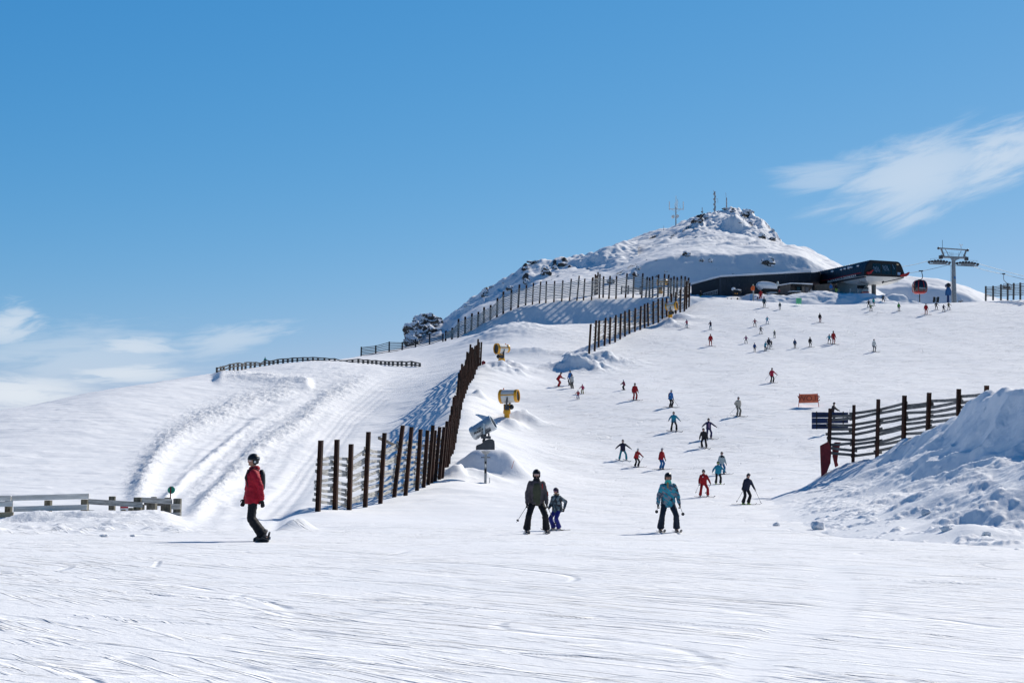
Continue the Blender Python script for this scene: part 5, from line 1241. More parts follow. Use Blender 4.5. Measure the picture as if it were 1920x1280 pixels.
m = MB(); m.bar(zk(322, 370, 83.45), zk(318, 200, 83.45), .12, .10, (0, 1, 0)); m.build('hose_bracket', SILV, t)
tp_ = c-sd_*0; fdir = Vector((0, -1, 0)); fdir = (fdir-ax*fdir.dot(ax)).normalized(); upt = ax.cross(fdir); upt = upt if upt.z > 0 else -upt
for txt, off, up_, sz in (('Super', -.16, .10, .13), ('POLECAT', -.22, -.07, .17)):
    text_mesh('lettering', txt, sz, frame3(c+ax*off+fdir*.435+upt*up_, ax, upt), BLACK, t, ext=.004, bold=.003 if sz < .15 else .008)

# ------------------------------------------------------------------ signs, pads, banners, markers
def zs(x, y, Y): return at(1480+x/7.114, 720+y/7.114, Y)
bs = thing('sign_board', at(1555, 806, 86.8), 'back of a large dark blue sign of three planks on the fence end post', 'sign')
for y0, y1 in ((372, 447), (450.5, 524), (527.5, 597)):
    m = MB(); m.prism([zs(300, y1, 86.9), zs(785, y1-6, 86.9), zs(785, y0+4, 86.9), zs(300, y0, 86.9)], (0, .05, 0)); m.build('plank', BLUEP, bs, bevel=.008)
for x in (365, 718):
    m = MB(); m.bar(zs(x, 362, 86.85), zs(x, 600, 86.85), .05, .04, (0, 1, 0)); m.build('strap', BLACK, bs)
for y in (412, 560):
    m = MB(); m.bar(zs(365, y, 86.86), zs(718, y-3, 86.86), .03, .04); m.build('brace', BLACK, bs)
rp = thing('crash_pad', at(1548, 888, 85), 'dark red crash pad on the left side of the fence end post', 'crash pad', 'red crash pads round the fence end post')
m = MB(); q = [(408, 820), (520, 762), (545, 830), (562, 905), (545, 1060), (500, 1180), (425, 1235), (415, 1020)]
m.loft([[zs(x, y, 84.9+d) for x, y in q] for d in (-.10, 0, .18)]); m.build('padding', REDPAD, rp, bevel=.03)
rp = thing('crash_pad', at(1567, 873, 86.3), 'dark red crash pad seen through the fence slats, right of the end post', 'crash pad', 'red crash pads round the fence end post')
m = MB(); q = [(570, 800), (610, 772), (688, 772), (668, 850), (648, 960), (640, 1030), (655, 1085), (610, 1110), (575, 960)]
m.loft([[zs(x, y, 86.3+d) for x, y in q] for d in (0, .2)]); m.build('padding', REDPAD, rp, bevel=.03)
rp = thing('crash_pad', at(907, 684, 164), 'small dark red pad at the far end of the tall fence', 'crash pad')
m = MB(); m.loft([[at(x, y, 163.5+d) for x, y in ((903.5, 686), (903, 678), (906, 675.5), (910.5, 678), (910, 682.5))] for d in (0, .5)]); m.build('padding', REDPAD, rp, bevel=.04)
ob = thing('banner', hit(1515, 763), 'orange mesh banner strung between two thin poles on the piste', 'banner'); Yb = hit(1515, 763).y
m = MB(); g_ = []
for u in np.linspace(0, 1, 15):
    s_ = .9*math.sin(PI*u)
    g_.append([zs(134+(376-134)*u, 132+s_*2-6*u, Yb+.06*math.sin(u*9)), zs(128+(388-128)*u, 252+s_*0-8*u, Yb+.06*math.sin(u*9+1)), zs(128+(388-128)*u, 252-8*u, Yb+.02+.06*math.sin(u*9+1)), zs(134+(376-134)*u, 132+s_*2-6*u, Yb+.02+.06*math.sin(u*9))])
m.loft(g_); m.build('mesh_cloth', ORANGE, ob)
for x0, x1 in ((122, 133), (396, 374)):
    m = MB(); m.tube([zs(x0, 308 if x0 < 200 else 292, Yb)-Vector((0, 0, .3)), zs(x1, 122, Yb)], .03, 6); m.build('pole', REDP, ob)
aB, bB = zs(150, 195, Yb-.12), zs(370, 190, Yb-.12)
text_mesh('lettering', 'SLOW', .75, frame3((aB+bB)/2, (bB-aB), (0, 0, 1)), matte('banner_print', (.42, .09, .05), .6), ob, mirror=True, ext=.004, bold=.01, sx=1.05)
gbn = thing('banner', hit(1497.5, 573), 'pale green mesh banner on two thin poles near the top of the piste', 'banner'); Yg = hit(1497.5, 573).y
m = MB(); m.prism([at(1492.3, 569.6, Yg), at(1503, 570, Yg), at(1502.6, 558.8, Yg), at(1493, 558.4, Yg)], (0, .03, 0)); m.build('mesh_cloth', GREENB, gbn)
for x in (1492.4, 1503):
    m = MB(); m.tube([at(x, 575, Yg), at(x, 558.5, Yg)], .025, 6); m.build('pole', WHITEP, gbn)
m = MB()
for k in range(3): m.bar(at(1494.5, 560.8+k*2.2, Yg-.03), at(1500.5+(k % 2), 560.9+k*2.2, Yg-.03), .01, .07)
m.build('lettering', matte('banner_green_print', (.08, .42, .2), .6), gbn)
op = thing('marker_post', at(1412, 565, 237), 'wooden post wrapped in an orange cover with a lamp on top, before the lodge', 'post')
m = MB(); m.tube([at(1412.8, 566, 237), at(1412.4, 535, 237)], .12, 8); m.build('post', WOODG, op)
m = MB(); a_, b_ = at(1411.4, 544.5, 237), at(1411.6, 536, 237); m.loft([[p+Vector((x, y, 0)) for x, y in ((-w_, -.22), (w_, -.22), (w_, .22), (-w_, .22))] for p, w_ in ((a_, .25), (a_+Vector((0, 0, .3)), .30), (b_-Vector((0, 0, .25)), .32), (b_, .18))]); m.build('orange_cover', matte('orange_cover', (.72, .13, .03), .6, 0, .2, 4, .02, 4), op, bevel=.05)
m = MB(); m.ell(at(1412, 534, 237), (.11, .11, .11), 10, 8); m.build('lamp', matte('lamp_cream', (.7, .65, .45), .4), op, True)
bd = thing('notice_board', at(1408, 565, 236.8), 'pale blue board leaning beside the orange wrapped post', 'sign')
m = MB(); m.prism([at(1405.6, 566, 236.8), at(1411, 566, 236.8), at(1411, 549.8, 236.8), at(1405.8, 552.2, 236.8)], (0, .05, 0)); m.build('panel', matte('pale_blue_board', (.16, .33, .58), .5), bd)
m = MB(); m.bar(at(1408.3, 567, 236.9), at(1408.3, 552, 236.9), .06, .04, (0, 1, 0)); m.build('stake', GREYD, bd)
oh = hit(957.7, 876.7); ow = thing('marker_pole', oh, 'thin leaning orange bamboo pole stuck in the snow right of the silver cannon', 'pole')
m = MB(); m.tube([oh-Vector((0, 0, .2)), at(964, 863, oh.y)], .012, 6); m.build('pole', matte('bamboo_orange', (.6, .12, .04), .5), ow)
ws = hit(918, 905); ow = thing('marker_pole', ws, 'short white stake in the snow beside the silver cannon post', 'pole')
m = MB(); m.tube([ws-Vector((0, 0, .2)), at(918, 895, ws.y)], .03, 6); m.build('pole', WHITEP, ow)
# loose snow blocks at the foot of the bank
for i, (px, py, w_, h_, lab) in enumerate(((1533, 986, 24, 20, 'largest loose snow block in front of the ploughed bank'), (1456, 983, 11, 8, 'small loose snow block left of the largest one'), (1735, 960, 20, 12, 'angular snow block half way up the ploughed bank'),
     (1775, 990, 24, 12, 'flat snow block at the foot of the ploughed bank below the steep face'), (1850, 1000, 16, 9, 'snow block at the right foot of the ploughed bank'), 
     (195, 1004, 14, 7, 'small snow block in front of the low board fence'), (250, 1004, 10, 5, 'smallest snow block in front of the low board fence'))):
    h = hit(px, py+h_*.3); s_ = F/h.y; me = rock_mesh(90+i, 3, (w_/2/s_, w_/2/s_*.9, h_/2/s_)); o = link('snow_block', me, SNOW); o.location = at(px, py, h.y); tag(o, lab, 'snow block', 'loose snow blocks')
    for p in me.polygons: p.use_smooth = True
# ------------------------------------------------------------------ people
_fab = {}
def fabric(col, rough=.75):
    k = tuple(col)+(rough,)
    if k not in _fab: _fab[k] = matte('fabric', tuple(col), rough, 0, .22, 7, .012, 14, .3)
    return _fab[k]
SKIN = matte('skin', (.38, .20, .14), .55, 0, .08, 5)
LENS, _nt, _b = nodes_of('goggle_lens'); _b.inputs['Base Color'].default_value = (.55, .42, .44, 1); _b.inputs['Roughness'].default_value = .2; _b.inputs['Metallic'].default_value = .3
BOOTM = matte('boot_plastic', (.03, .03, .035), .35, 0, .3, 8)
BOOTW = matte('boot_grey', (.35, .35, .36), .35, 0, .3, 8)
SKIM = matte('ski_top', (.05, .05, .06), .3, 0, .5, 3, coat=.4)
HAIR = matte('blonde_hair', (.36, .24, .10), .6, 0, .2, 9)
# patterned teal jacket
TEALP, _nt, _b = nodes_of('teal_patterned_fabric')
_t = nd(_nt, 'ShaderNodeTexCoord'); _mp = nd(_nt, 'ShaderNodeMapping', vector_type='TEXTURE'); _mp.inputs['Rotation'].default_value = (0, R(35), 0); _mp.inputs['Scale'].default_value = (.11, .08, .045); _nt.links.new(_t.outputs['Object'], _mp.inputs[0])
_v = nd(_nt, 'ShaderNodeTexVoronoi', ins={'Scale': 1.0, 'Randomness': .8}); _nt.links.new(_mp.outputs[0], _v.inputs['Vector'])
_sc = nd(_nt, 'ShaderNodeSeparateColor'); _nt.links.new(_v.outputs['Color'], _sc.inputs[0])
_r = ramp(_nt, _sc.outputs[0], [(0, (.015, .24, .34, 1)), (.34, (.09, .12, .17, 1)), (.55, (.02, .03, .05, 1)), (.68, (.03, .30, .40, 1)), (.86, (.22, .25, .30, 1))], 'CONSTANT'); _nt.links.new(_r.outputs[0], _b.inputs['Base Color']); _b.inputs['Roughness'].default_value = .75
CAMO, _nt, _b = nodes_of('grey_patterned_fabric')
_t = nd(_nt, 'ShaderNodeTexCoord'); _v = nd(_nt, 'ShaderNodeTexVoronoi', ins={'Scale': 13.0}); _nt.links.new(_t.outputs['Object'], _v.inputs['Vector']); _sc = nd(_nt, 'ShaderNodeSeparateColor'); _nt.links.new(_v.outputs['Color'], _sc.inputs[0])
_r = ramp(_nt, _sc.outputs[0], [(0, (.02, .035, .05, 1)), (.4, (.06, .10, .13, 1)), (.62, (.015, .02, .03, 1)), (.82, (.17, .22, .25, 1))], 'CONSTANT'); _nt.links.new(_r.outputs[0], _b.inputs['Base Color']); _b.inputs['Roughness'].default_value = .75

def fuse(mb, voxel, name, sm=2, smf=.5):
    me = mb.mesh('tmp'); o = bpy.data.objects.new('tmp', me); COL.objects.link(o)
    r = o.modifiers.new('r', 'REMESH'); r.mode = 'VOXEL'; r.voxel_size = voxel; r.use_smooth_shade = True
    if sm: s_ = o.modifiers.new('s', 'SMOOTH'); s_.iterations = sm; s_.factor = smf
    dg = bpy.context.evaluated_depsgraph_get(); out = bpy.data.meshes.new_from_object(o.evaluated_get(dg)); out.name = name
    bpy.data.objects.remove(o); bpy.data.meshes.remove(me); return out
def caps(m, p0, p1, r0, r1, n=12, sq=1.0):
    """tapered limb with rounded ends"""
    p0, p1 = Vector(p0), Vector(p1); d = (p1-p0).normalized()
    pts = [p0-d*r0*math.cos(a) for a in (.0, .5, 1.0)]; rs = [max(.004, r0*math.sin(a)) for a in (.0, .5, 1.0)]
    pts += [p0, (p0+p1)/2, p1]; rs += [r0, (r0+r1)/2, r1]
    pts += [p1+d*r1*math.cos(a) for a in (1.0, .5, .0)]; rs += [max(.004, r1*math.sin(a)) for a in (1.0, .5, .0)]
    m.tube(pts, rs, n)
def bone2(a, c, l1, l2, hint):
    a, c = Vector(a), Vector(c); d = c-a; L_ = min(d.length, (l1+l2)*.999); d.normalize()
    x = (l1*l1-l2*l2+L_*L_)/(2*L_); h = math.sqrt(max(0, l1*l1-x*x)); hd = Vector(hint); hd = hd-d*hd.dot(d)
    if hd.length < 1e-5: hd = d.orthogonal()
    hd.normalize(); return a+d*x+hd*h
ARMS = {'down': ((.34, -.06, .80), (.34, -.06, .80)), 'out': ((.52, -.22, .98), (.52, -.22, .98)), 'fwd': ((.24, -.42, 1.02), (.24, -.42, 1.02)), 'poles': ((.36, -.22, .92), (.36, -.22, .92)),
        'hips': ((.20, .02, .98), (.20, .02, .98)), 'one': ((.55, -.30, 1.10), (.32, -.02, .82)), 'wide': ((.62, -.12, 1.06), (.62, -.12, 1.06)), 'board': ((.36, -.14, .84), (.30, .12, .82))}
def skeleton(P_):
    w_ = P_.get('w', .16); sp_ = P_.get('split', 0); cr = P_.get('crouch', .15); ln = R(P_.get('lean', 12)); sd_ = P_.get('side', 0); fz = P_.get('fz', (0, 0))
    J = {}
    J['fL'] = Vector((-w_, sp_, .115+fz[0])); J['fR'] = Vector((w_, -sp_, .115+fz[1]))
    hip = Vector((sd_*.45, .10*cr+.02+P_.get('hipy', 0), .955-cr*.22-(w_*w_)*.35+(fz[0]+fz[1])/2))
    J['hip'] = hip; J['hL'] = hip+Vector((-.095, 0, -.02)); J['hR'] = hip+Vector((.095, 0, -.02))
    hi = Vector((0, -1, .15)); J['kL'] = bone2(J['hL'], J['fL'], .44, .43, hi+Vector((-w_*.8, 0, 0))); J['kR'] = bone2(J['hR'], J['fR'], .44, .43, hi+Vector((w_*.8, 0, 0)))
    ax = Vector((sd_*.55, -math.sin(ln), math.cos(ln))).normalized(); J['ax'] = ax
    J['waist'] = hip+ax*.14; J['chest'] = hip+ax*.37; J['sh'] = hip+ax*.505; J['neck'] = hip+ax*.56
    hx = (ax+Vector((0, .25*math.sin(ln), .55))).normalized(); hx = (hx+Vector((P_.get('tilt', 0), -P_.get('nod', 0), 0))).normalized()
    J['hx'] = hx; J['head'] = J['neck']+hx*.155
    sx = Vector((1, 0, 0)); sx = (sx-ax*ax.x).normalized(); sx = (Matrix.Rotation(R(P_.get('twist', 0)), 3, 'Z')@sx); J['sx'] = sx; J['fy'] = ax.cross(sx)*-1   # forward-ish (-Y)
    J['sL'] = J['sh']-sx*.170+ax*-.045; J['sR'] = J['sh']+sx*.170+ax*-.045
    A_ = ARMS[P_.get('arm', 'down')] if isinstance(P_.get('arm', 'down'), str) else P_['arm']
    dz = hip.z-.955
    for s_, k, (x, y, z) in ((-1, 'L', A_[0]), (1, 'R', A_[1])):
        h = Vector((s_*x, y, z+dz))+Vector((ax.x*.2, ax.y*.35, 0)); sh = J['s'+k]; d = h-sh
        if d.length > .56: h = sh+d.normalized()*.56
        J['w'+k] = h; J['e'+k] = bone2(sh, h, .30, .27, P_.get('elb', Vector((s_*.5, .6, -.2))) if not isinstance(P_.get('elb'), tuple) else Vector(P_['elb']))
    return J
def ring(c, ax, sx, rx, ry, n=20, e=.8):
    fy = ax.cross(sx); out = []
    for i in range(n):
        a = 2*PI*i/n; ca, sa = math.cos(a), math.sin(a)
        out.append(c+sx*(rx*math.copysign(abs(ca)**e, ca))+fy*(ry*math.copysign(abs(sa)**e, sa)))
    return out
def head_prims(m, J, lod):
    h, hx = J['head'], J['hx']; yw = J.get('look', 0); q = Matrix.Rotation(yw, 3, 'Z'); f = q@Vector((0, -1, 0)); sx = q@Vector((1, 0, 0))
    rot = Matrix((sx, -f, hx)).transposed()
    m.ell(h, (.076, .094, .112), 14, 12, rot); m.ell(h+f*.045-hx*.05, (.052, .05, .058), 12, 8, rot)
    if lod < 1:
        caps(m, h+f*.088+hx*.012, h+f*.108-hx*.022, .010, .015, 8); m.ell(h+f*.088-hx*.055, (.026, .012, .009), 8, 6, rot); m.ell(h+f*.083-hx*.085, (.024, .02, .018), 8, 6, rot)
        m.ell(h+f*.082+hx*.03, (.05, .014, .012), 8, 6, rot)
        for s_ in (-1, 1): m.ell(h+sx*s_*.078-hx*.01, (.012, .022, .032), 8, 6, rot)
    return f, sx, rot
def make_glove(m, J, k, held):
    w_, e = J['w'+k], J['e'+k]; d = (w_-e).normalized(); s_ = -1 if k == 'L' else 1
    inn = Vector((-s_, 0, 0)); inn = (inn-d*inn.dot(d)).normalized(); fr = d.cross(inn)*(s_)
    if fr.y > 0: fr = -fr
    p = w_+d*.03; caps(m, w_-d*.05, w_+d*.01, .040, .036, 10)
    m.ell(w_+d*.055, (.026, .026, .052), 10, 8, Matrix((inn, fr, d)).transposed()); m.ell(w_+d*.06+fr*.0, (.022, .044, .045), 10, 8, Matrix((inn, fr, d)).transposed())
    for i, (o_, l_) in enumerate(((.033, .062), (.011, .072), (-.012, .068), (-.033, .052))):
        b = w_+d*.095+fr*o_; c1 = 1.3 if held else .45
        a1 = b+(d*math.cos(c1*.5)+inn*math.sin(c1*.5))*l_*.45; a2 = a1+(d*math.cos(c1*1.3)+inn*math.sin(c1*1.3))*l_*.35; a3 = a2+(d*math.cos(c1*2)+inn*math.sin(c1*2))*l_*.25
        caps(m, b, a1, .0115, .011, 8); caps(m, a1, a2, .011, .0105, 8); caps(m, a2, a3, .0105, .009, 8)
    t0 = w_+d*.035+fr*.036; t1 = t0+(fr*.75+d*.6+inn*.2).normalized()*.036; t2 = t1+(d*.9+inn*(.8 if held else .3)).normalized()*.03
    caps(m, t0, t1, .0145, .013, 8); caps(m, t1, t2, .013, .011, 8)

NP = 0
def person(px, py, hpx, yaw, P_, jk, tr, hm, lod, label, group=None, skis=True, boot=None, ski_yaw=None, glove=(.012, .012, .015), extra=None, Y=None, ground_only=(0,), skilen=1.5, vis=None, off_ground=0, face_look=0):
    """a person standing where the picture has the feet; hpx is the height in the photograph, in its pixels"""
    global NP; NP += 1
    h = hit(px, py, ground_only) if Y is None else None
    if h is None: h = at(px, py, Y or 236)
    s_ = F/h.y; Hm = hpx/s_
    k = Hm/(1.80-P_.get('crouch', .15)*.22-(1-math.cos(R(P_.get('lean', 12))))*.6-.1*P_.get('w', .16))
    root = thing('person', h, label, 'person', group, R(yaw))
    root.location = h
    c, sn = math.cos(R(yaw)), math.sin(R(yaw))
    def gl(x, y):   # ground height under a local point
        X_, Y_ = h.x+(x*c-y*sn)*k, h.y+(x*sn+y*c)*k
        g = gz(X_, Y_, ground_only); return max(-.35, min(.35, (g-h.z)/k)) if Y is None else 0.0
    w_, spl = P_.get('w', .16), P_.get('split', 0)
    fzl = (gl(-w_, spl), gl(w_, -spl)); P2 = dict(P_); P2['fz'] = fzl
    J = skeleton(P2); J['look'] = R(face_look)
    S = Matrix.Scale(k, 4)
    vox = (.0125, .026, .045)[lod]
    mats = {}
    jm = jk if not isinstance(jk, tuple) else fabric(jk); tm = tr if not isinstance(tr, tuple) else fabric(tr); hmm = fabric(hm, .35); gm = fabric(glove); bm2 = boot or BOOTM
    def add(me, name, mat):
        me.transform(S); return link_local(name, me, mat, root)
    def link_local(name, me, mat, parent):
        for m_ in (mat if isinstance(mat, list) else [mat]): me.materials.append(m_)
        o = bpy.data.objects.new(name, me); COL.objects.link(o); o.parent = parent; return o
    ax, sx = J['ax'], J['sx']
    # body: one continuous surface
    m = MB()
    m.loft([ring(J['hip']-ax*.10, ax, sx, .10, .08), ring(J['hip'], ax, sx, .155, .105), ring(J['waist'], ax, sx, .135, .095), ring(J['chest'], ax, sx, .165, .105), ring(J['sh'], ax, sx, .15, .085), ring(J['neck'], ax, sx, .06, .06)])
    caps(m, J['sh'], J['neck']+J['hx']*.06, .07, .052)
    f, hsx, hrot = head_prims(m, J, lod)
    fat = 1.32 if lod == 2 else 1.0
    for q in 'LR':
        caps(m, J['s'+q], J['e'+q], .056*fat, .043*fat); caps(m, J['e'+q], J['w'+q], .043*fat, .033*fat); 
        if lod == 2: caps(m, J['w'+q], J['w'+q]+(J['w'+q]-J['e'+q]).normalized()*.09, .048, .04)
        else: m.ell(J['w'+q]+(J['w'+q]-J['e'+q]).normalized()*.06, (.02, .03, .05), 8, 6)
        caps(m, J['h'+q], J['k'+q], .082*fat, .060*fat); caps(m, J['k'+q], J['f'+q], .058*fat, .045*fat)
        ft_ = J['f'+q]; caps(m, ft_+Vector((0, .05, -.045)), ft_+Vector((0, -.14, -.05)), .045*fat, .04*fat)
    if lod == 2:
        m.loft([ring(J['hip']-ax*.12, ax, sx, .19, .15), ring(J['waist'], ax, sx, .18, .14), ring(J['chest'], ax, sx, .205, .15), ring(J['sh'], ax, sx, .18, .12), ring(J['neck'], ax, sx, .08, .08)])
    me = fuse(m, vox if lod else .011, 'body', 2 if lod < 2 else 1)
    if lod == 2:
        for m_ in (SKIN, jm, tm, gm, bm2): me.materials.append(m_)
        n = len(me.polygons); cn = np.empty(n*3); me.polygons.foreach_get('center', cn); cn = cn.reshape(-1, 3)
        bones = [(J['neck'], J['head'], 0, .085), (J['hip']-ax*.02, J['sh'], 1, .19), (J['sL'], J['eL'], 1, .06), (J['eL'], J['wL'], 1, .05), (J['sR'], J['eR'], 1, .06), (J['eR'], J['wR'], 1, .05), (J['hL'], J['kL'], 2, .09), (J['kL'], J['fL'], 2, .06), (J['hR'], J['kR'], 2, .09), (J['kR'], J['fR'], 2, .06),
                 (J['wL']+(J['wL']-J['eL'])*.12, J['wL']+(J['wL']-J['eL'])*.3, 3, .04), (J['wR']+(J['wR']-J['eR'])*.12, J['wR']+(J['wR']-J['eR'])*.3, 3, .04), (J['fL']+Vector((0, .05, -.05)), J['fL']+Vector((0, -.15, -.05)), 4, .06), (J['fR']+Vector((0, .05, -.05)), J['fR']+Vector((0, -.15, -.05)), 4, .06)]
        best = np.full(n, 9.); mi = np.zeros(n, np.int32)
        for a, b, idx, r in bones:
            a, b = np.array(a), np.array(b); d = b-a; t = np.clip(((cn-a)@d)/(d@d), 0, 1); D_ = np.linalg.norm(cn-(a+t[:, None]*d), axis=1)-r
            kk = D_ < best; best = np.where(kk, D_, best); mi = np.where(kk, idx, mi)
        me.polygons.foreach_set('material_index', mi)
        me.transform(S); o = bpy.data.objects.new('body', me); COL.objects.link(o); o.parent = root
    else: add(me, 'body', SKIN)
    if lod < 2:
        # trousers
        m = MB(); m.loft([ring(J['hip']-ax*.13, ax, sx, .12, .10), ring(J['hip']-ax*.03, ax, sx, .178, .130), ring(J['waist']+ax*.02, ax, sx, .16, .12)])
        for q in 'LR':
            caps(m, J['h'+q], J['k'+q], .100, .082); kd = (J['f'+q]-J['k'+q]); e_ = J['f'+q]+kd.normalized()*-.02
            m.tube([J['k'+q]-kd.normalized()*.06, J['k'+q], J['k'+q]+kd*.35, J['k'+q]+kd*.72, e_], [.05, .084, .088, .098, .108], 14)
        me = fuse(m, vox, 'trousers'); fold(me, .010 if lod == 0 else .006, 9, NP); add(me, 'trousers', tm)
        # jacket with sleeves
        m = MB(); hem = P_.get('hem', .0)
        m.loft([ring(J['hip']-ax*(.13+hem), ax, sx, .212, .170), ring(J['hip']-ax*.02, ax, sx, .218, .172), ring(J['waist'], ax, sx, .206, .162), ring(J['chest']-ax*.04, ax, sx, .208, .158), ring(J['chest']+ax*.07, ax, sx, .212, .145), ring(J['sh']-ax*.01, ax, sx, .160, .118), ring(J['sh']+ax*.03, ax, sx, .115, .10), ring(J['neck']-ax*.01, ax, sx, .085, .085), ring(J['neck']+ax*.035, ax, sx, .076, .078)])
        for q in 'LR':
            caps(m, J['s'+q], J['e'+q], .082, .068); d = (J['w'+q]-J['e'+q]); caps(m, J['e'+q], J['w'+q]-d*.12, .068, .056)
        if P_.get('hood', 1): m.ell(J['neck']-f*.07+ax*.0, (.10, .075, .06), 12, 8)
        me = fuse(m, vox, 'jacket', 9 if lod == 0 else 4, .6); fold(me, .013 if lod == 0 else .008, 7, NP+5)
        jms = [jm]
        add(me, 'jacket', jms)
        for q in 'LR':
            m = MB(); make_glove(m, J, q, P_.get('held', 0)); me = fuse(m, .0065 if lod == 0 else .014, 'glove', 1); add(me, 'glove', gm)
            m = MB(); b = J['f'+q]; m.tube([b+Vector((0, .02, .13)), b+Vector((0, .0, .02)), b+Vector((0, -.01, -.06))], [.062, .056, .058], 12)
            caps(m, b+Vector((0, .05, -.055)), b+Vector((0, -.16, -.065)), .048, .042); m.box(b+Vector((0, -.05, -.095)), (.08, .30, .03))
            me = fuse(m, .012 if lod == 0 else .022, 'boot', 1); bo = add(me, 'boot', bm2)
            if lod == 0:
                m = MB()
                for z in (.0, .05, .10): m.tube([b+Vector((.062*math.cos(a), -.012+.062*math.sin(a), z-.02)) for a in np.linspace(-PI*.95, -.05, 8)], .006, 5)
                me = m.mesh('buckle'); me.transform(S); me.materials.append(GREYM); o = bpy.data.objects.new('buckle', me); COL.objects.link(o); o.parent = bo
    # helmet
    hc = J['head']+J['hx']*.028-f*.008
    m = MB(); rr2 = []
    nr_h = (12, 8, 6)[lod]
    for i in range(nr_h+1):
        a = PI/2*i/nr_h*1.12; rr2.append([hc+hrot@Vector((.108*math.sin(a)*math.cos(t), .126*math.sin(a)*math.sin(t), .118*math.cos(a))) for t in np.linspace(0, 2*PI, 18, endpoint=False)])
    rr2[0] = [hc+hrot@Vector((.01*math.cos(t), .01*math.sin(t), .118)) for t in np.linspace(0, 2*PI, 18, endpoint=False)]
    m.loft(rr2)
    for s2 in (-1, 1): m.ell(J['head']+hsx*s2*.082-f*.02-J['hx']*.03, (.026, .052, .062), 10, 8, hrot)
    m.ell(J['head']-f*.075-J['hx']*.02, (.075, .04, .055), 10, 8, hrot)
    me = fuse(m, (.009, .018, .03)[lod], 'helmet', 1); hobj = add(me, 'helmet', hmm)
    if lod < 2 and P_.get('goggles', 1):
        gy = .012 if P_.get('goggles', 1) == 1 else .075
        m = MB(); G_ = J['head']+J['hx']*gy
        m.loft([[G_+hrot@Vector((.076*math.sin(t)*kx, -.098*math.cos(t)*kx-.004, z)) for t in np.linspace(-1.05, 1.05, 10)]+[G_+hrot@Vector((.070*math.sin(t)*kx, -.080*math.cos(t)*kx, z)) for t in np.linspace(1.05, -1.05, 10)] for z, kx in ((-.030, .98), (-.022, 1.06), (.022, 1.08), (.030, 1.0))])
        me = m.mesh('goggles', True); g_ = add(me, 'goggles', P_.get('lens', LENS))
    # skis
    if skis:
        toe = P_.get('toe', 0)
        for s2, q in ((-1, 'L'), (1, 'R')):
            b = J['f'+q]; sk = MB(); yy = R((ski_yaw or 0)+s2*toe*-1); d = Vector((math.sin(yy), -math.cos(yy), 0))
            fx_, by_ = b+d*.5, b-d*.5
            g0, g1 = gl(b.x+d.x*.6, b.y+d.y*.6), gl(b.x-d.x*.6, b.y-d.y*.6); d3 = (d*1.2+Vector((0, 0, g0-g1))).normalized(); d3 = (d3+d)/2 if abs(d3.z) > .5 else d3
            base = Vector((b.x, b.y, b.z-.115+.022)); L_ = skilen; sd2 = Vector((-d.y, d.x, 0)); up = sd2.cross(d3)*-1
            if up.z < 0: up = -up
            rg = []
            for t in (-.46, -.44, -.25, 0, .25, .44, .50, .535, .555):
                wz = .036 if abs(t) > .15 else .029; lift = 0 if t < .45 else (t-.45)**1.4*5.5*.35; wz = wz*(1 if t < .54 else .4)
                if t == -.46: wz = .02
                p = base+d3*(t*L_)+up*lift; rg.append([p+sd2*wz+up*.0, p-sd2*wz+up*.0, p-sd2*wz+up*.014, p+sd2*wz+up*.014])
            sk.loft(rg); sk.box(b+Vector((0, 0, -.085))+d*.10, (.07, .07, .03)); sk.box(b+Vector((0, 0, -.085))-d*.12, (.07, .09, .04))
            me = sk.mesh('ski'); add(me, 'ski', P_.get('skim', SKIM))
    if extra: extra(root, J, S, k, f, hsx, hrot, hobj)
    root['_k'] = k
    M_ = Matrix.Translation(h)@Matrix.Rotation(R(yaw), 4, 'Z')@S
    return root, J, M_, k
def fold(me, amp, fr, seed):
    n = len(me.vertices); co = np.empty(n*3); me.vertices.foreach_get('co', co); co = co.reshape(-1, 3)
    no = np.empty(n*3); me.vertices.foreach_get('normal', no); no = no.reshape(-1, 3)
    v = fbm(co[:, 0]*fr+co[:, 1]*fr*.7+seed, co[:, 2]*fr*1.9+co[:, 0]*3, 3, seed)
    co = co+no*(amp*(np.abs(v)-.3))[:, None]; me.vertices.foreach_set('co', co.ravel()); me.update()
def ski_pole(top, tip, label, k=1.0, group='ski poles', basket=.04, r=.008):
    top, tip = Vector(top), Vector(tip); t = thing('ski_pole', tip, label, 'ski pole', group); d = (tip-top).normalized()
    m = MB(); m.tube([top, tip], [r*1.1, r*.8], 8); m.build('shaft', GREYD, t)
    m = MB(); m.tube([top-d*.06, top-d*.04, top+d*.07], [.014, .019, .015], 10); m.build('grip', BLACK, t, ang=40)
    m = MB(); m.tube([tip-d*.085, tip-d*.07], basket, 14); m.build('basket', BLACK, t)
    return t
def attach(root, S, name, m, mat, smooth_=False, vox=0):
    me = fuse(m, vox, name, 1) if vox else m.mesh(name, smooth_)
    me.transform(S); me.materials.append(mat); o = bpy.data.objects.new(name, me); COL.objects.link(o); o.parent = root; return o

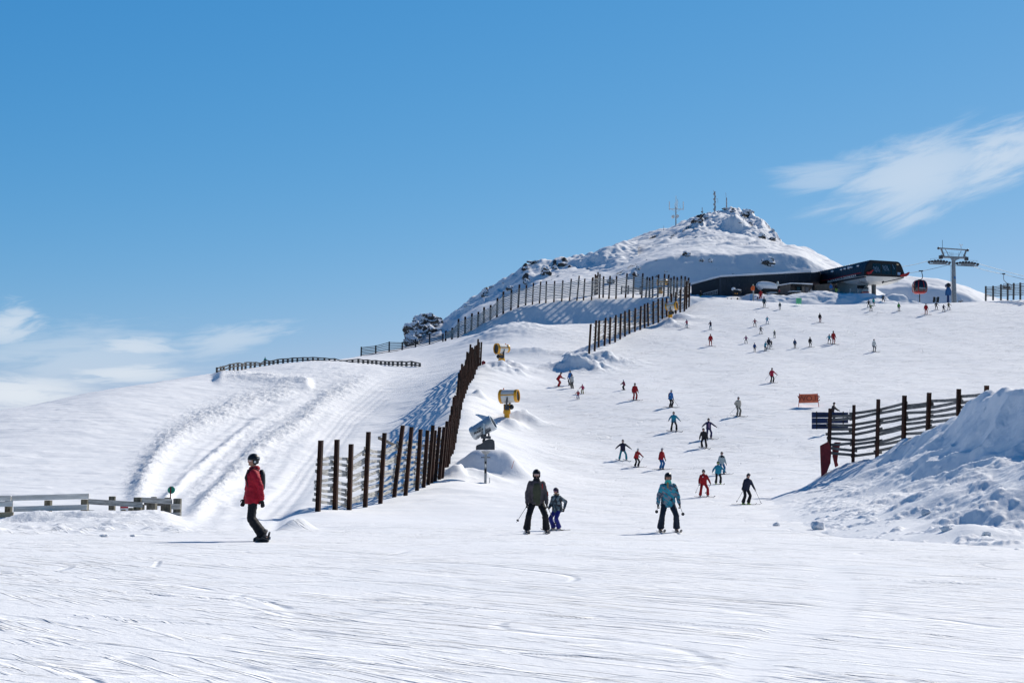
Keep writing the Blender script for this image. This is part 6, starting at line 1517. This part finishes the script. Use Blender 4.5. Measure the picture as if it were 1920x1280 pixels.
# --- the four large figures
def ex_boarder(root, J, S, k, f, hsx, hrot, hobj):
    m = MB(); ax = J['ax']; sx = J['sx']; bk = Vector((0, .0, 0))-f*0
    back = Vector((0, 1, 0)); back = (back-ax*back.dot(ax)).normalized(); c = J['chest']+back*.17-ax*.04
    m.loft([ring(c+ax*z, ax, sx, rx, ry) for z, rx, ry in ((-.22, .09, .04), (-.18, .13, .065), (-.05, .135, .075), (.10, .125, .07), (.17, .10, .05), (.20, .05, .03))]); bp = attach(root, S, 'backpack', m, BLACK, vox=.015)
    for s_ in (-1, 1):
        m = MB(); p0 = J['sh']+sx*s_*.10+back*.10; m.tube([p0, J['sh']+sx*s_*.115+ax*.055, J['sh']+sx*s_*.12-back*.10+ax*.02, J['chest']+sx*s_*.13-back*.155, J['waist']+sx*s_*.17-back*.10, J['waist']+sx*s_*.17+back*.12], .014, 6); attach(root, S, 'strap', m, BLACK)
    m = MB(); m.tube([hrot@Vector((.112*math.cos(t), .13*math.sin(t), .045+.01*math.sin(t)))+J['head'] for t in np.linspace(.4, PI-.4, 10)], .012, 6); attach(hobj, S, 'goggle_strap', m, GREYM)
    for s2 in (-1, 1):
        m = MB(); c = J['head']+hsx*s2*.108-f*.012-J['hx']*.028; m.tube([c, c+hsx*s2*.012], .022, 14); attach(hobj, S, 'ear_pad_badge', m, WHITEP)
r_, J_, M_, k_ = person(494, 1014.5, 161, -76, dict(w=.19, split=.02, crouch=.12, lean=1, arm=((.32, -.37, .83), (.25, -.03, .80)), hipy=-.25, side=0, hem=.03, goggles=1), (.38, .008, .026), (.012, .013, .017), (.012, .014, .018), 0,
                        'person in a red jacket with a black backpack and helmet riding a snowboard', None, skis=False, extra=ex_boarder, face_look=8)
# snowboard under his boots
bc_ = M_@((J_['fL']+J_['fR'])/2)
sbt = thing('snowboard', bc_, 'black snowboard with a yellowish base edge under the boots of the red jacket rider', 'snowboard'); m = MB()
bd_ = (M_@J_['fL']-M_@J_['fR']); bd_.z = 0; bd_.normalize(); sd3 = Vector((-bd_.y, bd_.x, 0)); b0 = Vector((bc_.x, bc_.y, h_z)) if 'h_z' in globals() else Vector((bc_.x, bc_.y, r_.location.z+.02))
rg = []
for t in np.linspace(-1, 1, 17):
    w_ = .128+.022*abs(t)**2 if abs(t) < .85 else .145*math.sqrt(max(.02, 1-((abs(t)-.85)/.15)**2)); z = 0 if abs(t) < .72 else (abs(t)-.72)**1.5*.55
    p = b0+bd_*(t*.74)+Vector((0, 0, z)); rg.append([p+sd3*w_, p-sd3*w_, p-sd3*w_+Vector((0, 0, .012)), p+sd3*w_+Vector((0, 0, .012))])
m.loft(rg); m.build('deck', matte('board_black', (.02, .02, .022), .3, 0, .4, 3, coat=.5), sbt)
for q in 'LR':
    m = MB(); p = M_@J_['f'+q]; p.z = b0.z; m.box(p+Vector((0, 0, .03)), (.24, .13, .03), Matrix.Rotation(R(12), 3, 'Z')); m.tube([p+Vector((.10, -.07, .03)), p+Vector((.13, -.05, .18)), p+Vector((.13, .05, .18)), p+Vector((.10, .07, .03))], .012, 6); m.tube([p+Vector((-.02, -.07, .03)), p+Vector((-.04, -.03, .12)), p+Vector((-.04, .03, .12)), p+Vector((-.02, .07, .03))], .014, 6); m.build('binding', BLACK, sbt)

def ex_olive(root, J, S, k, f, hsx, hrot, hobj):
    ax, sx = J['ax'], J['sx']
    m = MB(); m.loft([ring(J['hip']-ax*.09, ax, sx, .165, .186), ring(J['waist'], ax, sx, .160, .180), ring(J['chest']-ax*.04, ax, sx, .160, .178), ring(J['chest']+ax*.06, ax, sx, .14, .163), ring(J['sh']-ax*.01, ax, sx, .11, .135)]); attach(root, S, 'jacket_front_panel', m, matte('olive_cloth', (.052, .058, .036), .8, 0, .2, 8), vox=.014)
    m = MB(); m.loft([ring(J['neck']-ax*.03, ax, sx, .105, .10), ring(J['neck']+ax*.05, ax, sx, .082, .088), ring(J['head']-J['hx']*.075+f*.015, J['hx'], sx, .068, .082), ring(J['head']-J['hx']*.045+f*.02, J['hx'], sx, .062, .080)]); attach(root, S, 'neck_warmer', m, fabric((.008, .009, .014)), vox=.012)
    for s_ in (-1, 1):
        p = J['chest']+sx*s_*.165-ax.cross(sx)*.10+ax*.05; m = MB(); m.bar(p-ax*.06-Vector((0, .09, 0))*0, p+ax*.06, .012, .012); 
    m = MB(); p = J['chest']+sx*.150+ax*.02+Vector((0, -.125, 0)); m.bar(p-ax*.06, p+ax*.07, .02, .015); attach(root, S, 'zip_stripe', m, fabric((.45, .03, .02)))
    m = MB(); p = J['eR']+Vector((.05, -.05, .02)); m.bar(p-Vector((0, 0, .07)), p+Vector((0, 0, .05)), .02, .02); attach(root, S, 'sleeve_stripe', m, fabric((.45, .03, .02)))
def hand_out(M_, J, q, off=.06):
    d = (J['w'+q]-J['e'+q]).normalized(); return M_@(J['w'+q]+d*off)
r_, J_, M_, k_ = person(1006, 1000.5, 119, 4, dict(w=.27, crouch=.12, lean=6, arm=((.275, -.10, .84), (.275, -.10, .84)), held=1, hem=-.03), (.085, .070, .078), (.010, .011, .016), (.010, .011, .014), 0,
           'tall person in an olive jacket with goggles and black trousers skiing towards the camera', None, boot=BOOTM, extra=ex_olive)
hL = hand_out(M_, J_, 'L'); hR = hand_out(M_, J_, 'R')
ski_pole(hL, at(968.5, 978.5, hL.y-.4), 'ski pole held out to the left by the tall person in the olive jacket'); ski_pole(hR, at(1043, 984, hR.y+.25), 'ski pole in front of the child, held by the tall person in olive')
def ex_child(root, J, S, k, f, hsx, hrot, hobj):
    ax, sx = J['ax'], J['sx']; m = MB(); m.loft([ring(J['neck']+ax*.0-f*.03, ax, sx, .12, .105), ring(J['neck']+ax*.05-f*.03, ax, sx, .125, .11)]); attach(root, S, 'fur_collar', m, matte('fur', (.22, .17, .12), .9, 0, .4, 30), vox=.016)
person(1043.5, 994.5, 79, -42, dict(w=.14, crouch=.38, lean=8, arm=((.20, -.16, 1.0), (.34, .13, .99)), lens=matte('purple_lens', (.18, .05, .22), .2)), CAMO, (.018, .022, .20), (.03, .016, .04), 0,
       'child in a dark patterned jacket and blue trousers standing behind the tall person', None, boot=BOOTW, extra=ex_child, skilen=1.1, ski_yaw=-20, face_look=10)
def ex_teal(root, J, S, k, f, hsx, hrot, hobj):
    ax, sx = J['ax'], J['sx']
    m = MB(); m.loft([ring(J['neck']-ax*.025, ax, sx, .108, .105), ring(J['neck']+ax*.05, ax, sx, .088, .098), ring(J['head']-J['hx']*.085+f*.012, J['hx'], sx, .070, .090), ring(J['head']-J['hx']*.068+f*.02, J['hx'], sx, .058, .082)]); attach(root, S, 'neck_warmer', m, fabric((.05, .42, .36)), vox=.012)
    m = MB(); caps(m, J['neck']+f*.105+hsx*-.03-ax*.01, J['chest']+f*.165+hsx*-.035+ax*.03, .028, .016); attach(root, S, 'hair', m, HAIR, vox=.008)
r_, J_, M_, k_ = person(1253.5, 997.5, 110, 3, dict(w=.24, crouch=.13, lean=5, arm=((.335, -.08, .82), (.335, -.08, .82)), held=1, hem=.03, goggles=0), TEALP, (.014, .022, .042), (.012, .013, .017), 0,
                        'person in a teal patterned jacket and turquoise neck warmer skiing towards the camera', None, boot=matte('boot_brown', (.10, .045, .03), .4), extra=ex_teal)
hL = hand_out(M_, J_, 'L'); hR = hand_out(M_, J_, 'R')
ski_pole(hL, at(1231, 959.5, hL.y+1.05), 'ski pole trailing behind the left hand of the person in teal', basket=.05); ski_pole(hR, at(1281, 964.5, hR.y+.9), 'ski pole trailing behind the right hand of the person in teal', basket=.05)
# --- people at middle distance: (px, py, height, yaw, pose, jacket, trousers, helmet, label)
RED = (.34, .010, .016); BK = (.012, .013, .018); NV = (.012, .018, .045); TL = (.015, .24, .36); BL = (.015, .13, .38); WH = (.6, .6, .58); GR = (.10, .105, .115)
def ptop(px, py, Y): return at(px, py, Y)
MID = [
 (1398, 946, 58, 25, dict(w=.17, crouch=.25, lean=20, side=.12, arm='poles', held=1), NV, BK, BK, 'person in dark navy leaning right with both ski poles planted', 0, 55),
 (1320, 931.5, 51, 5, dict(w=.24, crouch=.28, lean=12, side=-.03, arm='poles', held=1), RED, RED, BK, 'instructor in a red suit with a white chest badge skiing near the navy skier', 0, 35),
 (1346.5, 908, 43, 8, dict(w=.18, crouch=.15, lean=10, arm='out'), TL, BK, BK, 'child in a bright blue jacket, black trousers and lime goggles', 0, 10),
 (1353.5, 889, 42, 20, dict(w=.16, crouch=.15, lean=8, arm='down'), (.36, .44, .46), (.015, .15, .32), BK, 'person in a white and teal jacket and blue trousers behind the bright blue child', 0, 70),
 (1240, 880, 40, 40, dict(w=.14, crouch=.2, lean=14, arm='down'), RED, (.015, .15, .36), (.25, .27, .3), 'person in a red jacket and bright blue trousers in mid piste', 0, 60),
 (1193.5, 875.5, 35, 35, dict(w=.18, crouch=.3, lean=25, arm='fwd'), RED, BK, WH, 'child in a red jacket, black trousers and white helmet bending forward', 0, 60),
 (1168, 863, 39, 5, dict(w=.30, crouch=.15, lean=8, arm='wide'), (.018, .018, .045), (.015, .22, .28), BK, 'person in a dark jacket with turquoise trousers in a wide snowplough stance', 0, 30),
 (1320.5, 839.5, 37, -20, dict(w=.18, crouch=.4, lean=30, arm='down'), BK, BK, BK, 'person all in black bending forward in front of the navy and pink skier', 0, 60),
 (1329, 822, 38, 10, dict(w=.20, crouch=.15, lean=5, arm='wide'), (.02, .02, .08), (.02, .025, .10), BK, 'person in navy with a pink top, arms held out', 0, 60),
 (1263.5, 808.5, 37, 5, dict(w=.24, crouch=.12, lean=6, arm='out'), TL, BK, BK, 'person in a blue and grey jacket with legs apart below the backpack skier', 0, 50),
 (1257.5, 763.5, 33, 45, dict(w=.15, crouch=.2, lean=14, arm='one', held=1), BL, BK, (.55, .58, .6), 'person in a blue jacket with a backpack, white helmet and one pole reached out', 0, 60),
 (1384.5, 780, 36, 20, dict(w=.14, crouch=.2, lean=10, arm='hips', held=1), (.46, .42, .36), (.22, .20, .17), GR, 'person in a beige jacket and grey-brown trousers alone on the piste', 0, 60),
 (1190.5, 750, 32, 15, dict(w=.15, crouch=.2, lean=8, arm='down'), RED, RED, BK, 'person in a plain red suit standing right of the small child with a blue helmet', 0, 60),
 (1447.5, 717.5, 28, 20, dict(w=.15, crouch=.2, lean=10, arm='out', held=1), (.40, .015, .05), BK, BK, 'person in a raspberry red jacket with ski poles, above the orange banner', 0, 50),
 (1170, 731, 19, -60, dict(w=.12, crouch=.35, lean=15, arm='fwd'), (.16, .015, .05), BK, BL, 'small child in a maroon jacket and blue helmet', 0, 40),
 (1047, 725, 27, 70, dict(w=.14, crouch=.35, lean=35, arm='fwd'), RED, RED, BK, 'instructor in red bending towards two people by the snow mound', 0, 40),
 (1069.5, 722, 28, -40, dict(w=.14, crouch=.1, lean=8, arm='down'), BL, BK, BK, 'person in a blue jacket half hidden behind the person in white', 0, 50),
 (1073, 727.5, 26, -30, dict(w=.12, crouch=.15, lean=10, arm='fwd'), WH, BK, BK, 'person in a white jacket and black trousers standing before the blue one', 0, 60),
 (1092.5, 738, 18, -30, dict(w=.16, crouch=.3, lean=15, arm='out'), (.36, .03, .10), (.16, .16, .04), (.12, .01, .03), 'little child in a pink jacket, right one of two near the snow mound', 0, 30),
 (1084, 748, 17, -20, dict(w=.18, crouch=.3, lean=12, arm='out'), (.30, .02, .03), (.015, .08, .22), BL, 'little child in red and blue, lower left one of two near the snow mound', 0, 30)]
PM = []
for i, (px, py, h_, yw, P_, jk, tr, hm, lab, _x, sy) in enumerate(MID):
    ex = None
    if i == 1:
        def ex(root, J, S, k, f, hsx, hrot, hobj):
            m = MB(); c = J['chest']+J['sx']*-.08+Vector((0, -.165, .02)); m.ell(c, (.035, .012, .04), 10, 6); attach(root, S, 'chest_badge', m, WHITEP)
    if i == 3:
        def ex(root, J, S, k, f, hsx, hrot, hobj):
            ax, sx = J['ax'], J['sx']; m = MB(); m.loft([ring(J['chest']+ax*.04, ax, sx, .222, .155), ring(J['sh']-ax*.01, ax, sx, .18, .128), ring(J['neck'], ax, sx, .10, .095)]); attach(root, S, 'jacket_yoke', m, fabric(BK))
    if i == 8:
        def ex(root, J, S, k, f, hsx, hrot, hobj):
            ax, sx = J['ax'], J['sx']; m = MB(); m.loft([ring(J['hip']-ax*.03, ax, sx, .08, .178), ring(J['chest'], ax, sx, .10, .175), ring(J['sh']-ax*.03, ax, sx, .06, .14)]); attach(root, S, 'pink_top', m, fabric((.34, .20, .32)))
    if i == 9:
        def ex(root, J, S, k, f, hsx, hrot, hobj):
            ax, sx = J['ax'], J['sx']; m = MB(); m.loft([ring(J['hip']-ax*.12, ax, sx, .214, .174), ring(J['hip'], ax, sx, .214, .172), ring(J['waist']+ax*.02, ax, sx, .200, .160)]); attach(root, S, 'jacket_hem', m, fabric((.07, .09, .14)))
    if i == 10:
        def ex(root, J, S, k, f, hsx, hrot, hobj):
            ax, sx = J['ax'], J['sx']; c = J['chest']+Vector((0, .17, -.02)); m = MB(); m.loft([ring(c+ax*z, ax, sx, rx, ry) for z, rx, ry in ((-.22, .10, .05), (-.15, .14, .09), (.1, .14, .09), (.19, .08, .04))]); attach(root, S, 'backpack', m, BLACK, True)
    P2 = dict(P_)
    if i == 2: P2['lens'] = matte('lime_lens', (.15, .8, .2), .3)
    PM.append(person(px, py, h_, yw, P2, jk, tr, hm, 1, lab, None, ski_yaw=sy-yw if False else 0 if abs(yw) > 60 else sy*.6, extra=ex, boot=matte('boot_lime', (.35, .55, .08), .4) if i in (0, 2) else (BOOTW if i in (4, 6, 1, 5) else None), skilen=1.45 if h_ > 30 else 1.1))
for i, q, tp, lab in ((0, 'L', (1380.5, 941.5, -.3), 'left ski pole of the navy skier'), (0, 'R', (1427, 943, .1), 'right ski pole of the navy skier'), (1, 'L', (1304, 924.5, .2), 'left ski pole of the red instructor with the badge'), (1, 'R', (1322.5, 924.5, 1.0), 'right ski pole of the red instructor with the badge'),
                      (10, 'R', (1271.5, 761, .3), 'ski pole reached out by the blue backpack skier'), (13, 'L', (1434.5, 712.5, .1), 'left ski pole of the raspberry jacket skier'), (13, 'R', (1451.5, 711, .5), 'right ski pole of the raspberry jacket skier'),
                      (11, 'L', (1368, 775.5, .3), 'trailing ski pole of the beige jacket skier'), (5, 'R', (1197.5, 872, -.2), 'ski pole held before the red jacket child with the white helmet')):
    r_, J_, M_, k_ = PM[i]; hh = hand_out(M_, J_, q); ski_pole(hh, at(tp[0], tp[1], hh.y+tp[2]), lab, r=.009, basket=.035)

# --- people far up the piste: (px, py, height, yaw, pose, jacket, trousers, helmet, label)
S1 = dict(w=.15, crouch=.2, lean=8, arm='down'); S2 = dict(w=.24, crouch=.2, lean=10, arm='out'); S3 = dict(w=.13, crouch=.3, lean=14, arm='fwd'); S4 = dict(w=.12, crouch=.05, lean=3, arm='down')
MG = (.30, .012, .08); DT = (.02, .06, .09); PU = (.16, .02, .12)
FAR_ = [
 (1288, 614.5, 16, -30, S3, MG, (.015, .16, .24), BL, 'child in a magenta jacket and teal trousers beside the upper cannon mound'),
 (1332.5, 618, 17, -30, S3, (.03, .015, .035), (.015, .13, .24), (.02, .25, .5), 'child in a dark jacket and blue trousers, upper left of the piste'),
 (1332.5, 648.5, 23, -15, S1, RED, RED, GR, 'instructor in a red suit at the left of the scattered ski class'),
 (1399, 643.5, 15, -20, S2, PU, BK, BK, 'child in a purple jacket right of the red instructor'),
 (1415.5, 612, 15, -10, S2, (.20, .02, .05), BK, BK, 'child in a dark red jacket, upper left of the child group'),
 (1438.5, 607.5, 15, 5, S2, TL, (.25, .35, .5), (.12, .03, .25), 'child in a teal jacket and pale trousers, topmost of the child group'),
 (1426.5, 626, 15, 10, S2, GR, (.05, .055, .07), (.02, .25, .5), 'child in grey with a blue helmet in the middle of the child group'),
 (1452.5, 633.5, 15, -20, S3, (.16, .17, .18), (.05, .08, .05), (.55, .75, .05), 'child in grey with a yellow-green helmet'),
 (1433, 576.5, 20, 0, S4, DT, BK, BK, 'person in dark teal standing at the top of the piste below the red group'),
 (1462.5, 580, 14, -30, S1, DT, DT, GR, 'child in dark blue-grey between the teal person and the green banner'),
 (1415, 659.5, 17, 0, S4, (.015, .05, .18), BK, BK, 'child in a blue jacket with black trousers, lower left of the child group'),
 (1435, 658, 18, 20, S3, TL, BK, TL, 'child in a bright teal jacket next to the adult in dark grey'),
 (1441.5, 654.5, 22, 0, S1, (.02, .025, .045), BK, GR, 'adult in dark clothes standing behind the teal child'),
 (1446.5, 650, 12, -20, S3, BK, BK, BK, 'small child in black partly hidden by the adult in dark clothes'),
 (1537.5, 604.5, 18, 10, S4, BK, (.22, .015, .04), BK, 'person in a black jacket and dark red trousers alone under the green banner'),
 (1519, 650.5, 19, 10, S1, BK, BK, BK, 'person in black left of the red and teal pair'),
 (1490.5, 653, 18, 0, S4, (.02, .05, .12), BK, (.04, .10, .3), 'person in dark blue left of the black one'),
 (1555, 644, 18, 0, S2, TL, BK, BK, 'child in a teal jacket beside the person in a red suit'),
 (1563, 645, 25, 10, S4, RED, RED, BK, 'tall person in a red suit beside the teal child'),
 (1639, 659.5, 24, 20, S1, WH, (.06, .06, .07), BK, 'person in a white jacket and dark trousers alone on the right of the piste'),
 (1629, 577, 15, -20, S2, BK, BK, BK, 'person in black at the back of the trio by the snow berm'),
 (1638, 573, 15, 10, S1, (.02, .30, .32), BK, BK, 'child in turquoise at the back of the trio by the snow berm'),
 (1633, 583, 14, 0, S2, (.22, .24, .12), BK, GR, 'child in grey and yellow in front of the trio by the snow berm'),
 (1685.5, 583, 16, -10, S1, (.05, .22, .05), BK, (.10, .20, .25), 'child in a green and black top right of the berm'),
 (1736.5, 589.5, 21, -10, S1, RED, RED, BK, 'instructor in a red suit under the red gondola'),
 (1755.5, 580.5, 15, 5, S2, BK, BK, BK, 'person in black in front of the padded posts'),
 (1769.5, 584.5, 14, 10, S2, (.015, .015, .05), BK, NV, 'small child in navy below the blue snow gun'),
 (1779, 581, 15, 5, S2, (.06, .06, .02), BK, GR, 'child in black and yellow below the lift tower')]
for i, (px, py, h_, yw, P_, jk, tr, hm, lab) in enumerate(FAR_):
    P2 = dict(P_); P2['toe'] = 8
    person(px, py, h_, yw, P2, jk, tr, hm, 2, lab, 'skiers on the upper piste', ski_yaw=50-yw if h_ > 15 else 20, skilen=1.45 if h_ > 17 else 1.0)
# people standing at the station and along the crest
CR = [
 (1656, 568, 16, 10, dict(w=.3, crouch=.2, lean=8, arm='out'), (.03, .035, .04), BK, BK, 'person in black walking in front of the snow berm below the station pillar', 236.5, 1.7),
 (1313.8, 562, 17, 0, S4, BK, (.22, .38, .05), GR, 'person in a black jacket and lime trousers at the stair railing of the lodge', 240, 0),
 (1426.3, 563.5, 21, -30, S4, RED, RED, GR, 'instructor in red standing by the orange wrapped post', 237.5, 0),
 (1420.5, 563.5, 8, 0, S4, (.02, .02, .04), (.02, .02, .04), BK, 'tiny child in dark clothes left of the instructor at the orange wrapped post', 237.2, 0),
 (1363.8, 568, 10, 0, S4, RED, BK, WH, 'person in red showing only head and shoulders over the crest', 239, 0),
 (1371, 568, 10, 0, S4, NV, BK, (.3, .32, .35), 'person in navy showing only the head over the crest', 239.2, 0),
 (1383, 568, 11, 0, S4, BK, BK, BK, 'person in black showing head and shoulders over the crest', 239, 0),
 (1341.5, 567, 9, 0, S4, (.10, .12, .06), BK, (.5, .55, .4), 'person in olive peeping over the crest beside the lodge corner', 239.3, 0),
 (1558.3, 549, 18, 0, S4, BL, (.2, .2, .22), (.3, .35, .4), 'person in blue standing at the left end of the station platform', 243, 0),
 (1568, 549, 17, 0, S4, (.015, .015, .02), (.40, .60, .06), (.3, .2, .2), 'person in black with lime trousers on the station platform', 243, 0),
 (1521, 550, 9, 0, S4, (.45, .45, .44), BK, BK, 'person in white sitting among the benches by the hut', 243.5, 0),
 (1461.5, 551, 9.5, 0, S4, (.30, .05, .06), BK, WH, 'small person in red beside the globe lamp', 242.5, 0),
 (497, 684, 15, 0, S4, (.03, .30, .30), (.02, .04, .06), BK, 'person in turquoise standing behind the low fence on the left hill', 191, 0),
 (1562, 790, 36, 60, dict(w=.14, crouch=.2, lean=16, arm='fwd'), (.02, .014, .02), BK, BK, 'person in black half hidden behind the dark blue sign board', 127, 0)]
for i, (px, py, h_, yw, P_, jk, tr, hm, lab, Y, _x) in enumerate(CR):
    person(px, py, h_, yw, dict(P_), jk, tr, hm, 2, lab, None, skis=False, Y=Y)
print('people', NP, round(time.process_time(), 1))
